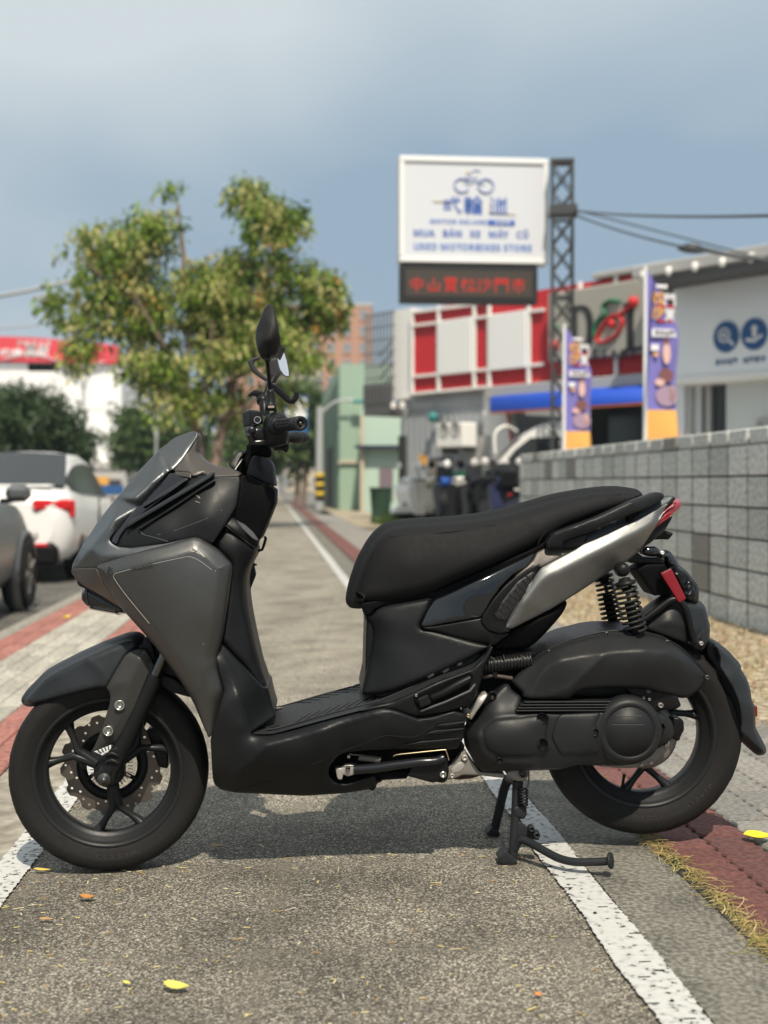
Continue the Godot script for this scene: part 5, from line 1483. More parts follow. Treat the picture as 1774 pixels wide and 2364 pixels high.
# pavers laid along the lane between offsets; those past zone z1 become one joined piece
func lay_pavers(called: String, o0: float, cols: int, w: float, l: float, amp: float, z0: float, z1: float, far: float, mats: Array, up: float, half := true) -> void:
	var par := Node3D.new()
	par.name = numbered(called)
	add_child(par)
	par.set_meta("kind", "structure")
	var me := paver_mesh(w, l, amp, 0.003, 0.003)
	var bed := ST()
	var zs := zsteps(z0 - 0.3, far)
	for i in zs.size() - 1:
		quad(bed, gp(o0 - 0.004, zs[i], up - 0.009), gp(o0 - 0.004, zs[i + 1], up - 0.009), gp(o0 + cols * w + 0.004, zs[i + 1], up - 0.009), gp(o0 + cols * w + 0.004, zs[i], up - 0.009))
	obj(par, "joint_bed", bed, M.joint)
	var rest := ST()
	var m0 := StandardMaterial3D.new()
	for c in cols:
		var z := z0 + (l * 0.5 if c % 2 and half else 0.0)
		while z < far:
			var o := o0 + (c + 0.5) * w
			var a := gp(o, z, up)
			var b := gp(o, z + 0.1, up)
			var f := (a - b).normalized()
			var bs := Basis(Vector3(f.z, 0, -f.x), Vector3.UP, f) * Basis(Vector3.RIGHT, rng.randf_range(-0.008, 0.008)) * Basis(Vector3.BACK, rng.randf_range(-0.012, 0.012))
			if z < z1:
				var p := put(par, "paver", me, mats[rng.randi() % mats.size()], a + Vector3(0, rng.randf_range(-0.0015, 0.0015), 0))
				p.basis = bs
			elif l > 0.0:
				rest.append_from(me, 0, Transform3D(bs, a))
			z += l
	if far > z1:
		var r := put(par, "far_pavers", rest.commit(), mats[1])
		r.set_meta("kind", "stuff")
	m0 = null

func leaf_mesh(l: float, w: float, curl: float, fold: float) -> ArrayMesh:
	var st := ST()
	var n := 8
	var P := func(i: int, s: float) -> Vector3:
		var t := float(i) / n
		var ww := w * pow(sin(PI * pow(t, 0.8)), 0.8) * 0.5
		return Vector3(ww * s, fold * absf(s) * ww + curl * (t - 0.5) * (t - 0.5) * 4.0 * l + 0.004, (t - 0.5) * l)
	for i in n:
		for s in [[-1.0, 0.0], [0.0, 1.0]]:
			quad(st, P.call(i, s[0]), P.call(i, s[1]), P.call(i + 1, s[1]), P.call(i + 1, s[0]))
	st.generate_normals()
	return st.commit()

func scatter(called: String, mesh: Mesh, m: Material, xf: Array, cols: Array) -> MultiMeshInstance3D:
	var mm := MultiMesh.new()
	mm.transform_format = MultiMesh.TRANSFORM_3D
	mm.use_colors = true
	mm.mesh = mesh
	mm.instance_count = xf.size()
	for i in xf.size():
		mm.set_instance_transform(i, xf[i])
		mm.set_instance_color(i, cols[i])
	var o := MultiMeshInstance3D.new()
	o.multimesh = mm
	o.material_override = m
	o.name = called
	return o

func build_ground() -> void:
	var st := ST()
	quad(st, Vector3(-700, -0.17, -800), Vector3(700, -0.17, -800), Vector3(700, -0.17, 40), Vector3(-700, -0.17, 40))
	struct("ground", st, M.ground_far)
	# road on the left, a step below the pavement
	st = ST()
	var zs := zsteps(0.5, 300.0)
	for i in zs.size() - 1:
		quad(st, gp(-16.0, zs[i], -0.13), gp(-16.0, zs[i + 1], -0.13), gp(-1.9, zs[i + 1], -0.13), gp(-1.9, zs[i], -0.13))
	struct("road", st, M.road)
	st = ST()
	var wear := noise(FastNoiseLite.TYPE_SIMPLEX_SMOOTH, 0.55, 17, 4)
	var lz := []
	var zz := 0.6
	while zz < 120.0:
		lz.append(zz)
		zz += 0.09 if zz < 7.0 else (0.3 if zz < 20.0 else 4.0)
	var lo := [-0.76]
	while lo[-1] < 0.77: lo.append(lo[-1] + 0.1275)
	var C := func(o: float, z: float) -> Color:      # paler with distance: grazing-view brightening put into the colour; noise adds patchy stains
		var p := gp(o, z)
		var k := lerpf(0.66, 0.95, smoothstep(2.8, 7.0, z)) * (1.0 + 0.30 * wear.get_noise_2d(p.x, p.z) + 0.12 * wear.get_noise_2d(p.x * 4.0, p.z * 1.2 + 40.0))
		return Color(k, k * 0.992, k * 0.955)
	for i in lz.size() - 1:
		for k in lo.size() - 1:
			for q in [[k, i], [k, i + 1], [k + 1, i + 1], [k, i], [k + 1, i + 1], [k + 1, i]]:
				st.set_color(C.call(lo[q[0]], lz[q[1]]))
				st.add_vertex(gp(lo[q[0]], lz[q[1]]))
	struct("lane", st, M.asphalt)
	strip("gutter", M.gutter, [0.762, 0.97], 0.8, 120.0, 0.004)
	strip("gutter", M.gutter_pale, [-1.0, -0.70], 1.2, 120.0, 0.003)
	# worn painted lines with ragged edges
	for q in [[0.668, 0.758, 1.6], [-0.775, -0.685, 2.0]]:
		st = ST()
		var z: float = q[2]
		var a := gp(q[0], z, 0.0075)
		var b := gp(q[1], z, 0.0075)
		while z < 60.0:
			var dz := 0.006 if z < 6.0 else (0.05 if z < 14.0 else 1.0)
			z += dz
			var j := 0.0028 if z < 6.0 else 0.004
			var a2 := gp(q[0] + rng.randf_range(-j, j) + sin(z * 9.0) * 0.003, z, 0.0075)
			var b2 := gp(q[1] + rng.randf_range(-j, j) + sin(z * 7.0 + 2.0) * 0.003, z, 0.0075)
			for k in 4:
				if rng.randf() > (0.010 if z < 6.0 else 0.0): quad(st, a.lerp(b, k * 0.25), a2.lerp(b2, k * 0.25), a2.lerp(b2, k * 0.25 + 0.25), a.lerp(b, k * 0.25 + 0.25))
			a = a2; b = b2
		struct("painted_line", st, M.paint)
	# pavement on the right: red border course and grey field
	lay_pavers("red_pavement", 0.995, 2, 0.125, 0.235, 0.006, 2.1, 9.5, 70.0, M.red_pavers, 0.010)
	lay_pavers("grey_pavement", 1.248, 6, 0.125, 0.235, 0.006, 2.15, 9.5, 40.0, M.grey_pavers, 0.010)
	strip("verge", M.soil, [1.90, 2.4, 3.1], 1.0, 60.0, 0.012)
	strip("joint_soil", M.joint, [0.966, 1.000], 1.0, 60.0, 0.006)
	# pavement on the left
	lay_pavers("red_pavement", -1.225, 2, 0.110, 0.22, 0.0, 3.0, 11.0, 20.0, M.rose_pavers, 0.008)
	lay_pavers("pale_pavement", -1.648, 4, 0.1055, 0.22, 0.0, 3.0, 12.0, 20.0, M.pale_pavers, 0.008)
	lay_pavers("red_pavement", -1.868, 2, 0.110, 0.22, 0.0, 3.0, 12.0, 20.0, M.rose_pavers, 0.008)
	strip("pavement", M.gutter_pale, [-1.87, -1.0], 20.0, 110.0, 0.004)
	st = ST()
	for i in 60:
		var z := 1.5 + i * 1.0
		var a := gp(-1.93, z + 0.497, -0.05)
		var b := gp(-1.93, z + 0.1, -0.05)
		var f := (b - a).normalized()
		bx(st, a, Vector3(0.11, 0.118, 0.99), 0.012, Basis(Vector3(f.z, 0, -f.x), Vector3.UP, f))
	struct("kerb", st, M.kerb)
	# dry grass in the joint beside the gutter
	var blade := ST()
	tri(blade, Vector3(-0.0012, 0, 0), Vector3(0.0, 0.012, 0.004), Vector3(0.0012, 0, 0))
	tri(blade, Vector3(-0.0010, 0.010, 0.003), Vector3(0.0, 0.02, 0.016), Vector3(0.0010, 0.010, 0.003))
	blade.generate_normals()
	var bm := blade.commit()
	var xf := []
	var cl := []
	var tint := [Color(0.46, 0.37, 0.16), Color(0.54, 0.45, 0.24), Color(0.32, 0.25, 0.11), Color(0.28, 0.28, 0.08), Color(0.42, 0.31, 0.12)]
	var tuft := noise(FastNoiseLite.TYPE_SIMPLEX, 1.3, 9, 2)
	for i in 9000:
		var z := 2.0 + 5.5 * pow(rng.randf(), 1.4)
		var o := 0.984 + rng.randfn(0.0, 0.007) + 0.006 * sin(z * 5.0)
		if tuft.get_noise_2d(z * 1.2, 0.0) < rng.randf_range(-0.35, 0.1): continue
		var s := rng.randf_range(0.3, 1.0)
		xf.append(Transform3D(Basis(Vector3.UP, rng.randf() * TAU) * Basis(Vector3.RIGHT, rng.randf_range(0.4, 1.4)) * Basis.from_scale(Vector3(s, s, s)), gp(o, z, 0.006)))
		cl.append(tint[rng.randi() % 5])
	var straw := ST()
	for k in 4:
		var q := [Vector3(-0.5, 0, 0), Vector3(-0.2, 0.05, 0.06), Vector3(0.15, 0.07, 0.03), Vector3(0.35, 0.04, -0.08), Vector3(0.5, 0.0, -0.14)]
		var a: Vector3 = q[k] * 0.06
		var b: Vector3 = q[k + 1] * 0.06
		quad(straw, a + Vector3(0, 0, -0.0007), a + Vector3(0, 0, 0.0007), b + Vector3(0, 0, 0.0007), b + Vector3(0, 0, -0.0007))
		quad(straw, a + Vector3(0, -0.0006, 0), a + Vector3(0, 0.0006, 0), b + Vector3(0, 0.0006, 0), b + Vector3(0, -0.0006, 0))
	straw.generate_normals()
	var strawm := straw.commit()
	var xs := []
	var cs := []
	for i in 1500:
		var z := 2.0 + 5.0 * pow(rng.randf(), 1.3)
		var o := 0.988 + rng.randfn(0.0, 0.016) + 0.006 * sin(z * 5.0)
		var s := rng.randf_range(0.4, 1.5)
		xs.append(Transform3D(Basis(Vector3.UP, rng.randf() * TAU) * Basis(Vector3.BACK, rng.randf_range(-0.15, 0.4)) * Basis.from_scale(Vector3(s, s, s)), gp(o, z, 0.012)))
		cs.append(tint[rng.randi() % 5] * rng.randf_range(0.9, 1.25))
	var sw := scatter("loose_straw", strawm, M.straw, xs, cs)
	add_child(sw)
	tag(sw, "loose straw strands lying along the joint between gutter and red pavers", "straw", "", "stuff")
	var dg := scatter("dry_grass", bm, M.straw, xf, cl)
	add_child(dg)
	tag(dg, "dry straw coloured grass growing in the joint beside the gutter", "grass", "", "stuff")
	# dry grass and leaf litter on the verge under the wall
	xf = []; cl = []
	for i in 20000:
		var z := 3.0 + 16.0 * rng.randf()
		var o := rng.randf_range(1.85, 3.05)
		if o < 2.1 and rng.randf() < 0.6: continue
		var s := rng.randf_range(1.0, 3.0)
		xf.append(Transform3D(Basis(Vector3.UP, rng.randf() * TAU) * Basis(Vector3.RIGHT, rng.randf_range(0.1, 1.2)) * Basis.from_scale(Vector3(s * 1.6, s, s)), gp(o, z, 0.012)))
		cl.append([Color(0.46, 0.38, 0.22), Color(0.54, 0.46, 0.30), Color(0.34, 0.25, 0.14), Color(0.26, 0.26, 0.11), Color(0.34, 0.16, 0.09)][rng.randi() % 5])
	dg = scatter("verge_grass", bm, M.straw, xf, cl)
	add_child(dg)
	tag(dg, "dry yellow grass and leaf litter along the foot of the block wall", "grass", "", "stuff")
	# straw and chips lying on the asphalt
	var bit := ST()
	bx(bit, Vector3.ZERO, Vector3(0.0022, 0.0012, 0.022), 0.0)
	bit.generate_normals()
	xf = []; cl = []
	for i in 700:
		var z := 2.0 + 2.6 * pow(rng.randf(), 1.3)
		var o := -0.70 + 1.40 * pow(rng.randf(), 1.7)
		var s := rng.randf_range(0.25, 1.0) * (1.5 if rng.randf() < 0.08 else 0.8)
		xf.append(Transform3D(Basis(Vector3.UP, rng.randf() * TAU) * Basis.from_scale(Vector3(rng.randf_range(0.5, 1.6), 1, s)), gp(o, z, 0.002)))
		cl.append([Color(0.66, 0.58, 0.34), Color(0.60, 0.50, 0.22), Color(0.50, 0.47, 0.40), Color(0.42, 0.28, 0.12)][rng.randi() % 4])
	dg = scatter("straw_litter", bit.commit(), M.straw, xf, cl)
	add_child(dg)
	tag(dg, "pale straw bits and chips littering the asphalt lane", "litter", "", "stuff")
	# fallen leaves, each its own
	var L := func(lab: String, dx: float, dy: float, l: float, w: float, curl: float, turn: float, c: Color) -> void:
		var m := mat(c, 0.6)
		m.backlight_enabled = true
		m.backlight = Color(0.12, 0.11, 0.04)
		var rx := (dx * 1.06867 - CX) / FS
		var ry := (HY - dy * 1.06867) / FS
		var t := 3.0
		var base := 0.0
		for k in 5:
			t = (base - CAMY) / ry
			var o := t * rx - TR * t
			base = gy(o) + (0.012 if o > 0.97 else 0.002)
		var q := put(self, "fallen_leaf", leaf_mesh(l, w, curl, 0.5), m, Vector3(t * rx, base, -t))
		q.rotation = Vector3(0, turn, 0.12)
		tag(q, lab, "leaf")
	L.call("bright yellow leaf lying on the grey pavers behind the rear mudguard", 1638, 1815, 0.075, 0.05, 0.14, 1.4, Color(0.74, 0.56, 0.03))
	L.call("curled yellow green leaf lying alone on the asphalt in front of the scooter", 383, 2140, 0.058, 0.028, 0.18, 1.2, Color(0.60, 0.54, 0.12))
	L.call("dull yellow leaf beside the front tyre on the end of the white line", 92, 1884, 0.048, 0.014, 0.1, 1.4, Color(0.58, 0.44, 0.10))
	L.call("dry brown leaf lying in the shadow right of the front tyre", 470, 1832, 0.040, 0.018, 0.15, 1.7, Color(0.42, 0.28, 0.15))
	L.call("crumpled orange brown leaf on the asphalt below the front tyre", 190, 1944, 0.040, 0.02, 0.2, 1.3, Color(0.45, 0.20, 0.05))
	L.call("flat brown stick like leaf near the left edge of the asphalt", 100, 1990, 0.034, 0.012, 0.05, 1.5, Color(0.40, 0.24, 0.10))
	L.call("tiny orange leaf on the asphalt left of the white line", 1165, 2155, 0.018, 0.012, 0.2, 0.8, Color(0.55, 0.22, 0.06))
	L.call("small yellow leaf sliver at the lower left of the asphalt", 275, 2128, 0.022, 0.008, 0.1, 1.0, Color(0.72, 0.62, 0.10))
	L.call("yellow leaf lying on the far red pavers near the grey car", 145, 1336, 0.08, 0.06, 0.1, 0.6, Color(0.75, 0.58, 0.05))
	L.call("small dry orange leaf on the straw tuft beside the red pavers", 1690, 2078, 0.034, 0.014, 0.2, 2.2, Color(0.55, 0.25, 0.08))

func build_wall() -> void:
	var o := 3.05
	var w := thing("block_wall", "long low wall of grey concrete blocks beside the pavement", "wall", Vector3.ZERO)
	var z1 := 16.3
	var bl := 0.372
	var base := 0.045
	var me := []
	for k in 3:
		var st := ST()
		bx(st, Vector3.ZERO, Vector3(bl - 0.042, 0.187, 0.05), 0.004)
		st.generate_normals()
		me.append(st.commit())
	var cap := ST()
	bx(cap, Vector3.ZERO, Vector3(bl - 0.04, 0.10, 0.19), 0.01)
	cap.generate_normals()
	var capm := cap.commit()
	var far := gp(o, z1)
	var near := gp(o, 5.4)
	far.y = 0.0; near.y = 0.0
	var dir := (near - far).normalized()
	var nrm := Vector3(-dir.z, 0, dir.x)
	if nrm.x > 0.0: nrm = -nrm
	var bs := Basis(dir, Vector3.UP, dir.cross(Vector3.UP))
	if bs.z.dot(nrm) < 0.0: bs = Basis(-dir, Vector3.UP, -dir.cross(Vector3.UP))
	var len := far.distance_to(near)
	var st := ST()
	bx(st, (far + near) * 0.5 - nrm * 0.045 + Vector3(0, base + 0.56, 0), Vector3(len, 1.24, 0.07), 0.0, bs)
	obj(w, "mortar", st, M.mortar)
	var n := int(len / bl)
	for c in n:
		for r in 6:
			var p := far + dir * ((c + 0.5) * bl) + Vector3(0, base - 0.03 + 0.1 + r * 0.2005, 0) + nrm * rng.randf_range(0.0, 0.005)
			var k := rng.randf()
			var q := put(w, "concrete_block", me[0], M.blocks[3] if k < 0.06 else M.blocks[[0, 1, 2, 4, 0, 1][rng.randi() % 6]], p)
			q.basis = bs * Basis(Vector3.UP, rng.randf_range(-0.01, 0.01))
		var q := put(w, "cap_block", capm, M.blocks[[0, 1, 2, 0, 3][rng.randi() % 5]], far + dir * ((c + 0.5) * bl) + Vector3(0, base + 1.225, 0) - nrm * rng.randf_range(0.066, 0.074))
		q.basis = bs

# ================================================================ the shop corner beyond the wall
# W: a measured point of the picture (on its 1660-wide copy) at a known distance
func W(dx: float, dy: float, z: float) -> Vector3:
	return Vector3((dx - 830.0) / 2900.0 * z, CAMY + (1045.0 - dy) / 2900.0 * z, -z)

const FZ := 33.0
const FX := 0.67
func fs(dx: float, dy: float, zo := 0.0) -> Vector2:   # along and up the shop front, zo metres in front of it
	var k := (dx - 830.0) / 2900.0
	var s := (k * (FZ - 0.6 * zo) - FX + 0.8 * zo) / (0.6 + 0.8 * k)
	return Vector2(s, CAMY + (1045.0 - dy) / 2900.0 * (FZ - 0.8 * s - 0.6 * zo))
func z9(x: float, y: float, zo := 0.0) -> Vector2: return fs(795.4 + 0.5208 * x, 608.2 + 0.5208 * y, zo)
func z8(x: float, y: float, zo := 0.0) -> Vector2: return fs(1403.6 + 0.21154 * x, 514.6 + 0.21154 * y, zo)

func box_part(par: Node, called: String, m: Material, lo: Vector3, hi: Vector3, bev := 0.0) -> MeshInstance3D:
	var st := ST()
	bx(st, (lo + hi) * 0.5, (hi - lo).abs(), bev)
	return obj(par, called, st, m)

func bar_part(par: Node, called: String, m: Material, a: Vector2, b: Vector2, w: float, z: float, d: float) -> void:
	var st := ST()
	var t := (b - a).normalized()
	var l := a.distance_to(b)
	bx(st, Vector3((a.x + b.x) * 0.5, (a.y + b.y) * 0.5, z), Vector3(l, w, d), 0.008, Basis(Vector3.BACK, atan2(t.y, t.x)))
	obj(par, called, st, m)

func sheet(par: Node, called: String, m: Material, pts: Array, zf: float, zb: float) -> MeshInstance3D:
	var st := ST()
	var p := PackedVector2Array()
	for q in pts: p.append(q)
	slab(st, p, zf, zb)
	return obj(par, called, st, m)

func ribbed(par: Node, called: String, m: Material, lo: Vector2, hi: Vector2, z: float, pitch: float, dep: float, top2 := -1.0) -> void:   # one corrugated metal sheet wall
	var st := ST()
	var x := lo.x
	while x < hi.x - 0.001:
		var t0 := (x - lo.x) / (hi.x - lo.x)
		var ya := hi.y if top2 < 0.0 else lerpf(hi.y, top2, t0)
		var w := minf(pitch, hi.x - x)
		var xs := [x, x + w * 0.55, x + w * 0.65, x + w * 0.9, x + w]
		var zz := [z, z, z + dep, z + dep, z]
		for i in 4:
			quad(st, Vector3(xs[i], lo.y, zz[i]), Vector3(xs[i], ya, zz[i]), Vector3(xs[i + 1], ya, zz[i + 1]), Vector3(xs[i + 1], lo.y, zz[i + 1]))
		x += pitch
	st.set_smooth_group(-1)
	obj(par, called, st, m)

func glyph(par: Node, m: Material, o: Vector3, bs: Basis, size: float, strokes: Array, wt := 0.09, dep := 0.01) -> void:   # a written character from its strokes on a ten by ten grid
	var st := ST()
	for q in strokes:
		var a := Vector2(q[0], q[1]) * 0.1 * size
		var b := Vector2(q[2], q[3]) * 0.1 * size
		var t := (b - a).normalized()
		bx(st, o + bs * Vector3((a.x + b.x) * 0.5, size - (a.y + b.y) * 0.5, 0), Vector3(a.distance_to(b) + wt * size * 0.6, wt * size, dep), 0.0, bs * Basis(Vector3.BACK, atan2(-t.y, t.x)))
	obj(par, "character", st, m)

const G_ER := [[1, 3, 9, 3], [1, 5, 4.5, 5], [1, 7, 4.5, 7], [5.5, 1, 7, 6], [7, 6, 9, 9], [9, 9, 9.4, 7.5], [7.6, 1, 8.4, 2]]
const G_LUN := [[0.5, 2, 4.5, 2], [1, 3.6, 4, 3.6], [1, 5, 4, 5], [1, 6.4, 4, 6.4], [1, 3.6, 1, 6.4], [4, 3.6, 4, 6.4], [0.5, 8, 4.5, 8], [2.5, 0.6, 2.5, 9.6], [7, 0.6, 5, 3.5], [7, 0.6, 9.4, 3.5], [6, 3.8, 8.4, 3.8], [5.4, 5.2, 9, 5.2], [5.4, 5.2, 5.4, 9.4], [9, 5.2, 9, 9.4], [6.6, 5.2, 6.6, 9], [7.8, 5.2, 7.8, 9], [5.4, 7, 9, 7]]
const G_DI := [[1, 1, 1.6, 2], [1.2, 3.6, 1.2, 8], [0.6, 9, 9.4, 9], [3.4, 2, 3.4, 8], [5, 1, 5, 8], [6.6, 2, 6.6, 8], [8.4, 1, 8.4, 8], [5, 4, 8.4, 2.6]]
const G_ZHONG := [[1.5, 2.8, 8.5, 2.8], [1.5, 6.2, 8.5, 6.2], [1.5, 2.8, 1.5, 6.2], [8.5, 2.8, 8.5, 6.2], [5, 0.6, 5, 9.6]]
const G_SHAN := [[5, 1, 5, 8.6], [1.6, 4, 1.6, 8.6], [8.4, 4, 8.4, 8.6], [1.6, 8.6, 8.4, 8.6]]
const G_MAI := [[1.5, 1, 8.5, 1], [1.5, 2.6, 8.5, 2.6], [1.5, 1, 1.5, 2.6], [8.5, 1, 8.5, 2.6], [3.8, 1, 3.8, 2.6], [6.2, 1, 6.2, 2.6], [2.5, 3.8, 7.5, 3.8], [2.5, 5.2, 7.5, 5.2], [2.5, 6.6, 7.5, 6.6], [2.5, 3.8, 2.5, 8], [7.5, 3.8, 7.5, 8], [2.5, 8, 7.5, 8], [3.6, 8, 1.6, 9.6], [6.4, 8, 8.4, 9.6]]
const G_SONG := [[0.8, 3, 4.4, 3], [2.6, 0.8, 2.6, 9.4], [2.6, 3.4, 0.8, 6.4], [6, 1.4, 5, 4.4], [7.6, 1.4, 9.2, 4.4], [6.8, 5, 5.4, 8.8], [5.4, 8.8, 9, 8], [8.2, 6.4, 9.4, 9.2]]
const G_SHA := [[1, 1.4, 2, 2.6], [0.8, 4, 1.8, 5], [2, 6, 0.8, 9], [6.4, 0.8, 6.4, 5.6], [4.4, 2, 3.6, 4.6], [8.2, 1.8, 9.2, 4.4], [8.6, 5, 3.6, 9.2]]
const G_MEN := [[1, 1, 4.2, 1], [1, 2.4, 4.2, 2.4], [1, 3.8, 4.2, 3.8], [1, 1, 1, 9.4], [4.2, 1, 4.2, 3.8], [5.8, 1, 9, 1], [5.8, 2.4, 9, 2.4], [5.8, 3.8, 9, 3.8], [5.8, 1, 5.8, 3.8], [9, 1, 9, 9.4]]
const G_SHI := [[5, 0.6, 5, 2], [1, 2.2, 9, 2.2], [2, 4, 8, 4], [2, 4, 2, 8], [8, 4, 8, 7.8], [5, 2.2, 5, 9.6]]

func build_shop() -> void:
	var sh := thing("corner_shop", "grey metal shop with red and white fascia and blue awning behind the sign tower", "shop", Vector3(FX, 0, -FZ), atan2(-0.8, 0.6))
	var a := z9(185, 470)
	var top_l := z9(195, 128)
	var right := z9(1245, 380).x
	var yb := 3.17
	var yt := 5.2
	var st := ST()
	# grey ground floor, split by the opening under the awning
	var op0 := z9(570, 600).x
	ribbed(sh, "wall", M.shop_grey, Vector2(-0.55, 0), Vector2(op0 - 0.85, yb), -0.1, 0.22, 0.025)
	box_part(sh, "wall_core", M.shop_grey, Vector3(-0.5, 0, -6.0), Vector3(op0 - 0.85, yb + 2.0, -0.14))
	sheet(sh, "sloped_pillar", M.white_wall, [Vector2(op0 - 0.85, 0), Vector2(op0 - 0.85, yb), Vector2(op0 - 0.15, yb), Vector2(op0 + 0.35, 0.9), Vector2(op0 + 0.45, 0)], -0.08, -0.3)
	bar_part(sh, "red_edge", M.red_paint, Vector2(op0 - 0.12, yb), Vector2(op0 + 0.42, 0.5), 0.06, -0.06, 0.04)
	box_part(sh, "opening_back", M.dark_inside, Vector3(op0 - 0.2, 0, -3.0), Vector3(right, yb, -2.9))
	box_part(sh, "ceiling_inside", M.dark_inside, Vector3(op0 - 0.4, yb, -3.0), Vector3(right, yb + 0.1, -0.2))
	box_part(sh, "shop_window", M.green_glass, Vector3(z9(880, 600).x, 0.9, -0.9), Vector3(z9(1150, 600).x, 2.85, -0.86))
	box_part(sh, "shop_floor", M.lot, Vector3(op0 - 0.4, -0.05, -3.0), Vector3(right, 0.06, 0.3))
	# door, vent, meter
	var d0 := z9(118, 640)
	box_part(sh, "side_door", M.dark_inside, Vector3(d0.x, 0, -0.09), Vector3(z9(148, 640).x, d0.y, -0.06))
	var w0 := z9(245, 730)
	var w1 := z9(335, 740)
	box_part(sh, "back_door", M.shop_dark, Vector3(w0.x, 0, -0.09), Vector3(w1.x, w0.y, -0.04))
	box_part(last_of(sh), "door_panel", M.beige, Vector3(w0.x + 0.1, 0.3, -0.045), Vector3(w1.x - 0.1, w0.y - 0.1, -0.03))
	var p0 := z9(425, 640)
	box_part(sh, "hatch", M.shop_grey2, Vector3(p0.x, 0.2, -0.09), Vector3(z9(500, 640).x, p0.y, -0.055), 0.01)
	var or0 := z9(205, 722)
	box_part(sh, "notice_plate", M.orange, Vector3(or0.x, or0.y - 0.24, -0.07), Vector3(or0.x + 0.28, or0.y + 0.02, -0.05))
	# fascia: red ribbed sheet, white rails, white panels
	ribbed(sh, "red_cladding", M.red_clad, Vector2(a.x, yb), Vector2(right, yt), 0.0, 0.12, 0.02)
	box_part(sh, "fascia_core", M.red_clad, Vector3(a.x, yb, -0.5), Vector3(right, yt, -0.03))
	for q in [[[190, 185], [740, 118]], [[186, 396], [740, 343]], [[180, 468], [520, 436]], [[195, 128], [500, 90]]]:
		bar_part(sh, "rail", M.white_wall, z9(q[0][0], q[0][1]), z9(q[1][0], q[1][1]), 0.07, 0.06, 0.07)
	for x in [192, 302, 450, 512, 676, 890, 1040]:
		var s: float = z9(x, 250).x
		bar_part(sh, "rail", M.white_wall, Vector2(s, yb), Vector2(s, yt + 0.02), 0.09, 0.064, 0.07)
	for q in [[300, 168, 450, 386], [512, 142, 676, 368]]:
		var lo := z9(q[0], q[3])
		var hi := z9(q[2], q[1])
		box_part(sh, "blank_panel", M.white_panel, Vector3(lo.x + 0.05, lo.y - 0.02, 0.08), Vector3(hi.x - 0.05, z9(q[0], q[1]).y, 0.12), 0.01)
	# eave under the fascia and the awning
	var e0 := z9(520, 440)
	box_part(sh, "eave", M.shop_grey2, Vector3(e0.x, yb - 0.28, -0.2), Vector3(right, yb - 0.003, 0.25), 0.02)
	var za := 0.75
	var aw0 := z9(505, 540, za)
	var aw1 := z9(1152, 495, za)
	var aw2 := z9(520, 478)
	st = ST()
	var A := Vector3(aw2.x, aw2.y + 0.05, 0.02)
	var B := Vector3(aw1.x, aw2.y + 0.05, 0.02)
	var C := Vector3(aw0.x, aw0.y + 0.26, za)
	var D := Vector3(aw1.x, aw0.y + 0.26, za)
	var dn := Vector3(0, -0.26, 0)
	var inn := Vector3(aw0.x + 2, aw0.y - 1.0, 0)
	quad_out(st, A, B, D, C, inn)
	quad_out(st, C, D, D + dn, C + dn, inn)
	tri_out(st, A, C, C + dn, inn)
	tri_out(st, B, D, D + dn, inn)
	st.set_smooth_group(-1)
	obj(sh, "awning", st, M.blue_cloth)
	bar_part(sh, "awning_hem", M.orange_red, Vector2(aw0.x, aw0.y - 0.03), Vector2(aw1.x, aw0.y - 0.03), 0.05, za - 0.02, 0.02)
	# stone signboard with letters and the ribbon mark
	var s0 := z9(745, 335, 0.3)
	var s1 := z9(1242, 35, 0.3)
	box_part(sh, "signboard", M.sign_stone, Vector3(s0.x, s0.y, 0.1), Vector3(s1.x, z9(745, 50, 0.3).y, 0.3), 0.03)
	var sb := last_of(sh)
	text_on(sb, "D", M.ink, Vector3(z9(885, 205, 0.3).x, z9(885, 205, 0.3).y, 0.31), 0.95, Basis.IDENTITY, 0.03, 0.8, "Droid Serif")
	text_on(sb, "L", M.ink, Vector3(z9(1110, 195, 0.3).x, z9(1110, 195, 0.3).y, 0.31), 0.95, Basis.IDENTITY, 0.03, 0.8, "Droid Serif")
	var ribbon := func(m: Material, pts: Array, r: float) -> void:
		var p := []
		for i in range(0, pts.size(), 2):
			var v := z9(pts[i], pts[i + 1], 0.3)
			p.append(Vector3(v.x, v.y, 0.33))
		var s2 := ST()
		tube(s2, smoothpath(p), r, 8, true, 0.5)
		obj(sb, "ribbon_mark", s2, m)
	ribbon.call(M.green_paint, [1050, 84, 1010, 80, 980, 105, 992, 135, 970, 150, 950, 180, 942, 228], 0.075)
	ribbon.call(M.red_paint, [1100, 95, 1060, 130, 1010, 150, 970, 200, 955, 245, 990, 250, 1040, 215, 1062, 165, 1040, 140], 0.065)
	for q in [[1017, 175, 0.1], [1105, 85, 0.12]]:
		st = ST()
		var v := z9(q[0], q[1], 0.3)
		ball(st, Vector3(v.x, v.y, 0.33), q[2])
		obj(sb, "red_dot", st, M.red_paint)
	for i in 7:
		var v := z9(862 + i * 40, 303, 0.3)
		text_on(sb, "IMEISHI"[i], M.ink, Vector3(v.x, v.y, 0.315), 0.17, Basis.IDENTITY, 0.02, 1.0, "Droid Serif")
	ribbon.call(M.green_paint, [765, 185, 780, 180, 790, 195], 0.05)
	st = ST()
	var rd := z9(778, 268, 0.3)
	ball(st, Vector3(rd.x, rd.y, 0.33), 0.12)
	obj(sb, "red_dot", st, M.red_paint)
	# side wall facing left: pale, with the stair cage in front of it
	box_part(sh, "side_wall", M.white_wall, Vector3(-0.75, yb - 0.1, -7.0), Vector3(-0.05, yt + 0.1, -0.02))
	var cage := thing("stair_cage", "grey mesh stair cage on the left end of the red fascia shop", "stair cage", Vector3(FX, 0, -FZ), atan2(-0.8, 0.6))
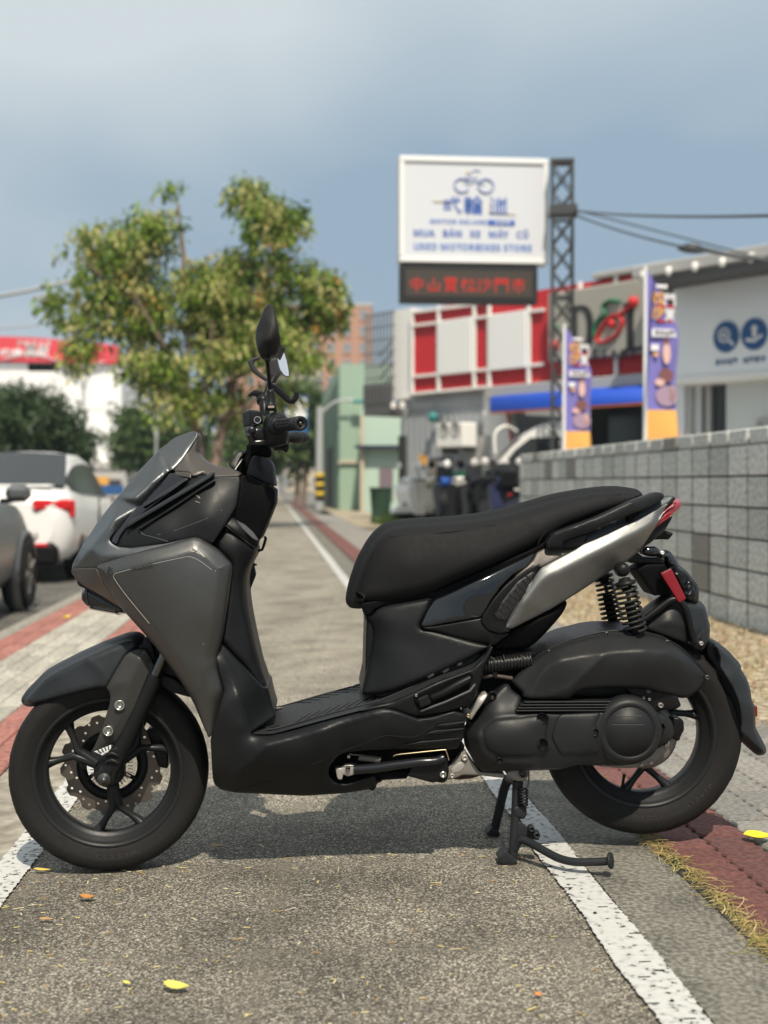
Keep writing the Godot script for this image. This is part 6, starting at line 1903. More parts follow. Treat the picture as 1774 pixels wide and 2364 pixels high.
	for i in 9:
		box_part(cage, "upright", M.cage, Vector3(-1.75 + i * 0.14, 3.0, 0.1), Vector3(-1.715 + i * 0.14, 5.3, 0.13))
	for i in 8:
		bar_part(cage, "cross_bar", M.cage, Vector2(-1.8, 3.0 + i * 0.32), Vector2(-0.5, 3.0 + i * 0.32), 0.04, 0.115, 0.02)
	for i in 5:
		bar_part(cage, "stair_stringer", M.cage, Vector2(-1.75, 3.05 + i * 0.3), Vector2(-0.55, 3.75 + i * 0.3), 0.05, -0.3, 0.05)
	box_part(cage, "landing", M.shop_dark, Vector3(-1.8, 2.7, -1.2), Vector3(-0.5, 3.02, 0.14))
	for i in 9:
		box_part(cage, "baluster", M.shop_dark, Vector3(-1.78 + i * 0.14, 2.98, 0.14), Vector3(-1.73 + i * 0.14, 3.5, 0.17))
	# air conditioner on the wall
	var ac := thing("air_conditioner", "white outdoor air conditioner unit mounted on the grey shop wall", "air conditioner", Vector3(FX, 0, -FZ), atan2(-0.8, 0.6))
	var k0 := z9(285, 690, 0.4)
	var k1 := z9(398, 592, 0.4)
	box_part(ac, "casing", M.white_wall, Vector3(k0.x, k0.y, 0.0), Vector3(k1.x, z9(285, 590, 0.4).y, 0.42), 0.03)
	for q in [0.3, 0.72]:
		st = ST()
		lathe(st, Vector3(lerpf(k0.x, k1.x, q), k0.y + 0.42, 0.42), Vector3.BACK, [[0, 0.0], [0.15, 0.0], [0.16, 0.02], [0.18, 0.02], [0.18, -0.01], [0, -0.01]], 20)
		obj(ac, "fan_grille", st, M.shop_grey2)
	for q in [0.15, 0.85]:
		box_part(ac, "bracket", M.shop_dark, Vector3(lerpf(k0.x, k1.x, q), k0.y - 0.14, -0.08), Vector3(lerpf(k0.x, k1.x, q) + 0.05, k0.y - 0.003, 0.4))
	var bl := thing("wall_lamp", "small teal lamp dome on the grey shop wall above the air conditioner", "lamp", Vector3(FX, 0, -FZ), atan2(-0.8, 0.6))
	var lp := z9(290, 563)
	st = ST()
	ball(st, Vector3(lp.x, lp.y, 0.15), 0.13)
	obj(bl, "dome", st, M.teal)
	box_part(bl, "bracket", M.shop_dark, Vector3(lp.x - 0.02, lp.y - 0.04, -0.08), Vector3(lp.x + 0.02, lp.y + 0.04, 0.06))
	var cam2 := thing("security_camera", "white security camera pair at the left end of the shop wall", "camera", Vector3(FX, 0, -FZ), atan2(-0.8, 0.6))
	for q in [[135, 512], [172, 512]]:
		var v := z9(q[0], q[1])
		st = ST()
		tube(st, [Vector3(v.x - 0.15, v.y + 0.02, 0.1), Vector3(v.x + 0.1, v.y - 0.04, 0.3)], 0.07, 10)
		obj(cam2, "camera_body", st, M.white_wall)

func last_of(n: Node) -> Node: return n.get_child(n.get_child_count() - 1)

func build_store() -> void:                       # the pale building right of the signboard
	var b := thing("white_store", "pale grey flat fronted store with two round blue signs at right edge", "store", Vector3(FX, 0, -FZ), atan2(-0.8, 0.6))
	var x0 := z8(235, 900, 0.28).x
	var x1 := x0 + 9.0
	var y0 := 3.02
	var y1 := 4.75
	box_part(b, "fascia", M.store_white, Vector3(x0, y0, -1.0), Vector3(x1, y1, 0.28), 0.02)
	box_part(b, "fascia_lip", M.white_wall, Vector3(x0 - 0.02, y0 - 0.16, -0.5), Vector3(x1, y0 + 0.003, 0.34), 0.04)
	var r0 := fs(1290, 606)
	box_part(b, "soffit", M.shop_dark, Vector3(x0, y1 + 0.003, -1.0), Vector3(x1, y1 + 0.13, 1.1))
	box_part(b, "roof_edge", M.shop_grey2, Vector3(x0 - 0.25, y1 + 0.133, -3.0), Vector3(x1, y1 + 0.36, 1.16), 0.02)
	box_part(b, "roof_cap", M.shop_grey2, Vector3(r0.x, 5.22, -3.0), Vector3(x0 - 0.26, 5.34, 0.16), 0.02)
	for i in 5:
		var st := ST()
		lathe(st, Vector3(x0 + 0.1 + i * 0.62, y1 + 0.2, 1.22), Vector3.UP, [[0, -0.14], [0.05, -0.12], [0.06, -0.04], [0.045, 0.03], [0, 0.03]], 12)
		obj(b, "eave_lamp", st, M.white_wall)
	box_part(b, "pillar", M.store_white, Vector3(z8(265, 1500).x, 0, -0.6), Vector3(z8(385, 1500).x, y0, 0.1), 0.02)
	box_part(b, "dark_reveal", M.dark_inside, Vector3(x0 - 0.4, 0, -0.9), Vector3(z8(265, 1500).x - 0.002, y0, -0.3))
	var st2 := ST()
	var px0 := z8(425, 1500).x
	tube(st2, [Vector3(px0, 0, 0.05), Vector3(px0, 2.9, 0.05)], 0.07, 10)
	obj(b, "drain_pipe", st2, M.shop_grey2)
	box_part(b, "lower_wall", M.store_white, Vector3(z8(385, 1500).x, 0, -0.6), Vector3(z8(480, 1500).x, y0, -0.1))
	box_part(b, "dark_window", M.dark_glass, Vector3(z8(480, 1500).x, 0.4, -0.5), Vector3(z8(742, 1500).x, y0, -0.2))
	box_part(last_of(b), "mullion", M.shop_grey2, Vector3(z8(530, 1500).x, 0.4, -0.2), Vector3(z8(578, 1500).x, y0, -0.12))
	ribbed(b, "shutter_wall", M.store_pale, Vector2(z8(742, 1500).x, 0), Vector2(x1, y0), -0.12, 0.3, 0.02)
	box_part(b, "wall_core", M.store_pale, Vector3(z8(742, 1500).x, 0, -1.0), Vector3(x1, y0, -0.13))
	var f0 := z8(1090, 1850)
	bar_part(b, "wall_frame", M.shop_grey2, Vector2(f0.x, f0.y), Vector2(f0.x + 1.5, f0.y), 0.08, -0.05, 0.05)
	bar_part(b, "wall_frame", M.shop_grey2, Vector2(f0.x, f0.y), Vector2(f0.x, f0.y - 1.0), 0.08, -0.05, 0.05)
	var rd := z8(310, 2060)
	box_part(b, "red_plate", M.red_paint, Vector3(rd.x - 0.2, rd.y - 0.05, -0.05), Vector3(rd.x + 0.2, rd.y + 0.06, 0.15))
	# two round signs
	for k in 2:
		var c := z8([785, 1072][k], [1006, 978][k], 0.29)
		var r := 0.29
		var s := ST()
		lathe(s, Vector3(c.x, c.y, 0.29), Vector3.BACK, [[0, 0.02], [r, 0.02], [r, 0.0], [0, 0]], 40, true)
		var d := obj(b, "round_sign", s, M.icon_blue)
		var pc := func(sx: float, sy: float, a: float, b2: float, rot: float) -> void:
			var s2 := ST()
			if b2 <= 0.0:
				if b2 == 0.0: lathe(s2, Vector3(c.x + sx, c.y + sy, 0.312), Vector3.BACK, [[0, 0.012], [a, 0.012], [a, 0.0], [0, 0]], 24)
				else: lathe(s2, Vector3(c.x + sx, c.y + sy, 0.312), Vector3.BACK, [[a + b2, 0.0], [a + b2, 0.012], [a, 0.012], [a, 0.0], [a + b2, 0.0]], 28)
			else: bx(s2, Vector3(c.x + sx, c.y + sy, 0.318), Vector3(a, b2, 0.012), 0.0, Basis(Vector3.BACK, rot))
			obj(d, "icon", s2, M.white)
		if k == 0:
			pc.call(-0.03, 0.03, 0.135, -0.035, 0.0)
			pc.call(0.13, -0.12, 0.14, 0.05, -0.75)
			pc.call(-0.03, 0.03, 0.05, 0.0, 0.0)
		else:
			pc.call(0.02, 0.10, 0.065, 0.0, 0.0)
			pc.call(0.02, 0.0, 0.09, 0.1, 0.0)
			pc.call(-0.06, -0.11, 0.22, 0.06, -0.15)
			pc.call(0.1, -0.08, 0.2, 0.05, 0.45)
		for i in 4:
			glyph(d, M.icon_blue, Vector3(c.x - 0.26 + i * 0.13, c.y - 0.52, 0.288), Basis.IDENTITY, 0.115, [G_MAI, G_SHI, G_SONG, G_MEN][(i + k * 2) % 4], 0.12, 0.01)

func build_sign() -> void:
	var z := 23.0
	var foot := W(1215, 1045, z)
	var t := thing("sign_tower", "dark steel lattice tower holding the shop sign and display", "tower", Vector3(foot.x, 0.0, -z), -0.1)
	var h := 6.45
	var w := 0.17
	for x in [-w, w]:
		for y in [-w, w]:
			box_part(t, "leg", M.steel_dark, Vector3(x - 0.025, 0, y - 0.025), Vector3(x + 0.025, h, y + 0.025), 0.004)
	for i in 14:
		var y := 0.1 + i * 0.45
		for s in [-1.0, 1.0]:
			for q in [[Vector3(-w, y, w * s), Vector3(w, y + 0.45, w * s)], [Vector3(w, y, w * s), Vector3(-w, y + 0.45, w * s)], [Vector3(w * s, y, -w), Vector3(w * s, y + 0.45, w)]]:
				var st := ST()
				tube(st, [q[0], q[1]], 0.016, 5)
				obj(t, "brace", st, M.steel_dark)
		if i % 3 == 0:
			for s in [-1.0, 1.0]:
				box_part(t, "ring_bar", M.steel_dark, Vector3(-w, y - 0.02, w * s - 0.02), Vector3(w, y + 0.02, w * s + 0.02))
	box_part(t, "cap_frame", M.steel_dark, Vector3(-w - 0.03, h, -w - 0.03), Vector3(w + 0.03, h + 0.05, w + 0.03))
	box_part(t, "cable_clamp", M.steel_dark, Vector3(-w - 0.05, 5.55, -w - 0.05), Vector3(w + 0.08, 5.72, w + 0.05))
	# the sign box
	var a := W(863, 566, z)
	var b := W(1190, 336, z)
	var wd := b.x - a.x
	var hg := b.y - a.y
	var s := thing("shop_sign", "white boxed shop sign with blue motorbike drawing and blue lettering", "sign", Vector3(a.x, a.y, -z), 0.10)
	box_part(s, "sign_box", M.white_panel, Vector3(0.04, 0.04, -0.34), Vector3(wd - 0.04, hg - 0.04, -0.02), 0.01)
	var face := box_part(s, "sign_face", M.sign_face, Vector3(0.09, 0.12, -0.018), Vector3(wd - 0.09, hg - 0.12, 0.0))
	for q in [[0.0, 0.0, wd, 0.10], [0.0, hg - 0.10, wd, hg], [0.0, 0.102, 0.09, hg - 0.102], [wd - 0.09, 0.102, wd, hg - 0.102]]:
		box_part(s, "sign_frame", M.white, Vector3(q[0], q[1], -0.36), Vector3(q[2], q[3], 0.04), 0.012)
	var P := func(dx: float, dy: float) -> Vector3: return Vector3((dx - 863.0) / 2900.0 * z, (566.0 - dy) / 2900.0 * z, 0.006)
	var bar := func(m: Material, x0: float, y0: float, x1: float, y1: float, r: float) -> void:
		var st := ST()
		tube(st, [P.call(x0, y0), P.call(x1, y1)], r, 6, true, 0.3)
		obj(face, "drawing_line", st, m)
	for cx in [1000.0, 1052.0]:
		var st := ST()
		var p := []
		var g0 := 0.6 if cx < 1020.0 else 0.0
		for i in 25:
			var an := g0 + (TAU - (1.2 if cx < 1020.0 else 0.0)) * i / 24.0
			p.append(P.call(cx + cos(an) * 17.0, 398.0 - sin(an) * 15.0))
		tube(st, p, 0.026, 6, true, 0.4)
		obj(face, "drawing_wheel", st, M.sign_blue)
	for q in [[1004, 395, 1018, 374], [1018, 374, 1026, 364], [1010, 398, 1030, 388], [1030, 388, 1048, 396], [1012, 386, 1034, 380], [1026, 364, 1040, 366]]:
		bar.call(M.sign_blue, q[0], q[1], q[2], q[3], 0.016)
	bar.call(M.sign_yellow, 1010, 372, 1014, 366, 0.04)
	var cs := 0.34
	glyph(face, M.sign_blue, P.call(956, 462) + Vector3(0, 0, 0), Basis.IDENTITY, cs, G_ER)
	glyph(face, M.sign_blue, P.call(1003, 462), Basis.IDENTITY, cs, G_LUN, 0.1)
	glyph(face, M.sign_blue, P.call(1060, 462), Basis.IDENTITY, cs, G_DI)
	bar.call(M.sign_yellow, 936, 433, 975, 435, 0.016)
	bar.call(M.sign_yellow, 1058, 455, 1118, 459, 0.014)
	bar.call(M.sign_yellow, 1060, 430, 1060, 458, 0.014)
	text_on(face, "MOTOR DELUXE", M.sign_blue2, P.call(991, 477), 0.075, Basis.IDENTITY, 0.006, 1.25)
	box_part(face, "label_bar", M.sign_blue, P.call(1056, 483), P.call(1116, 471) + Vector3(0, 0, 0.008))
	for i in 3: glyph(face, M.white, P.call(1072 + i * 12, 481.5) + Vector3(0, 0, 0.01), Basis.IDENTITY, 0.07, [G_ZHONG, G_SHI, G_MEN][i], 0.14, 0.006)
	text_on(face, "MUA   BÁN   XE   MÁY   CŨ", M.sign_blue, P.call(1020, 503), 0.118, Basis.IDENTITY, 0.008, 1.02)
	text_on(face, "USED MOTORBIKES STORE", M.sign_blue2, P.call(1024, 532), 0.118, Basis.IDENTITY, 0.008, 1.02)
	# the lettered display below it
	var d0 := W(866, 652, z)
	var d1 := W(1167, 569, z)
	var d := thing("display_board", "black display board with glowing red characters under the white sign", "display", Vector3(d0.x, d0.y, -z), 0.10)
	var dw := d1.x - d0.x
	var dh := d1.y - d0.y
	box_part(d, "casing", M.frame_black, Vector3(0, 0, -0.3), Vector3(dw, dh, 0.0), 0.015)
	box_part(d, "screen", M.led_off, Vector3(0.09, 0.10, 0.002), Vector3(dw - 0.09, dh - 0.10, 0.012))
	var gs := [G_ZHONG, G_SHAN, G_MAI, G_SONG, G_SHA, G_MEN, G_SHI]
	for i in 7:
		for k in 1:
			glyph(last_of(d) if i == 0 else d.get_node("screen"), M.led_red, Vector3(0.14 + i * 0.295, 0.17, 0.018), Basis.IDENTITY, 0.27, gs[i], 0.06, 0.01)
	# wires from the tower
	for q in [["black cable running level from the sign tower to the right edge", 1238, 455, 1720, 464, 23.0, 12.0, 0.018, 0.05], ["black cable sloping down from the sign tower past the lamp", 1238, 462, 1690, 568, 23.0, 14.0, 0.016, 0.10], ["thin cable sloping from the tower towards the store roof", 1238, 452, 1640, 556, 23.0, 19.0, 0.014, 0.0]]:
		var st := ST()
		var p := []
		var A := W(q[1], q[2], q[5])
		var B := W(q[3], q[4], q[6])
		for i in 13:
			var k := i / 12.0
			p.append(A.lerp(B, k) + Vector3(0, -q[8] * 4.0 * k * (1.0 - k), 0))
		tube(st, p, q[7], 6)
		tag(obj(self, "cable", st, M.steel_dark), q[0], "cable", "cables from the sign tower")
	var rl := thing("street_lamp", "dark flat street lamp head hanging on an arm above the store roof", "street lamp", W(1495, 540, 19.0))
	st2lamp(rl)

func st2lamp(rl: Node3D) -> void:
	var st := ST()
	lathe(st, Vector3.ZERO, Vector3(0.12, 1, 0).normalized(), [[0, 0.09], [0.12, 0.07], [0.21, 0.0], [0.16, -0.02], [0, -0.03]], 18)
	obj(rl, "lamp_head", st, M.steel_dark)
	st = ST()
	tube(st, smoothpath([Vector3(0.15, 0.02, 0), Vector3(0.7, -0.10, 0), Vector3(1.4, -0.18, 0), Vector3(2.2, -0.2, 0)]), 0.03, 8)
	obj(rl, "arm", st, M.steel_dark)
	st = ST()
	tube(st, [Vector3(2.2, 0.1, 0), Vector3(2.2, -4.2, 0)], 0.06, 8)
	obj(rl, "pole", st, M.steel_dark)

func build_flags() -> void:
	for q in [["taller purple and orange advertising flag beside the signboard", 1393, 575, 962, 17.0, 1.0], ["shorter purple and orange advertising flag in front of the white van", 1218, 700, 990, 20.0, 0.96]]:
		var z: float = q[4]
		var base := W(q[1], q[3], z)
		var top := W(q[1], q[2], z)
		var f := thing("advertising_flag", q[0], "flag", Vector3(base.x, 0.03, -z), 0.25, "feather flags behind the wall")
		var h := top.y - 0.03
		var st := ST()
		tube(st, [Vector3(0, 0, 0), Vector3(0.01, h, 0)], [0.03, 0.022], 8)
		obj(f, "pole", st, M.white)
		box_part(f, "foot", M.frame_black, Vector3(-0.3, 0, -0.3), Vector3(0.3, 0.12, 0.3), 0.04)
		var y0: float = base.y + 0.05
		var w: float = 0.42 * q[5]
		var cloth := func(ya: float, yb: float, m: Material, called: String) -> void:
			var s := ST()
			var n := 14
			for i in n:
				for k in 6:
					var P := func(ii: int, kk: int) -> Vector3:
						var y := lerpf(ya, yb, float(ii) / n)
						var t := (y - y0) / (h - y0 - 0.05)
						var ww := w * (1.0 if t < 0.62 else maxf(0.02, 1.0 - pow((t - 0.62) / 0.38, 1.5)))
						var x := ww * kk / 6.0
						return Vector3(0.03 + x, y - (0.14 * x if ii == 0 and ya <= y0 + 0.001 else 0.0), 0.05 * sin(t * 9.0 + x * 5.0) * x / w)
					quad(s, P.call(i, k), P.call(i + 1, k), P.call(i + 1, k + 1), P.call(i, k + 1))
			obj(f, called, s, m)
		var ys: float = y0 + (h - y0) * 0.17
		cloth.call(ys, h - 0.05, M.flag_purple, "cloth")
		cloth.call(y0, ys, M.flag_orange, "hem_panel")
		var cl := f.get_node("cloth")
		var L := func(fx: float, fy: float, sx: float, sy: float, m: Material) -> void:
			var s := ST()
			bx(s, Vector3(0.03 + w * fx, lerpf(y0, h, fy), 0.035), Vector3(w * sx, (h - y0) * sy, 0.012))
			obj(cl, "print", s, m)
		for r in 2:
			var fy := 0.80 - r * 0.085
			glyph(cl, M.flag_orange, Vector3(0.03 + w * 0.10, lerpf(y0, h, fy) - 0.05, 0.045), Basis.IDENTITY, w * 0.42, [G_SONG, G_SHA][r], 0.13, 0.01)
			glyph(cl, M.flag_white, Vector3(0.03 + w * 0.50, lerpf(y0, h, fy) - 0.07, 0.045), Basis.IDENTITY, w * 0.40, [G_MEN, G_MAI][r], 0.12, 0.01)
			L.call(0.6, fy - 0.03, 0.6, 0.012, M.red_paint)
		L.call(0.45, 0.885, 0.36, 0.02, M.flag_white)
		L.call(0.52, 0.615, 0.80, 0.045, M.flag_white)
		for i in 4: glyph(cl, M.ink, Vector3(0.03 + w * (0.22 + i * 0.16), lerpf(y0, h, 0.604), 0.05), Basis.IDENTITY, w * 0.13, [G_SHI, G_ZHONG, G_SHAN, G_MEN][i], 0.14, 0.01)
		L.call(0.22, 0.53, 0.26, 0.035, M.flag_white)
		L.call(0.26, 0.49, 0.14, 0.022, M.flag_orange)
		# the printed figure: hair, arm and dress as soft shapes
		for e in [[0.62, 0.50, 0.13, 0.13, M.flag_skin], [0.62, 0.565, 0.10, 0.035, M.flag_hair], [0.60, 0.37, 0.24, 0.085, M.flag_hair], [0.40, 0.33, 0.16, 0.045, M.flag_skin], [0.62, 0.25, 0.36, 0.12, M.flag_mauve], [0.80, 0.26, 0.10, 0.10, M.flag_skin]]:
			var s := ST()
			var c := Vector3(0.03 + w * e[0], lerpf(y0, h, e[1]), 0.032)
			var n := 16
			for i in n:
				var a0 := TAU * i / n
				var a1 := TAU * (i + 1) / n
				tri_out(s, c, c + Vector3(cos(a0) * w * e[2], sin(a0) * (h - y0) * e[3] * 0.5, 0), c + Vector3(cos(a1) * w * e[2], sin(a1) * (h - y0) * e[3] * 0.5, 0), c - Vector3(0, 0, 1))
			obj(cl, "print", s, e[4])

# ================================================================ vehicles
func wheel_simple(par: Node, c: Vector3, r: float, w: float, hub: Material, ax := Vector3.RIGHT) -> void:
	var o := Node3D.new()
	o.name = "wheel"
	par.add_child(o, true)
	o.position = c
	var st := ST()
	lathe(st, Vector3.ZERO, ax, [[r * 0.62, -w * 0.5], [r * 0.92, -w * 0.5], [r, -w * 0.35], [r, w * 0.35], [r * 0.92, w * 0.5], [r * 0.62, w * 0.5], [r * 0.62, -w * 0.5]], 32)
	obj(o, "tyre", st, M.tyre)
	st = ST()
	lathe(st, Vector3.ZERO, ax, [[0, -w * 0.42], [r * 0.6, -w * 0.44], [r * 0.64, -w * 0.3], [r * 0.64, w * 0.3], [r * 0.6, w * 0.44], [r * 0.5, w * 0.36], [r * 0.2, w * 0.38], [0, w * 0.4]], 32)
	obj(o, "rim", st, hub)
	for i in 5:
		st = ST()
		var f := frame_of(ax)
		var d: Vector3 = f[0].rotated(ax, TAU * i / 5.0)
		tube(st, [d * r * 0.16 + ax * w * 0.42, d * r * 0.58 + ax * w * 0.44], r * 0.075, 6)
		obj(o, "spoke", st, hub)

# a car along -z (rear at z = 0): stations of [z, half width, sill, belt, roof or 0, cabin half width]
func car(called: String, label: String, at: Vector3, turn: float, paint: Material, S: Array, glass: Material) -> Node3D:
	var c := thing(called, label, "car", at, turn)
	var ring := func(s: Array) -> Array:
		var w: float = s[1]
		return [Vector3(w * 0.86, s[2], s[0]), Vector3(w * 0.97, s[2] + 0.10, s[0]), Vector3(w, lerpf(s[2], s[3], 0.45), s[0]), Vector3(w * 0.985, lerpf(s[2], s[3], 0.72), s[0]), Vector3(w * 0.93, s[3] - 0.03, s[0]), Vector3(w * 0.84, s[3], s[0]), Vector3(w * 0.4, s[3] + 0.035, s[0]), Vector3(0, s[3] + 0.045, s[0])]
	var st := ST()
	var R := []
	for i in S.size() - 1:
		for k in 4: 
			var t := k / 4.0
			var q := []
			for j in 6:
				var v0: float = S[maxi(i - 1, 0)][j]
				q.append(cubic_interpolate(S[i][j], S[i + 1][j], v0, S[mini(i + 2, S.size() - 1)][j], t))
			R.append(q)
	R.append(S[-1])
	for i in R.size() - 1:
		var A: Array = ring.call(R[i])
		var B: Array = ring.call(R[i + 1])
		for k in 7:
			quad(st, A[k], A[k + 1], B[k + 1], B[k])
			var m := Vector3(-1, 1, 1)
			quad(st, B[k] * m, B[k + 1] * m, A[k + 1] * m, A[k] * m)
	for e in [0, R.size() - 1]:
		var A: Array = ring.call(R[e])
		st.set_smooth_group(2)
		for k in 7:
			var m := Vector3(-1, 1, 1)
			var back := Vector3(0, 0.6, R[R.size() / 2][0])
			quad_out(st, A[k], A[k + 1], A[k + 1] * m, A[k] * m, back)
		st.set_smooth_group(0)
	obj(c, "body", st, paint)
	# cabin
	st = ST()
	var win := [ST(), ST()]
	var cab := []
	for q in R:
		if q[4] > q[3] + 0.02: cab.append(q)
	var cr := func(s: Array) -> Array:
		var w: float = s[5]
		return [Vector3(s[1] * 0.86, s[3] - 0.02, s[0]), Vector3(lerpf(s[1] * 0.85, w, 0.85), lerpf(s[3], s[4], 0.86), s[0]), Vector3(w * 0.9, s[4] - 0.01, s[0]), Vector3(w * 0.5, s[4] + 0.03, s[0]), Vector3(0, s[4] + 0.04, s[0])]
	for i in cab.size() - 1:
		var A: Array = cr.call(cab[i])
		var B: Array = cr.call(cab[i + 1])
		for s in [1.0, -1.0]:
			var m := Vector3(s, 1, 1)
			for k in 4:
				if s > 0: quad(st, A[k], A[k + 1], B[k + 1], B[k])
				else: quad(st, B[k] * m, B[k + 1] * m, A[k + 1] * m, A[k] * m)
			# side glass, a little proud of the cabin side
			if cab[i][4] - cab[i][3] > 0.16 and cab[i + 1][4] - cab[i + 1][3] > 0.16:
				var g := [A[0].lerp(A[1], 0.10), A[0].lerp(A[1], 0.90), B[0].lerp(B[1], 0.90), B[0].lerp(B[1], 0.10)]
				for v in 4: g[v] = (g[v] + Vector3(0.012, 0.004, 0)) * m
				if s > 0: quad(win[0], g[0], g[1], g[2], g[3])
				else: quad(win[1], g[3], g[2], g[1], g[0])
	obj(c, "cabin", st, paint)
	for q in win: obj(c, "side_window", q, glass)
	return c

func build_cars() -> void:
	# [z, half width, sill, belt, roof, cabin half width]
	var S := [[0.06, 0.70, 0.42, 0.86, 0, 0.5], [-0.02, 0.80, 0.30, 0.98, 0, 0.55], [-0.16, 0.88, 0.26, 1.03, 0, 0.58], [-0.42, 0.91, 0.25, 1.03, 1.045, 0.62], [-0.75, 0.92, 0.24, 1.00, 1.20, 0.64], [-1.15, 0.92, 0.24, 0.96, 1.38, 0.64], [-1.7, 0.92, 0.24, 0.94, 1.45, 0.63], [-2.4, 0.92, 0.24, 0.92, 1.45, 0.62], [-3.0, 0.91, 0.24, 0.91, 1.30, 0.62], [-3.4, 0.90, 0.24, 0.90, 1.04, 0.64], [-4.1, 0.86, 0.26, 0.80, 0, 0.6], [-4.5, 0.70, 0.34, 0.66, 0, 0.5]]
	var turn := 0.055
	var w := car("parked_car", "white parked sedan seen from behind with wrap round red tail lamps", Vector3(W(160, 1100, 15.0).x - 0.88, -0.13, -14.8), turn, M.white_car, S, M.car_glass)
	w.set_meta("group", "cars parked along the kerb")
	for q in [[-0.9, -0.78], [0.9, -0.78], [-0.9, -3.5], [0.9, -3.5]]:
		wheel_simple(w, Vector3(q[0] * 0.9, 0.32, q[1]), 0.32, 0.2, M.alu_dark, Vector3.RIGHT * signf(q[0]))
	# rear window, lamps, bumper
	var st := ST()
	for k in 8:
		var u0 := lerpf(-1.0, 1.0, k / 8.0)
		var u1 := lerpf(-1.0, 1.0, (k + 1) / 8.0)
		var P := func(u: float, low: bool) -> Vector3:
			return Vector3((0.76 if low else 0.62) * u, (1.075 if low else 1.45) + 0.025 * (1.0 - u * u), (-0.34 if low else -1.20) + 0.10 * (1.0 - u * u))
		quad_out(st, P.call(u0, false), P.call(u1, false), P.call(u1, true), P.call(u0, true), Vector3(0, 0.5, -2))
	obj(w, "rear_window", st, M.car_glass)
	st = ST()
	bx(st, Vector3(0, 1.075, -0.18), Vector3(1.3, 0.03, 0.24), 0.012)
	obj(w, "spoiler", st, M.white_car)
	for s in [1.0, -1.0]:
		st = ST()
		bx(st, Vector3(0.66 * s, 0.86, -0.03), Vector3(0.42, 0.13, 0.14), 0.03, Basis(Vector3.UP, 0.42 * s))
		obj(w, "tail_lamp", st, M.lamp_red)
		st = ST()
		bx(st, Vector3(0.60 * s, 0.84, 0.04), Vector3(0.26, 0.06, 0.06), 0.02, Basis(Vector3.UP, 0.3 * s))
		obj(w.get_node("tail_lamp") if s > 0 else last_of(w), "lamp_insert", st, M.lamp_grey)
		st = ST()
		bx(st, Vector3(0.855 * s, 0.82, -0.16), Vector3(0.06, 0.2, 0.16), 0.02, Basis(Vector3.UP, 0.5 * s))
		obj(last_of(w), "lamp_return", st, M.lamp_red)
	st = ST()
	bx(st, Vector3(0, 0.32, 0.0), Vector3(1.5, 0.26, 0.22), 0.06)
	obj(w, "bumper_valance", st, M.black)
	st = ST()
	bx(st, Vector3(0.5, 0.42, 0.08), Vector3(0.3, 0.035, 0.05), 0.01)
	obj(w, "bumper_reflector", st, M.lamp_red)
	st = ST()
	bx(st, Vector3(0, 0.66, 0.055), Vector3(0.38, 0.16, 0.02), 0.006)
	obj(w, "number_plate", st, M.white)
	for z in [-1.9, -3.0]:
		st = ST()
		bx(st, Vector3(0.935, 0.84, z), Vector3(0.03, 0.035, 0.18), 0.01)
		obj(w, "door_handle", st, M.white_car)
		st = ST()
		bx(st, Vector3(0.925, 0.62, z + 0.16), Vector3(0.02, 0.62, 0.012))
		obj(w, "door_gap", st, M.black)
	st = ST()
	tube(st, [Vector3(-0.3, 1.5, -1.5), Vector3(-0.3, 1.62, -1.45)], 0.015, 6)
	obj(w, "aerial", st, M.black)
	# grey car nearer the viewer, its nose and right front wheel in the frame
	S = [[0.06, 0.70, 0.34, 0.86, 0, 0.5], [-0.1, 0.84, 0.26, 1.0, 0, 0.55], [-0.5, 0.90, 0.24, 1.0, 1.05, 0.6], [-1.2, 0.91, 0.22, 0.96, 1.40, 0.62], [-2.0, 0.91, 0.22, 0.93, 1.46, 0.62], [-2.7, 0.91, 0.22, 0.93, 1.36, 0.62], [-3.2, 0.90, 0.22, 0.95, 1.05, 0.62], [-3.6, 0.89, 0.22, 0.92, 0, 0.6], [-4.1, 0.84, 0.24, 0.80, 0, 0.6], [-4.35, 0.72, 0.3, 0.66, 0, 0.5], [-4.42, 0.60, 0.36, 0.56, 0, 0.5]]
	var front := W(50, 1315, 11.75)
	var g := car("parked_car", "dark grey parked car cropped by the left edge, only its nose and front wheel showing", Vector3(front.x - 0.88 + 0.20, -0.13, front.z + 3.65), turn, M.grey_car, S, M.car_glass)
	g.set_meta("group", "cars parked along the kerb")
	for q in [[-0.9, -0.8], [0.9, -0.8], [-0.9, -3.65], [0.9, -3.65]]:
		wheel_simple(g, Vector3(q[0] * 0.93, 0.31, q[1]), 0.31, 0.2, M.alu_dark, Vector3.RIGHT * signf(q[0]))
	var arch := ST()
	lathe(arch, Vector3(0.80, 0.31, -3.65), Vector3.RIGHT, [[0.345, 0.0], [0.345, 0.115], [0.375, 0.118], [0.375, 0.0], [0.345, 0.0]], 32, false)
	obj(g, "wheel_arch", arch, M.grey_car)
	st = ST()
	bx(st, Vector3(1.03, 1.02, -2.72), Vector3(0.2, 0.14, 0.12), 0.045)
	obj(g, "door_mirror", st, M.grey_car)
	st = ST()
	bx(st, Vector3(0.93, 0.96, -2.74), Vector3(0.1, 0.04, 0.05), 0.01)
	obj(last_of(g), "mirror_arm", st, M.black)
	st = ST()
	bx(st, Vector3(0.74, 0.62, -4.2), Vector3(0.24, 0.12, 0.26), 0.04, Basis(Vector3.UP, -0.7))
	obj(g, "headlamp", st, M.lamp_grey)
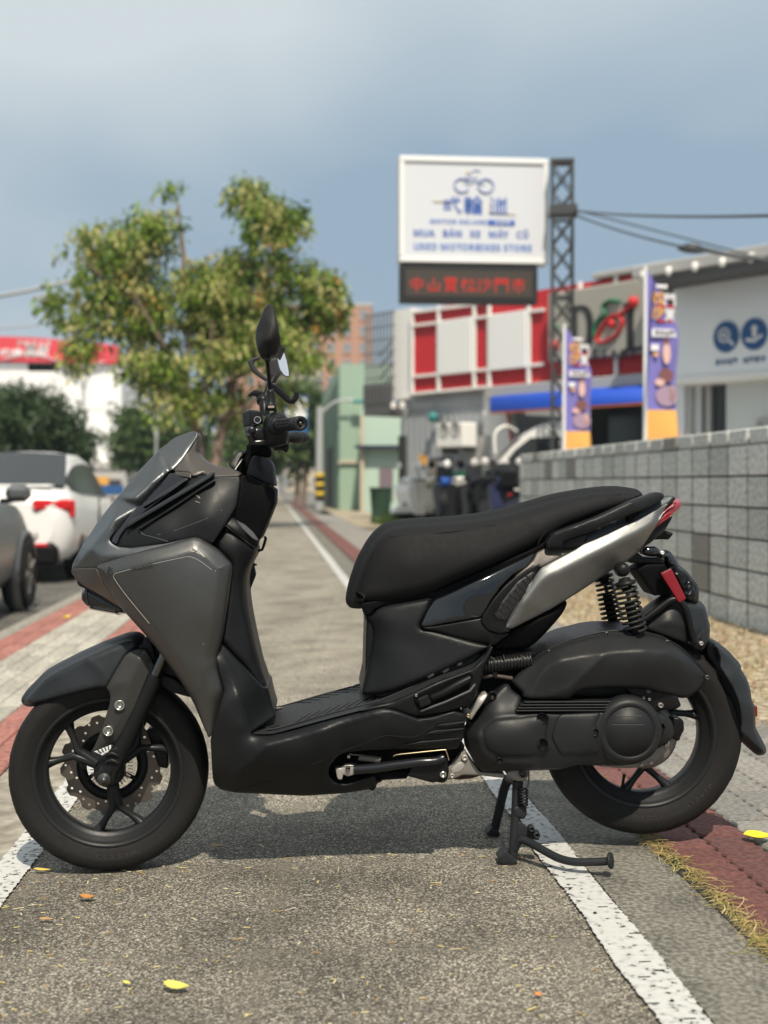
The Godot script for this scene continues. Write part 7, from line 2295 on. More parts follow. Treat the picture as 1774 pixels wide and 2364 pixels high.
	# far white car at the end of the lane
	S = [[0.0, 0.7, 0.4, 0.9, 0, 0.5], [-0.1, 0.85, 0.3, 1.0, 1.1, 0.6], [-0.4, 0.9, 0.28, 1.0, 1.5, 0.7], [-1.5, 0.9, 0.28, 1.0, 1.62, 0.7], [-2.8, 0.9, 0.28, 1.0, 1.55, 0.68], [-3.4, 0.9, 0.28, 1.0, 1.1, 0.68], [-4.2, 0.84, 0.3, 0.85, 0, 0.6], [-4.4, 0.7, 0.36, 0.6, 0, 0.5]]
	var fcar := W(640, 1070, 75.0)
	var f := car("parked_car", "small distant white car parked at the far end of the lane", Vector3(fcar.x - 1.6, 0.0, fcar.z), PI / 2 + 0.1, M.white_car, S, M.car_glass)
	for q in [[-0.9, -0.8], [0.9, -0.8], [-0.9, -3.5], [0.9, -3.5]]:
		wheel_simple(f, Vector3(q[0] * 0.93, 0.32, q[1]), 0.32, 0.2, M.alu_dark, Vector3.RIGHT * signf(q[0]))
	# white delivery van behind the end of the wall
	var vp := W(1048, 1157, 24.6)
	var v := thing("delivery_van", "white round nosed delivery van half hidden behind the end of the block wall", "van", Vector3(vp.x, 0.0, -24.6), 0.0)
	var prof := PackedVector2Array([Vector2(-0.12, 0.35), Vector2(-0.16, 0.7), Vector2(-0.12, 1.0), Vector2(-0.05, 1.10), Vector2(0.42, 1.62), Vector2(0.75, 1.90), Vector2(1.05, 2.06), Vector2(1.5, 2.10), Vector2(1.75, 1.98), Vector2(1.82, 1.7), Vector2(1.84, 1.0), Vector2(4.0, 0.95), Vector2(4.0, 0.4), Vector2(3.8, 0.32)])
	st = ST()
	slab(st, rounded(prof, 0.1), 0.85, -0.85)
	obj(v, "body", st, M.van_white)
	st = ST()
	var wp := PackedVector2Array([Vector2(0.12, 1.14), Vector2(0.46, 1.56), Vector2(0.74, 1.78), Vector2(1.25, 1.80), Vector2(1.25, 1.14)])
	slab(st, wp, 0.862, 0.8)
	obj(v, "side_window", st, M.car_glass)
	st = ST()
	quad_out(st, Vector3(-0.03, 1.14, 0.72), Vector3(-0.03, 1.14, -0.72), Vector3(0.62, 1.81, -0.66), Vector3(0.62, 1.81, 0.66), Vector3(2, 1, 0))
	var wsn := obj(v, "windscreen", st, M.car_glass)
	wsn.position = Vector3(-0.02, 0.01, 0)
	for y in [0.62, 0.80]:
		st = ST()
		bx(st, Vector3(-0.165, y, 0), Vector3(0.03, 0.05, 1.3), 0.01)
		obj(v, "grille_bar", st, M.shop_grey2)
	for s in [1.0, -1.0]:
		st = ST()
		bx(st, Vector3(-0.14, 0.84, 0.62 * s), Vector3(0.06, 0.16, 0.26), 0.03)
		obj(v, "headlamp", st, M.lamp_grey)
	st = ST()
	bx(st, Vector3(-0.12, 0.72, 0.80), Vector3(0.06, 0.08, 0.1), 0.02)
	obj(v, "indicator", st, M.orange)
	st = ST()
	tube(st, smoothpath([Vector3(0.5, 1.9, 0.8), Vector3(0.3, 1.98, 1.0), Vector3(0.1, 1.85, 1.08), Vector3(0.1, 1.5, 1.08)]), 0.03, 8)
	obj(v, "mirror_arm", st, M.van_white)
	for q in [[0.75, 0.78], [3.1, 0.78], [0.75, -0.78], [3.1, -0.78]]:
		wheel_simple(v, Vector3(q[0], 0.32, q[1]), 0.32, 0.2, M.shop_grey2, Vector3.BACK)

# small parked motor scooters, seen from the front left
func moped(label: String, at: Vector3, turn: float, paint: Material, o := {}) -> void:
	var m := thing("parked_scooter", label, "scooter", at, turn, "scooters parked before the shop")
	for x in [0.0, 1.22]:
		wheel_simple(m, Vector3(x, 0.23, 0), 0.23, 0.1, M.dark_metal, Vector3.BACK)
	var S := func(called: String, mt: Material, pts: Array, w: float) -> void:
		var p := PackedVector2Array()
		for i in range(0, pts.size(), 2): p.append(Vector2(pts[i], pts[i + 1]))
		var st := ST()
		slab(st, rounded(p, 0.05), w, -w)
		obj(m, called, st, mt)
	S.call("front_guard", paint, [-0.26, 0.36, -0.2, 0.46, 0.05, 0.52, 0.16, 0.42, 0.12, 0.36], 0.075)
	S.call("front_shield", paint, [0.02, 0.92, 0.0, 0.78, 0.16, 0.34, 0.3, 0.3, 0.3, 0.5, 0.2, 0.95], 0.2)
	S.call("floor", M.black, [0.16, 0.36, 0.2, 0.22, 0.9, 0.22, 0.95, 0.36], 0.17)
	S.call("rear_body", paint, [0.62, 0.36, 0.6, 0.62, 1.0, 0.70, 1.5, 0.80, 1.6, 0.70, 1.3, 0.5, 0.95, 0.3], 0.14)
	S.call("seat", M.seat, [0.58, 0.62, 0.6, 0.72, 0.85, 0.76, 1.4, 0.84, 1.5, 0.80, 1.0, 0.70], 0.15)
	var st := ST()
	tube(st, [Vector3(0.0, 0.26, 0), Vector3(0.22, 0.95, 0)], 0.035, 8)
	obj(m, "steering_post", st, M.dark_metal)
	S.call("handlebar_cover", o.get("cover", paint), [0.08, 0.9, 0.06, 1.02, 0.2, 1.08, 0.32, 1.0, 0.28, 0.9], 0.13)
	st = ST()
	tube(st, [Vector3(0.27, 1.0, -0.34), Vector3(0.22, 1.0, 0), Vector3(0.27, 1.0, 0.34)], 0.02, 8)
	obj(m, "handlebar", st, M.black)
	st = ST()
	lathe(st, Vector3(0.055, 0.97, 0), Vector3.LEFT, [[0, 0.02], [0.06, 0.015], [0.08, 0.0], [0, -0.01]], 18)
	obj(m, "headlamp", st, M.lamp_grey)
	for s in [1.0, -1.0]:
		st = ST()
		tube(st, [Vector3(0.22, 1.0, 0.22 * s), Vector3(0.20, 1.26, 0.30 * s)], 0.008, 6)
		obj(m, "mirror_stem", st, M.black)
		st = ST()
		lathe(st, Vector3(0.20, 1.30, 0.31 * s), Vector3.LEFT, [[0, 0.02], [0.065, 0.015], [0.075, 0.0], [0.06, -0.02], [0, -0.03]], 18)
		obj(m, "mirror", st, o.get("mirror", M.black))
	if o.has("box"):
		S.call("carrier_box", o.box, [1.25, 0.86, 1.22, 1.16, 1.66, 1.16, 1.64, 0.86], 0.2)
	if o.has("screen"):
		S.call("windscreen", M.car_glass, [0.06, 1.02, 0.10, 1.28, 0.13, 1.28, 0.12, 1.02], 0.16)
	S.call("tail_lamp", M.lamp_red, [1.56, 0.70, 1.6, 0.78, 1.64, 0.76, 1.62, 0.68], 0.08)

func build_mopeds() -> void:
	var q := func(dx: float, z: float) -> Vector3: return W(dx, 1160, z) * Vector3(1, 0, 1) + Vector3(0, 0.03, 0)
	moped("white parked scooter with a round white mirror, leftmost of the scooter row", q.call(868, 26.5), 0.7, M.white_car, {"mirror": M.white})
	moped("cream parked scooter carrying a green box behind its seat", q.call(915, 26.8), -1.0, M.cream, {"box": M.green_box, "mirror": M.white})
	moped("dark parked scooter with a blue handlebar cover, between the cream one and the black ones", q.call(955, 25.6), -1.15, M.gloss_stand, {"cover": M.blue_paint, "screen": 1})
	moped("black scooter with white handlebar cover, next to the blue covered one", q.call(985, 24.8), -1.05, M.black, {"cover": M.van_white, "mirror": M.white, "box": M.gloss_stand})
	moped("tall black parked scooter with a black box and raised screen", q.call(1018, 23.6), -1.2, M.gloss_stand, {"box": M.black, "screen": 1})
	moped("black parked scooter with bare mirrors, wedged right of the tall boxed one", q.call(1046, 23.2), -1.1, M.black, {"mirror": M.lamp_grey})
	moped("dark blue parked scooter nearest the white van, red tail lamp showing", q.call(1076, 22.4), -1.25, M.navy, {"screen": 1, "mirror": M.lamp_grey, "box": M.gloss_stand})

# ================================================================ trees, street furniture and the far town
func crown_mesh(n: int, size: float) -> ArrayMesh:   # a spray of folded leaves
	var st := ST()
	for i in n:
		var d := Vector3(rng.randfn(0, 1), rng.randfn(-0.3, 0.8), rng.randfn(0, 1)).normalized()
		var c := d * size * rng.randf_range(0.2, 1.0)
		var u := d.cross(Vector3(rng.randfn(0, 1), rng.randfn(0, 1), rng.randfn(0, 1))).normalized()
		var l := size * rng.randf_range(0.50, 0.85)
		var w := l * 0.32
		var dn := (d + Vector3(0, -0.8, 0)).normalized()
		tri(st, c, c + dn * l * 0.5 + u * w, c + dn * l)
		tri(st, c, c + dn * l, c + dn * l * 0.5 - u * w)
	st.set_smooth_group(-1)
	st.generate_normals()
	return st.commit()

func limb(par: Node, called: String, p: Array, r0: float, r1: float, m: Material) -> void:
	var st := ST()
	var q := smoothpath(p)
	var rr := []
	for i in q.size(): rr.append(lerpf(r0, r1, float(i) / (q.size() - 1)))
	tube(st, q, rr, 9)
	obj(par, called, st, m)

func lobes_crown(par: Node, called: String, lobes: Array, per: float, sprays: Array, mats_c: Array, sd: int, scale: float, pale := 0.0, gapmin := -0.24) -> void:
	var r := RandomNumberGenerator.new()
	r.seed = sd
	var gap := noise(FastNoiseLite.TYPE_SIMPLEX, 0.75 / scale, sd, 2)
	var xf := []
	var cl := []
	for L in lobes:
		var n := int(per * L[3] * L[4] / (scale * scale))
		for i in n:
			var d := Vector3(r.randfn(0, 1), r.randfn(0, 1), r.randfn(0, 1)).normalized()
			var rad := pow(r.randf(), 0.45)
			var p := Vector3(L[0] + d.x * L[3] * rad, L[1] + d.y * L[4] * rad, L[2] + d.z * (L[5] if L.size() > 5 else L[3]) * rad)
			if gap.get_noise_3dv(p) < gapmin: continue
			var s := scale * r.randf_range(0.7, 1.3)
			xf.append(Transform3D(Basis(Vector3.UP, r.randf() * TAU) * Basis(Vector3.RIGHT, r.randf_range(-0.5, 0.5)) * Basis.from_scale(Vector3(s, s, s)), p))
			var c: Color = mats_c[r.randi() % mats_c.size()]
			if pale > 0.0 and gap.get_noise_3dv(p * 1.7 + Vector3(7, 3, 1)) > 0.30 - pale * 0.4 and r.randf() < 0.75: c = [Color(0.44, 0.43, 0.15), Color(0.50, 0.46, 0.20), Color(0.37, 0.40, 0.12)][r.randi() % 3]
			elif r.randf() < pale * 0.04: c = Color(0.42, 0.22, 0.05)
			cl.append(c * r.randf_range(0.8, 1.2))
	var o := scatter(called, sprays[sd % sprays.size()], M.leaf, xf, cl)
	par.add_child(o, true)
	o.set_meta("kind", "stuff")

func build_trees() -> void:
	var sp := [crown_mesh(9, 0.20), crown_mesh(10, 0.20), crown_mesh(8, 0.20)]
	var z := 28.0
	var base := W(432, 1160, z)
	base.y = 0.0
	var t := thing("street_tree", "large street tree with pale seed pods among green leaves, behind the scooter's nose", "tree", base)
	var q := func(dx: float, dy: float, dz := 0.0) -> Vector3: return W(dx, dy, z) - base + Vector3(0, 0, dz)
	limb(t, "trunk", [q.call(440, 1150), q.call(432, 1040), q.call(425, 930, 0.1), q.call(400, 820, 0.2)], 0.16, 0.10, M.bark)
	limb(t, "trunk", [q.call(450, 1150), q.call(462, 1030), q.call(476, 930, -0.2), q.call(500, 820, -0.3)], 0.14, 0.09, M.bark)
	for b in [[400, 820, 300, 640, 0.6], [400, 820, 390, 560, -0.5], [500, 820, 560, 600, 0.4], [500, 820, 640, 680, -0.6], [420, 900, 240, 720, -0.4], [480, 900, 600, 800, 0.5], [390, 640, 385, 440, 0.0], [520, 640, 540, 450, 0.0], [300, 640, 180, 560, 0.3], [420, 900, 470, 700, 0.8]]:
		limb(t, "limb", [q.call(b[0], b[1]), q.call((b[0] + b[2]) * 0.5 + 10, (b[1] + b[3]) * 0.5 + 20, b[4] * 0.5), q.call(b[2], b[3], b[4])], 0.075, 0.02, M.bark)
	var lobes := []
	for L in [[215, 560, 105, 95], [130, 640, 62, 70], [310, 520, 105, 85], [378, 408, 32, 44], [395, 420, 34, 22], [325, 480, 52, 50], [430, 625, 120, 85], [535, 425, 52, 50], [600, 500, 70, 80], [575, 490, 50, 65], [665, 620, 78, 95], [560, 640, 140, 120], [350, 680, 150, 120], [165, 740, 45, 75], [255, 700, 60, 60], [460, 800, 140, 100], [610, 770, 110, 90], [330, 800, 70, 70], [715, 670, 36, 70], [270, 640, 110, 90], [480, 640, 110, 120], [640, 860, 60, 50], [500, 880, 70, 50], [380, 880, 60, 50]]:
		var c: Vector3 = q.call(L[0], L[1], rng.randf_range(-0.7, 0.7))
		var k := z / 2900.0
		lobes.append([c.x, c.y, c.z, L[2] * k, L[3] * k, minf(1.3, L[2] * k)])
	lobes_crown(t, "crown", lobes, 520.0, sp, [Color(0.130, 0.215, 0.024), Color(0.175, 0.275, 0.030), Color(0.080, 0.150, 0.020), Color(0.24, 0.33, 0.040)], 3, 1.0, 0.55, -0.12)
	# round dark trees on the far left and smaller ones behind
	var T := func(lab: String, dx: float, dyb: float, dyt: float, w: float, zz: float, cols: Array, sd: int, group := "") -> void:
		var b := W(dx, dyb, zz)
		b.y = -0.05
		var tr := thing("street_tree", lab, "tree", b, 0.0, group)
		var k: float = zz / 2900.0
		var hh: float = (1045.0 - dyt) * k + CAMY
		var hw: float = w * k * 0.5
		limb(tr, "trunk", [Vector3.ZERO, Vector3(0.1, hh * 0.3, 0), Vector3(-0.05, hh * 0.55, 0)], hw * 0.08 + 0.05, hw * 0.05 + 0.03, M.bark)
		var ls := []
		for i in 9:
			var an := TAU * i / 9.0
			ls.append([cos(an) * hw * 0.55, hh * 0.66 + sin(an * 2.0) * hh * 0.10, sin(an) * hw * 0.5, hw * 0.5, hh * 0.24])
		ls.append([0.0, hh * 0.80, 0.0, hw * 0.55, hh * 0.2])
		ls.append([0.0, hh * 0.5, 0.0, hw * 0.7, hh * 0.25])
		lobes_crown(tr, "crown", ls, 330.0, sp, cols, sd, maxf(1.0, zz / 32.0))
	var dark := [Color(0.030, 0.065, 0.016), Color(0.045, 0.085, 0.02), Color(0.025, 0.050, 0.014)]
	var mid := [Color(0.06, 0.11, 0.025), Color(0.08, 0.14, 0.03), Color(0.045, 0.085, 0.02)]
	T.call("dark round tree behind the white sedan, at the left edge", 20, 1090, 812, 320, 42.0, dark, 11)
	T.call("lower dark tree right of the round one, before the white department store", 120, 1090, 880, 190, 46.0, dark, 12)
	T.call("green tree beyond the big street tree, left of its trunks", 320, 1085, 850, 170, 60.0, mid, 13)
	T.call("small green tree seen between the trunks and the handlebar", 545, 1085, 880, 150, 56.0, mid, 14)
	T.call("dark green tree at the far end of the lane beside the striped pole", 640, 1080, 880, 110, 70.0, dark, 15)
	T.call("pale green tree right of the handlebar mirrors, before the brick block", 655, 1085, 800, 110, 64.0, mid, 16)
	T.call("small far tree low behind the windscreen tip of the scooter", 400, 1085, 905, 120, 74.0, mid, 17)

func block(called: String, label: String, cat: String, dx0: float, dx1: float, dyt: float, z: float, depth: float, wall: Material, rows: int, cols: int, win: Material, turn := 0.0, wf := 0.55, hf := 0.55, ya := 0.06, frame = null) -> Node3D:
	var a := W(dx0, 1045, z)
	var wd := (dx1 - dx0) / 2900.0 * z
	var h := (1045.0 - dyt) / 2900.0 * z + CAMY
	var b := thing(called, label, cat, Vector3(a.x, -0.1, -z), turn)
	box_part(b, "wall", wall, Vector3(0, 0, -depth), Vector3(wd, h, 0))
	box_part(b, "roof", M.concrete_far, Vector3(-0.15, h, -depth), Vector3(wd + 0.15, h + 0.5, 0.15))
	for r in rows:
		for c in cols:
			var w := wd / cols
			var hh := h / rows
			var x := (c + 0.5) * w
			var y := (r + 0.5 + ya) * hh
			var n := box_part(b, "window", win, Vector3(x - w * wf * 0.5, y - hh * hf * 0.5, -0.1), Vector3(x + w * wf * 0.5, y + hh * hf * 0.5, 0.06))
			if frame: box_part(n, "sill", frame, Vector3(x - w * wf * 0.55, y - hh * hf * 0.62, -0.05), Vector3(x + w * wf * 0.55, y - hh * hf * 0.5 - 0.005, 0.3))
	return b

func pole_lamp(label: String, dx: float, dyb: float, dyt: float, z: float, arms: Array, r: float) -> void:
	var b := W(dx, dyb, z)
	b.y = -0.1
	var l := thing("street_lamp", label, "street lamp", b, 0.0, "street lamps along the road")
	var h := (1045.0 - dyt) / 2900.0 * z + CAMY + 0.1
	var st := ST()
	tube(st, [Vector3.ZERO, Vector3(0, h, 0)], [r, r * 0.6], 8)
	obj(l, "pole", st, M.pole_grey)
	for s in arms:
		st = ST()
		tube(st, smoothpath([Vector3(0, h - 1.2, 0), Vector3(s * 0.3, h - 0.2, 0), Vector3(s * 0.8, h + 0.1, 0), Vector3(s, h + 0.15, 0)]), r * 0.45, 6)
		obj(l, "arm", st, M.pole_grey)
		st = ST()
		bx(st, Vector3(s * 1.12, h + 0.14, 0), Vector3(absf(s) * 0.35, 0.09, 0.22), 0.03)
		obj(l, "lamp_head", st, M.pole_grey)

func build_town() -> void:
	# green metal sheds beyond the shop
	var z := 47.0
	var g := thing("green_shed", "pale green corrugated metal shed left of the grey shop", "shed", W(734, 1045, z) * Vector3(1, 0, 1), 0.0845)
	var k := z / 2900.0
	var w1 := (800 - 734) * k
	var h := (1045 - 786) * k + CAMY
	ribbed(g, "front_wall", M.green_shed, Vector2(0, 1.75), Vector2(w1 + 0.8, h), 0.06, 0.16, 0.03)
	ribbed(g, "front_lower", M.green_shed, Vector2(0, 0), Vector2(w1 - 0.35, 1.7), 0.0, 0.16, 0.03)
	box_part(g, "core", M.green_shed, Vector3(0, 0, -22.0), Vector3(w1 + 0.8, h - 0.02, -0.05))
	box_part(g, "gutter", M.beige, Vector3(-0.05, 1.68, -0.02), Vector3(w1 + 0.8, 1.78, 0.14))
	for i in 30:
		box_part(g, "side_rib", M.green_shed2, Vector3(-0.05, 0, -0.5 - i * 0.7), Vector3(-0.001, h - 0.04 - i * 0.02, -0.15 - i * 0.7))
	box_part(g, "side_opening", M.dark_inside, Vector3(-0.06, 0, -9.0), Vector3(-0.052, 2.4, -4.0))
	var g2 := thing("green_annex", "lighter green annex between the green shed and the shop corner", "shed", W(800, 1045, 44.0) * Vector3(1, 0, 1))
	box_part(g2, "wall", M.green_pale, Vector3(-0.3, 0, -6), Vector3(1.4, 3.4, 0))
	box_part(g2, "awning", M.navy, Vector3(-0.5, 2.12, 0.0), Vector3(1.4, 2.22, 0.5), 0.02)
	box_part(g2, "red_shutter", M.red_dull, Vector3(0.3, 0.4, 0.002), Vector3(0.75, 1.5, 0.05))
	box_part(g2, "post", M.beige, Vector3(-0.32, 0, 0.05), Vector3(-0.2, 3.2, 0.18))
	# bin
	var b := thing("wheeled_bin", "dark green wheeled bin beside the scooter row", "bin", W(823, 1130, 31.0) * Vector3(1, 0, 1) + Vector3(0, 0.03, 0))
	var st := ST()
	var q := func(w: float, y: float, d: float) -> Array: return [Vector3(-w, y, d), Vector3(w, y, d), Vector3(w, y, -d), Vector3(-w, y, -d)]
	var lo: Array = q.call(0.20, 0.06, 0.2)
	var hi: Array = q.call(0.25, 0.80, 0.27)
	for i in 4: quad_out(st, lo[i], lo[(i + 1) % 4], hi[(i + 1) % 4], hi[i], Vector3(0, 0.4, 0))
	st.set_smooth_group(-1)
	obj(b, "tub", st, M.bin_green)
	box_part(b, "lid", M.bin_green, Vector3(-0.27, 0.80, -0.3), Vector3(0.27, 0.86, 0.3), 0.02)
	for s in [-1.0, 1.0]:
		st = ST()
		lathe(st, Vector3(0.2 * s, 0.09, -0.2), Vector3.RIGHT, [[0, -0.03], [0.09, -0.03], [0.09, 0.03], [0, 0.03]], 14)
		obj(b, "wheel", st, M.black)
	# shrubs at the foot of the shop
	var sp := [crown_mesh(9, 0.09), crown_mesh(8, 0.09)]
	for s in [["low weedy shrub at the foot of the green bin", 838, 30.0, 0.35], ["low shrub under the leftmost parked scooter", 850, 26.0, 0.3]]:
		var sh := thing("shrub", s[0], "shrub", W(s[1], 1140, s[2]) * Vector3(1, 0, 1) + Vector3(0, 0.02, 0))
		lobes_crown(sh, "foliage", [[0.0, 0.14, 0.0, s[3], 0.16]], 1500.0, sp, [Color(0.10, 0.17, 0.03), Color(0.07, 0.12, 0.02)], 5, 1.0)
	# striped pole with a lamp arm
	var sp0 := W(691, 1098, 46.5)
	sp0.y = 0.03
	var p := thing("striped_pole", "grey pole with yellow and black stripes at its foot, before the green shed", "pole", sp0)
	st = ST()
	tube(st, [Vector3.ZERO, Vector3(0, 3.6, 0)], [0.15, 0.12], 12)
	obj(p, "shaft", st, M.pole_grey)
	for i in 6:
		st = ST()
		lathe(st, Vector3(0, 0.35 + i * 0.16, 0), Vector3.UP, [[0.14, 0.0], [0.158, 0.0], [0.156, 0.16], [0.14, 0.16]], 12)
		obj(p, "stripe", st, M.yellow_paint if i % 2 else M.black)
	st = ST()
	tube(st, smoothpath([Vector3(0, 3.3, 0), Vector3(0.5, 3.75, 0), Vector3(1.2, 3.85, 0)]), 0.05, 8)
	obj(p, "lamp_arm", st, M.pole_grey)
	box_part(p, "lamp_head", M.teal, Vector3(1.15, 3.72, -0.15), Vector3(2.0, 3.84, 0.15), 0.04)
	box_part(p, "notice_board", M.icon_blue, Vector3(-1.2, 2.6, 0.16), Vector3(-0.4, 4.0, 0.2))
	box_part(last_of(p), "board_face", M.white, Vector3(-1.15, 3.2, 0.2), Vector3(-0.45, 3.9, 0.21))
	# far blocks
	block("apartment_block", "orange brick apartment block rising behind the big tree", "apartment block", 490, 803, 660, 250.0, 20.0, M.brick_hazed, 11, 9, M.window_far, 0.0, 0.46, 0.56, 0.0, M.brick_hazed2)
	var pent := W(650, 660, 250.0)
	block("beige_block", "beige apartment block between the tree and the orange brick one", "apartment block", 610, 690, 770, 180.0, 12.0, M.beige, 8, 4, M.window_far, 0.0, 0.5, 0.5)
	block("grey_tower", "tall grey tower block right of the white department store", "tower block", 255, 345, 772, 210.0, 16.0, M.grey_far, 10, 5, M.window_far, 0.0, 0.7, 0.5)
	block("tan_block", "narrow tan building with an orange panel, right of the white store", "building", 262, 312, 930, 110.0, 8.0, M.beige, 3, 2, M.window_far, 0.0, 0.4, 0.5)
	block("low_shops", "row of low shops with blue and yellow signs behind the white car", "shop row", 190, 420, 1010, 95.0, 8.0, M.concrete_far, 1, 6, M.dark_inside, 0.0, 0.8, 0.5, -0.1)
	block("grey_house", "pale concrete building behind the trunks of the big tree", "building", 380, 600, 940, 130.0, 10.0, M.concrete_far, 4, 7, M.window_far, 0.0, 0.5, 0.5)
	for s in [["blue shop sign board low behind the scooter's nose", 208, 268, 1048, 1068, M.icon_blue], ["yellow shop sign board low behind the scooter's nose", 200, 236, 1030, 1047, M.orange], ["teal banner sign beside the lamp pole, right of the white store", 300, 312, 985, 1030, M.teal]]:
		var a := W(s[1], s[4] if false else s[4 - 0] if false else s[4 - 1] + 0.0, 92.0)
		var c := W(s[2], s[4 - 0], 92.0)
		a = W(s[1], s[4], 92.0)
		c = W(s[2], s[3], 92.0)
		var n := thing("shop_board", s[0], "sign board", a)
		box_part(n, "board", s[5], Vector3.ZERO, Vector3(c.x - a.x, c.y - a.y, 0.2))
		box_part(n, "bracket", M.pole_grey, Vector3(0.1, 0.1, -3.0), Vector3(0.2, 0.2, 0))
	# white department store with its red crown
	z = 120.0
	k = z / 2900.0
	var d0 := W(-220, 1045, z)
	var d := thing("department_store", "big white department store with a red lettered crown at far left", "department store", Vector3(d0.x, -0.1, -z))
	var wd := (262 + 220) * k
	var y0 := (1045 - 785) * k + CAMY
	var y1 := (1045 - 733) * k + CAMY
	box_part(d, "wall", M.white_panel, Vector3(0, 0, -15), Vector3(wd, y0, 0))
	st = ST()
	var crown := PackedVector2Array()
	for i in 13:
		var t := i / 12.0
		crown.append(Vector2(lerpf(-0.3, wd - 0.3, t), y1 + 0.55 * sin(t * PI) - 0.5 * t))
	crown.append(Vector2(wd - 0.3, y0 + 0.05)); crown.append(Vector2(-0.3, y0 + 0.4))
	slab(st, crown, 0.5, -2.0)
	obj(d, "red_crown", st, M.red_sign)
	var rc := last_of(d)
	for i in 4:
		glyph(rc, M.white, Vector3((262 - 130 + i * 27 + 92) * k, y0 + 0.62, 0.52), Basis.IDENTITY, 1.05 if i > 1 else 0.8, [G_ER, G_SHA, G_MAI, G_SHI][i], 0.16, 0.1)
	for i in 5: glyph(rc, M.white, Vector3((262 + i * 15) * k, y1 - 0.55, 0.52), Basis.IDENTITY, 0.5, [G_MEN, G_SONG, G_ZHONG, G_SHAN, G_SHI][i], 0.14, 0.1)
	text_on(rc, "SINCE 1982", M.white, Vector3((220 + 62) * k, y1 - 1.15, 0.55), 0.42, Basis.IDENTITY, 0.1)
	st = ST()
	var arc := []
	for i in 12: arc.append(Vector3((220 + 10 + i * 20) * k, y0 + 0.35 + 0.5 * sin(i * 0.55), 0.56))
	tube(st, smoothpath(arc, 3), 0.11, 6, true, 0.5)
	obj(rc, "white_swash", st, M.white)
	for i in 2:
		box_part(d, "panel_joint", M.concrete_far, Vector3(260 * k, 4.5 + i * 3.2, 0.002), Vector3(wd, 4.56 + i * 3.2, 0.03))
	box_part(d, "podium", M.white_panel, Vector3(wd - 3.0, 0, -12), Vector3(wd + 1.2, 2.3, 3.0))
	box_part(last_of(d), "podium_opening", M.dark_inside, Vector3(wd - 2.8, 0, 3.002), Vector3(wd + 1.1, 1.0, 3.05))
	# signals, signs, lamps on the left
	var tl := thing("traffic_signal", "black horizontal traffic signal hanging before the white store", "traffic signal", W(94, 793, 55.0))
	box_part(tl, "housing", M.frame_black, Vector3(-0.62, -0.17, -0.1), Vector3(0.62, 0.17, 0.1), 0.05)
	for i in 4:
		st = ST()
		lathe(st, Vector3(-0.45 + i * 0.3, 0, 0.1), Vector3.BACK, [[0, 0.01], [0.11, 0.01], [0.12, 0.08], [0.13, 0.08], [0.13, 0.0], [0, 0]], 16)
		obj(tl, "lens_hood", st, M.dead_black)
	st = ST()
	tube(st, [Vector3(-0.6, 0.05, -0.12), Vector3(-4.5, -0.05, -0.12)], 0.06, 8)
	obj(tl, "mast_arm", st, M.pole_grey)
	st = ST()
	tube(st, [Vector3(-4.5, 0.3, -0.12), Vector3(-4.5, -6.0, -0.12)], 0.12, 10)
	obj(tl, "mast", st, M.pole_grey)
	var gs := thing("road_sign", "tall narrow green road sign with white characters behind the white sedan", "road sign", W(178, 1010, 50.0))
	box_part(gs, "board", M.sign_green, Vector3(-0.18, 0, -0.02), Vector3(0.18, 1.28, 0.02), 0.01)
	for i in 4: glyph(last_of(gs), M.white, Vector3(-0.11, 0.98 - i * 0.29, 0.025), Basis.IDENTITY, 0.22, [G_ZHONG, G_SHAN, G_MEN, G_SHI][i], 0.13, 0.01)
	st = ST()
	tube(st, [Vector3(0, -1.8, -0.05), Vector3(0, 1.4, -0.05)], 0.04, 8)
	obj(gs, "post", st, M.pole_grey)
	var rf := thing("small_flag", "small red flag leaning behind the roof of the white sedan", "flag", W(176, 1022, 40.0))
	st = ST()
	tube(st, [Vector3(-0.1, 0.45, 0), Vector3(0.25, -0.6, 0)], 0.015, 6)
	obj(rf, "stick", st, M.pole_grey)
	sheet(rf, "cloth", M.red_sign, [Vector2(-0.1, 0.45), Vector2(0.12, 0.3), Vector2(0.22, -0.12), Vector2(0.05, 0.0)], 0.012, -0.012)
	pole_lamp("street lamp with two arms before the white department store", 181, 1060, 800, 70.0, [1.1, -1.1], 0.10)
	pole_lamp("single armed street lamp left of the big tree trunks", 338, 1060, 885, 52.0, [-0.9, 0.9], 0.07)
	pole_lamp("pale street lamp standing between the white store and the tree", 275, 1060, 845, 64.0, [1.4], 0.12)
	pole_lamp("low armed lamp over the roof of the white sedan", 150, 1060, 900, 60.0, [-1.9], 0.08)
	for s in [["grey cable crossing the sky at upper left", -30, 645, 150, 605, 40.0], ["faint lower cable at the left edge under the first", -30, 712, 160, 690, 60.0]]:
		st = ST()
		tube(st, [W(s[1], s[2], s[5]), W((s[1] + s[3]) * 0.5, (s[2] + s[4]) * 0.5 + 3, s[5]), W(s[3] + 120, s[4] - 26, s[5])], 0.06 if s[5] < 50 else 0.04, 6)
		tag(obj(self, "overhead_cable", st, M.pole_grey), s[0], "cable")

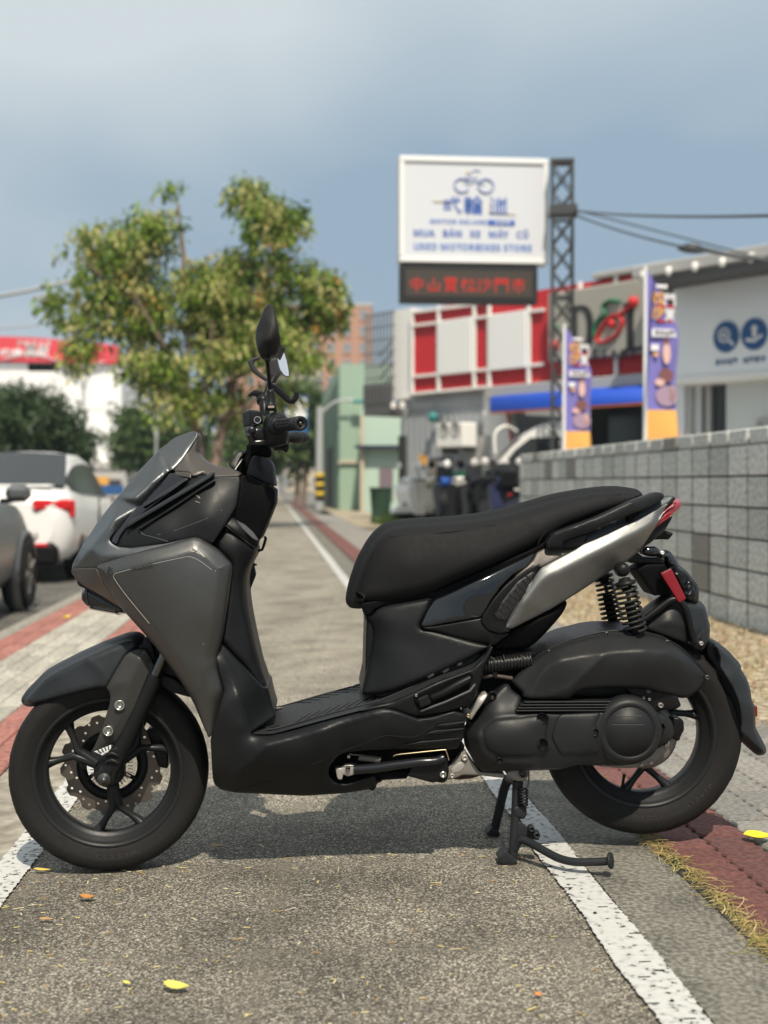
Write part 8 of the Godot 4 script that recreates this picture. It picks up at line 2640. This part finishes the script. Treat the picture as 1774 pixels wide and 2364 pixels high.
func town_materials() -> void:
	M.shop_grey = mat(Color(0.34, 0.36, 0.38), 0.5, 0.1)
	M.shop_grey2 = mat(Color(0.42, 0.42, 0.41), 0.6)
	M.shop_dark = mat(Color(0.10, 0.10, 0.10), 0.6)
	M.white_wall = mat(Color(0.84, 0.83, 0.80), 0.6)
	M.white_panel = mat(Color(0.88, 0.88, 0.87), 0.5)
	M.store_white = mat(Color(0.84, 0.87, 0.885), 0.5)
	M.store_pale = mat(Color(0.62, 0.655, 0.645), 0.5)
	M.sign_face = mat(Color(0.64, 0.66, 0.70), 0.3)
	M.dark_inside = mat(Color(0.03, 0.03, 0.03), 0.8)
	M.dark_glass = mat(Color(0.015, 0.016, 0.013), 0.15)
	M.green_glass = mat(Color(0.025, 0.035, 0.028), 0.12)
	M.red_paint = mat(Color(0.55, 0.02, 0.025), 0.5)
	M.red_clad = mat(Color(0.52, 0.02, 0.03), 0.45)
	M.red_sign = mat(Color(0.68, 0.05, 0.07), 0.5)
	M.red_dull = mat(Color(0.17, 0.13, 0.15), 0.7)
	M.orange_red = mat(Color(0.60, 0.16, 0.07), 0.7)
	M.orange = mat(Color(0.72, 0.36, 0.06), 0.6)
	M.beige = mat(Color(0.50, 0.43, 0.33), 0.8)
	M.cream = mat(Color(0.66, 0.62, 0.52), 0.4)
	M.blue_cloth = mat(Color(0.010, 0.075, 0.52), 0.6)
	M.blue_paint = mat(Color(0.02, 0.10, 0.40), 0.35)
	M.navy = mat(Color(0.015, 0.02, 0.06), 0.3)
	M.teal = mat(Color(0.03, 0.22, 0.22), 0.5)
	M.icon_blue = mat(Color(0.012, 0.085, 0.25), 0.5)
	M.sign_blue = mat(Color(0.05, 0.13, 0.45), 0.5)
	M.sign_blue2 = mat(Color(0.08, 0.19, 0.52), 0.5)
	M.sign_yellow = mat(Color(0.75, 0.48, 0.12), 0.5)
	M.sign_green = mat(Color(0.02, 0.36, 0.22), 0.5)
	M.sign_stone = tripl(mat(Color(0.36, 0.35, 0.31), 0.7), 1.2)
	M.ink = mat(Color(0.02, 0.02, 0.022), 0.6)
	M.green_paint = mat(Color(0.02, 0.16, 0.08), 0.5)
	M.cage = mat(Color(0.20, 0.21, 0.22), 0.5, 0.3)
	M.steel_dark = mat(Color(0.06, 0.062, 0.062), 0.5, 0.3)
	M.frame_black = mat(Color(0.012, 0.012, 0.013), 0.5)
	M.led_off = mat(Color(0.055, 0.045, 0.035), 0.4)
	M.led_red = mat(Color(0.5, 0.03, 0.02), 0.5)
	M.led_red.emission_enabled = true
	M.led_red.emission = Color(1.0, 0.16, 0.10)
	M.led_red.emission_energy_multiplier = 0.30
	M.flag_purple = mat(Color(0.19, 0.17, 0.50), 0.8)
	M.flag_orange = mat(Color(0.82, 0.42, 0.10), 0.8)
	M.flag_white = mat(Color(0.80, 0.78, 0.82), 0.8)
	M.flag_skin = mat(Color(0.72, 0.46, 0.42), 0.8)
	M.flag_hair = mat(Color(0.20, 0.08, 0.08), 0.8)
	M.flag_mauve = mat(Color(0.38, 0.26, 0.36), 0.8)
	for f in [M.flag_purple, M.flag_orange]:
		f.backlight_enabled = true
		f.backlight = Color(0.25, 0.25, 0.25)
	M.white_car = mat(Color(0.80, 0.80, 0.79), 0.25)
	M.white_car.clearcoat_enabled = true
	M.grey_car = mat(Color(0.12, 0.127, 0.132), 0.3, 0.5)
	M.grey_car.clearcoat_enabled = true
	M.van_white = mat(Color(0.76, 0.75, 0.71), 0.35)
	M.car_glass = mat(Color(0.035, 0.04, 0.043), 0.2)
	M.car_glass.metallic_specular = 0.35
	M.lamp_red = mat(Color(0.55, 0.015, 0.02), 0.15)
	M.lamp_grey = mat(Color(0.55, 0.52, 0.50), 0.2)
	M.green_box = mat(Color(0.02, 0.30, 0.14), 0.5)
	M.bark = mat(Color(0.20, 0.145, 0.11), 0.9)
	M.leaf = mat(Color(1, 1, 1), 0.55)
	M.leaf.albedo_color = Color.WHITE
	M.leaf.vertex_color_use_as_albedo = true
	M.leaf.backlight_enabled = true
	M.leaf.backlight = Color(0.72, 0.72, 0.72)
	M.green_shed = mat(Color(0.31, 0.42, 0.33), 0.6)
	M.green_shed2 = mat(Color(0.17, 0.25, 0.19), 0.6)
	M.green_pale = mat(Color(0.42, 0.55, 0.46), 0.6)
	M.bin_green = mat(Color(0.02, 0.055, 0.03), 0.5)
	M.pole_grey = mat(Color(0.40, 0.41, 0.41), 0.5, 0.2)
	M.yellow_paint = mat(Color(0.62, 0.42, 0.03), 0.6)
	M.brick_hazed = mat(Color(0.44, 0.235, 0.155), 0.9)  # distance haze is mixed into this brick colour
	M.brick_hazed2 = mat(Color(0.56, 0.34, 0.24), 0.9)
	M.window_far = mat(Color(0.22, 0.25, 0.27), 0.25)
	M.grey_far = mat(Color(0.36, 0.36, 0.36), 0.9)
	M.concrete_far = mat(Color(0.48, 0.46, 0.43), 0.9)

func _ready() -> void:
	rng.seed = 11
	setup_view()
	make_materials()
	env_materials()
	town_materials()
	build_ground()
	build_wall()
	build_shop()
	build_store()
	build_sign()
	build_flags()
	build_town()
	build_trees()
	build_cars()
	build_mopeds()
	build_scooter()
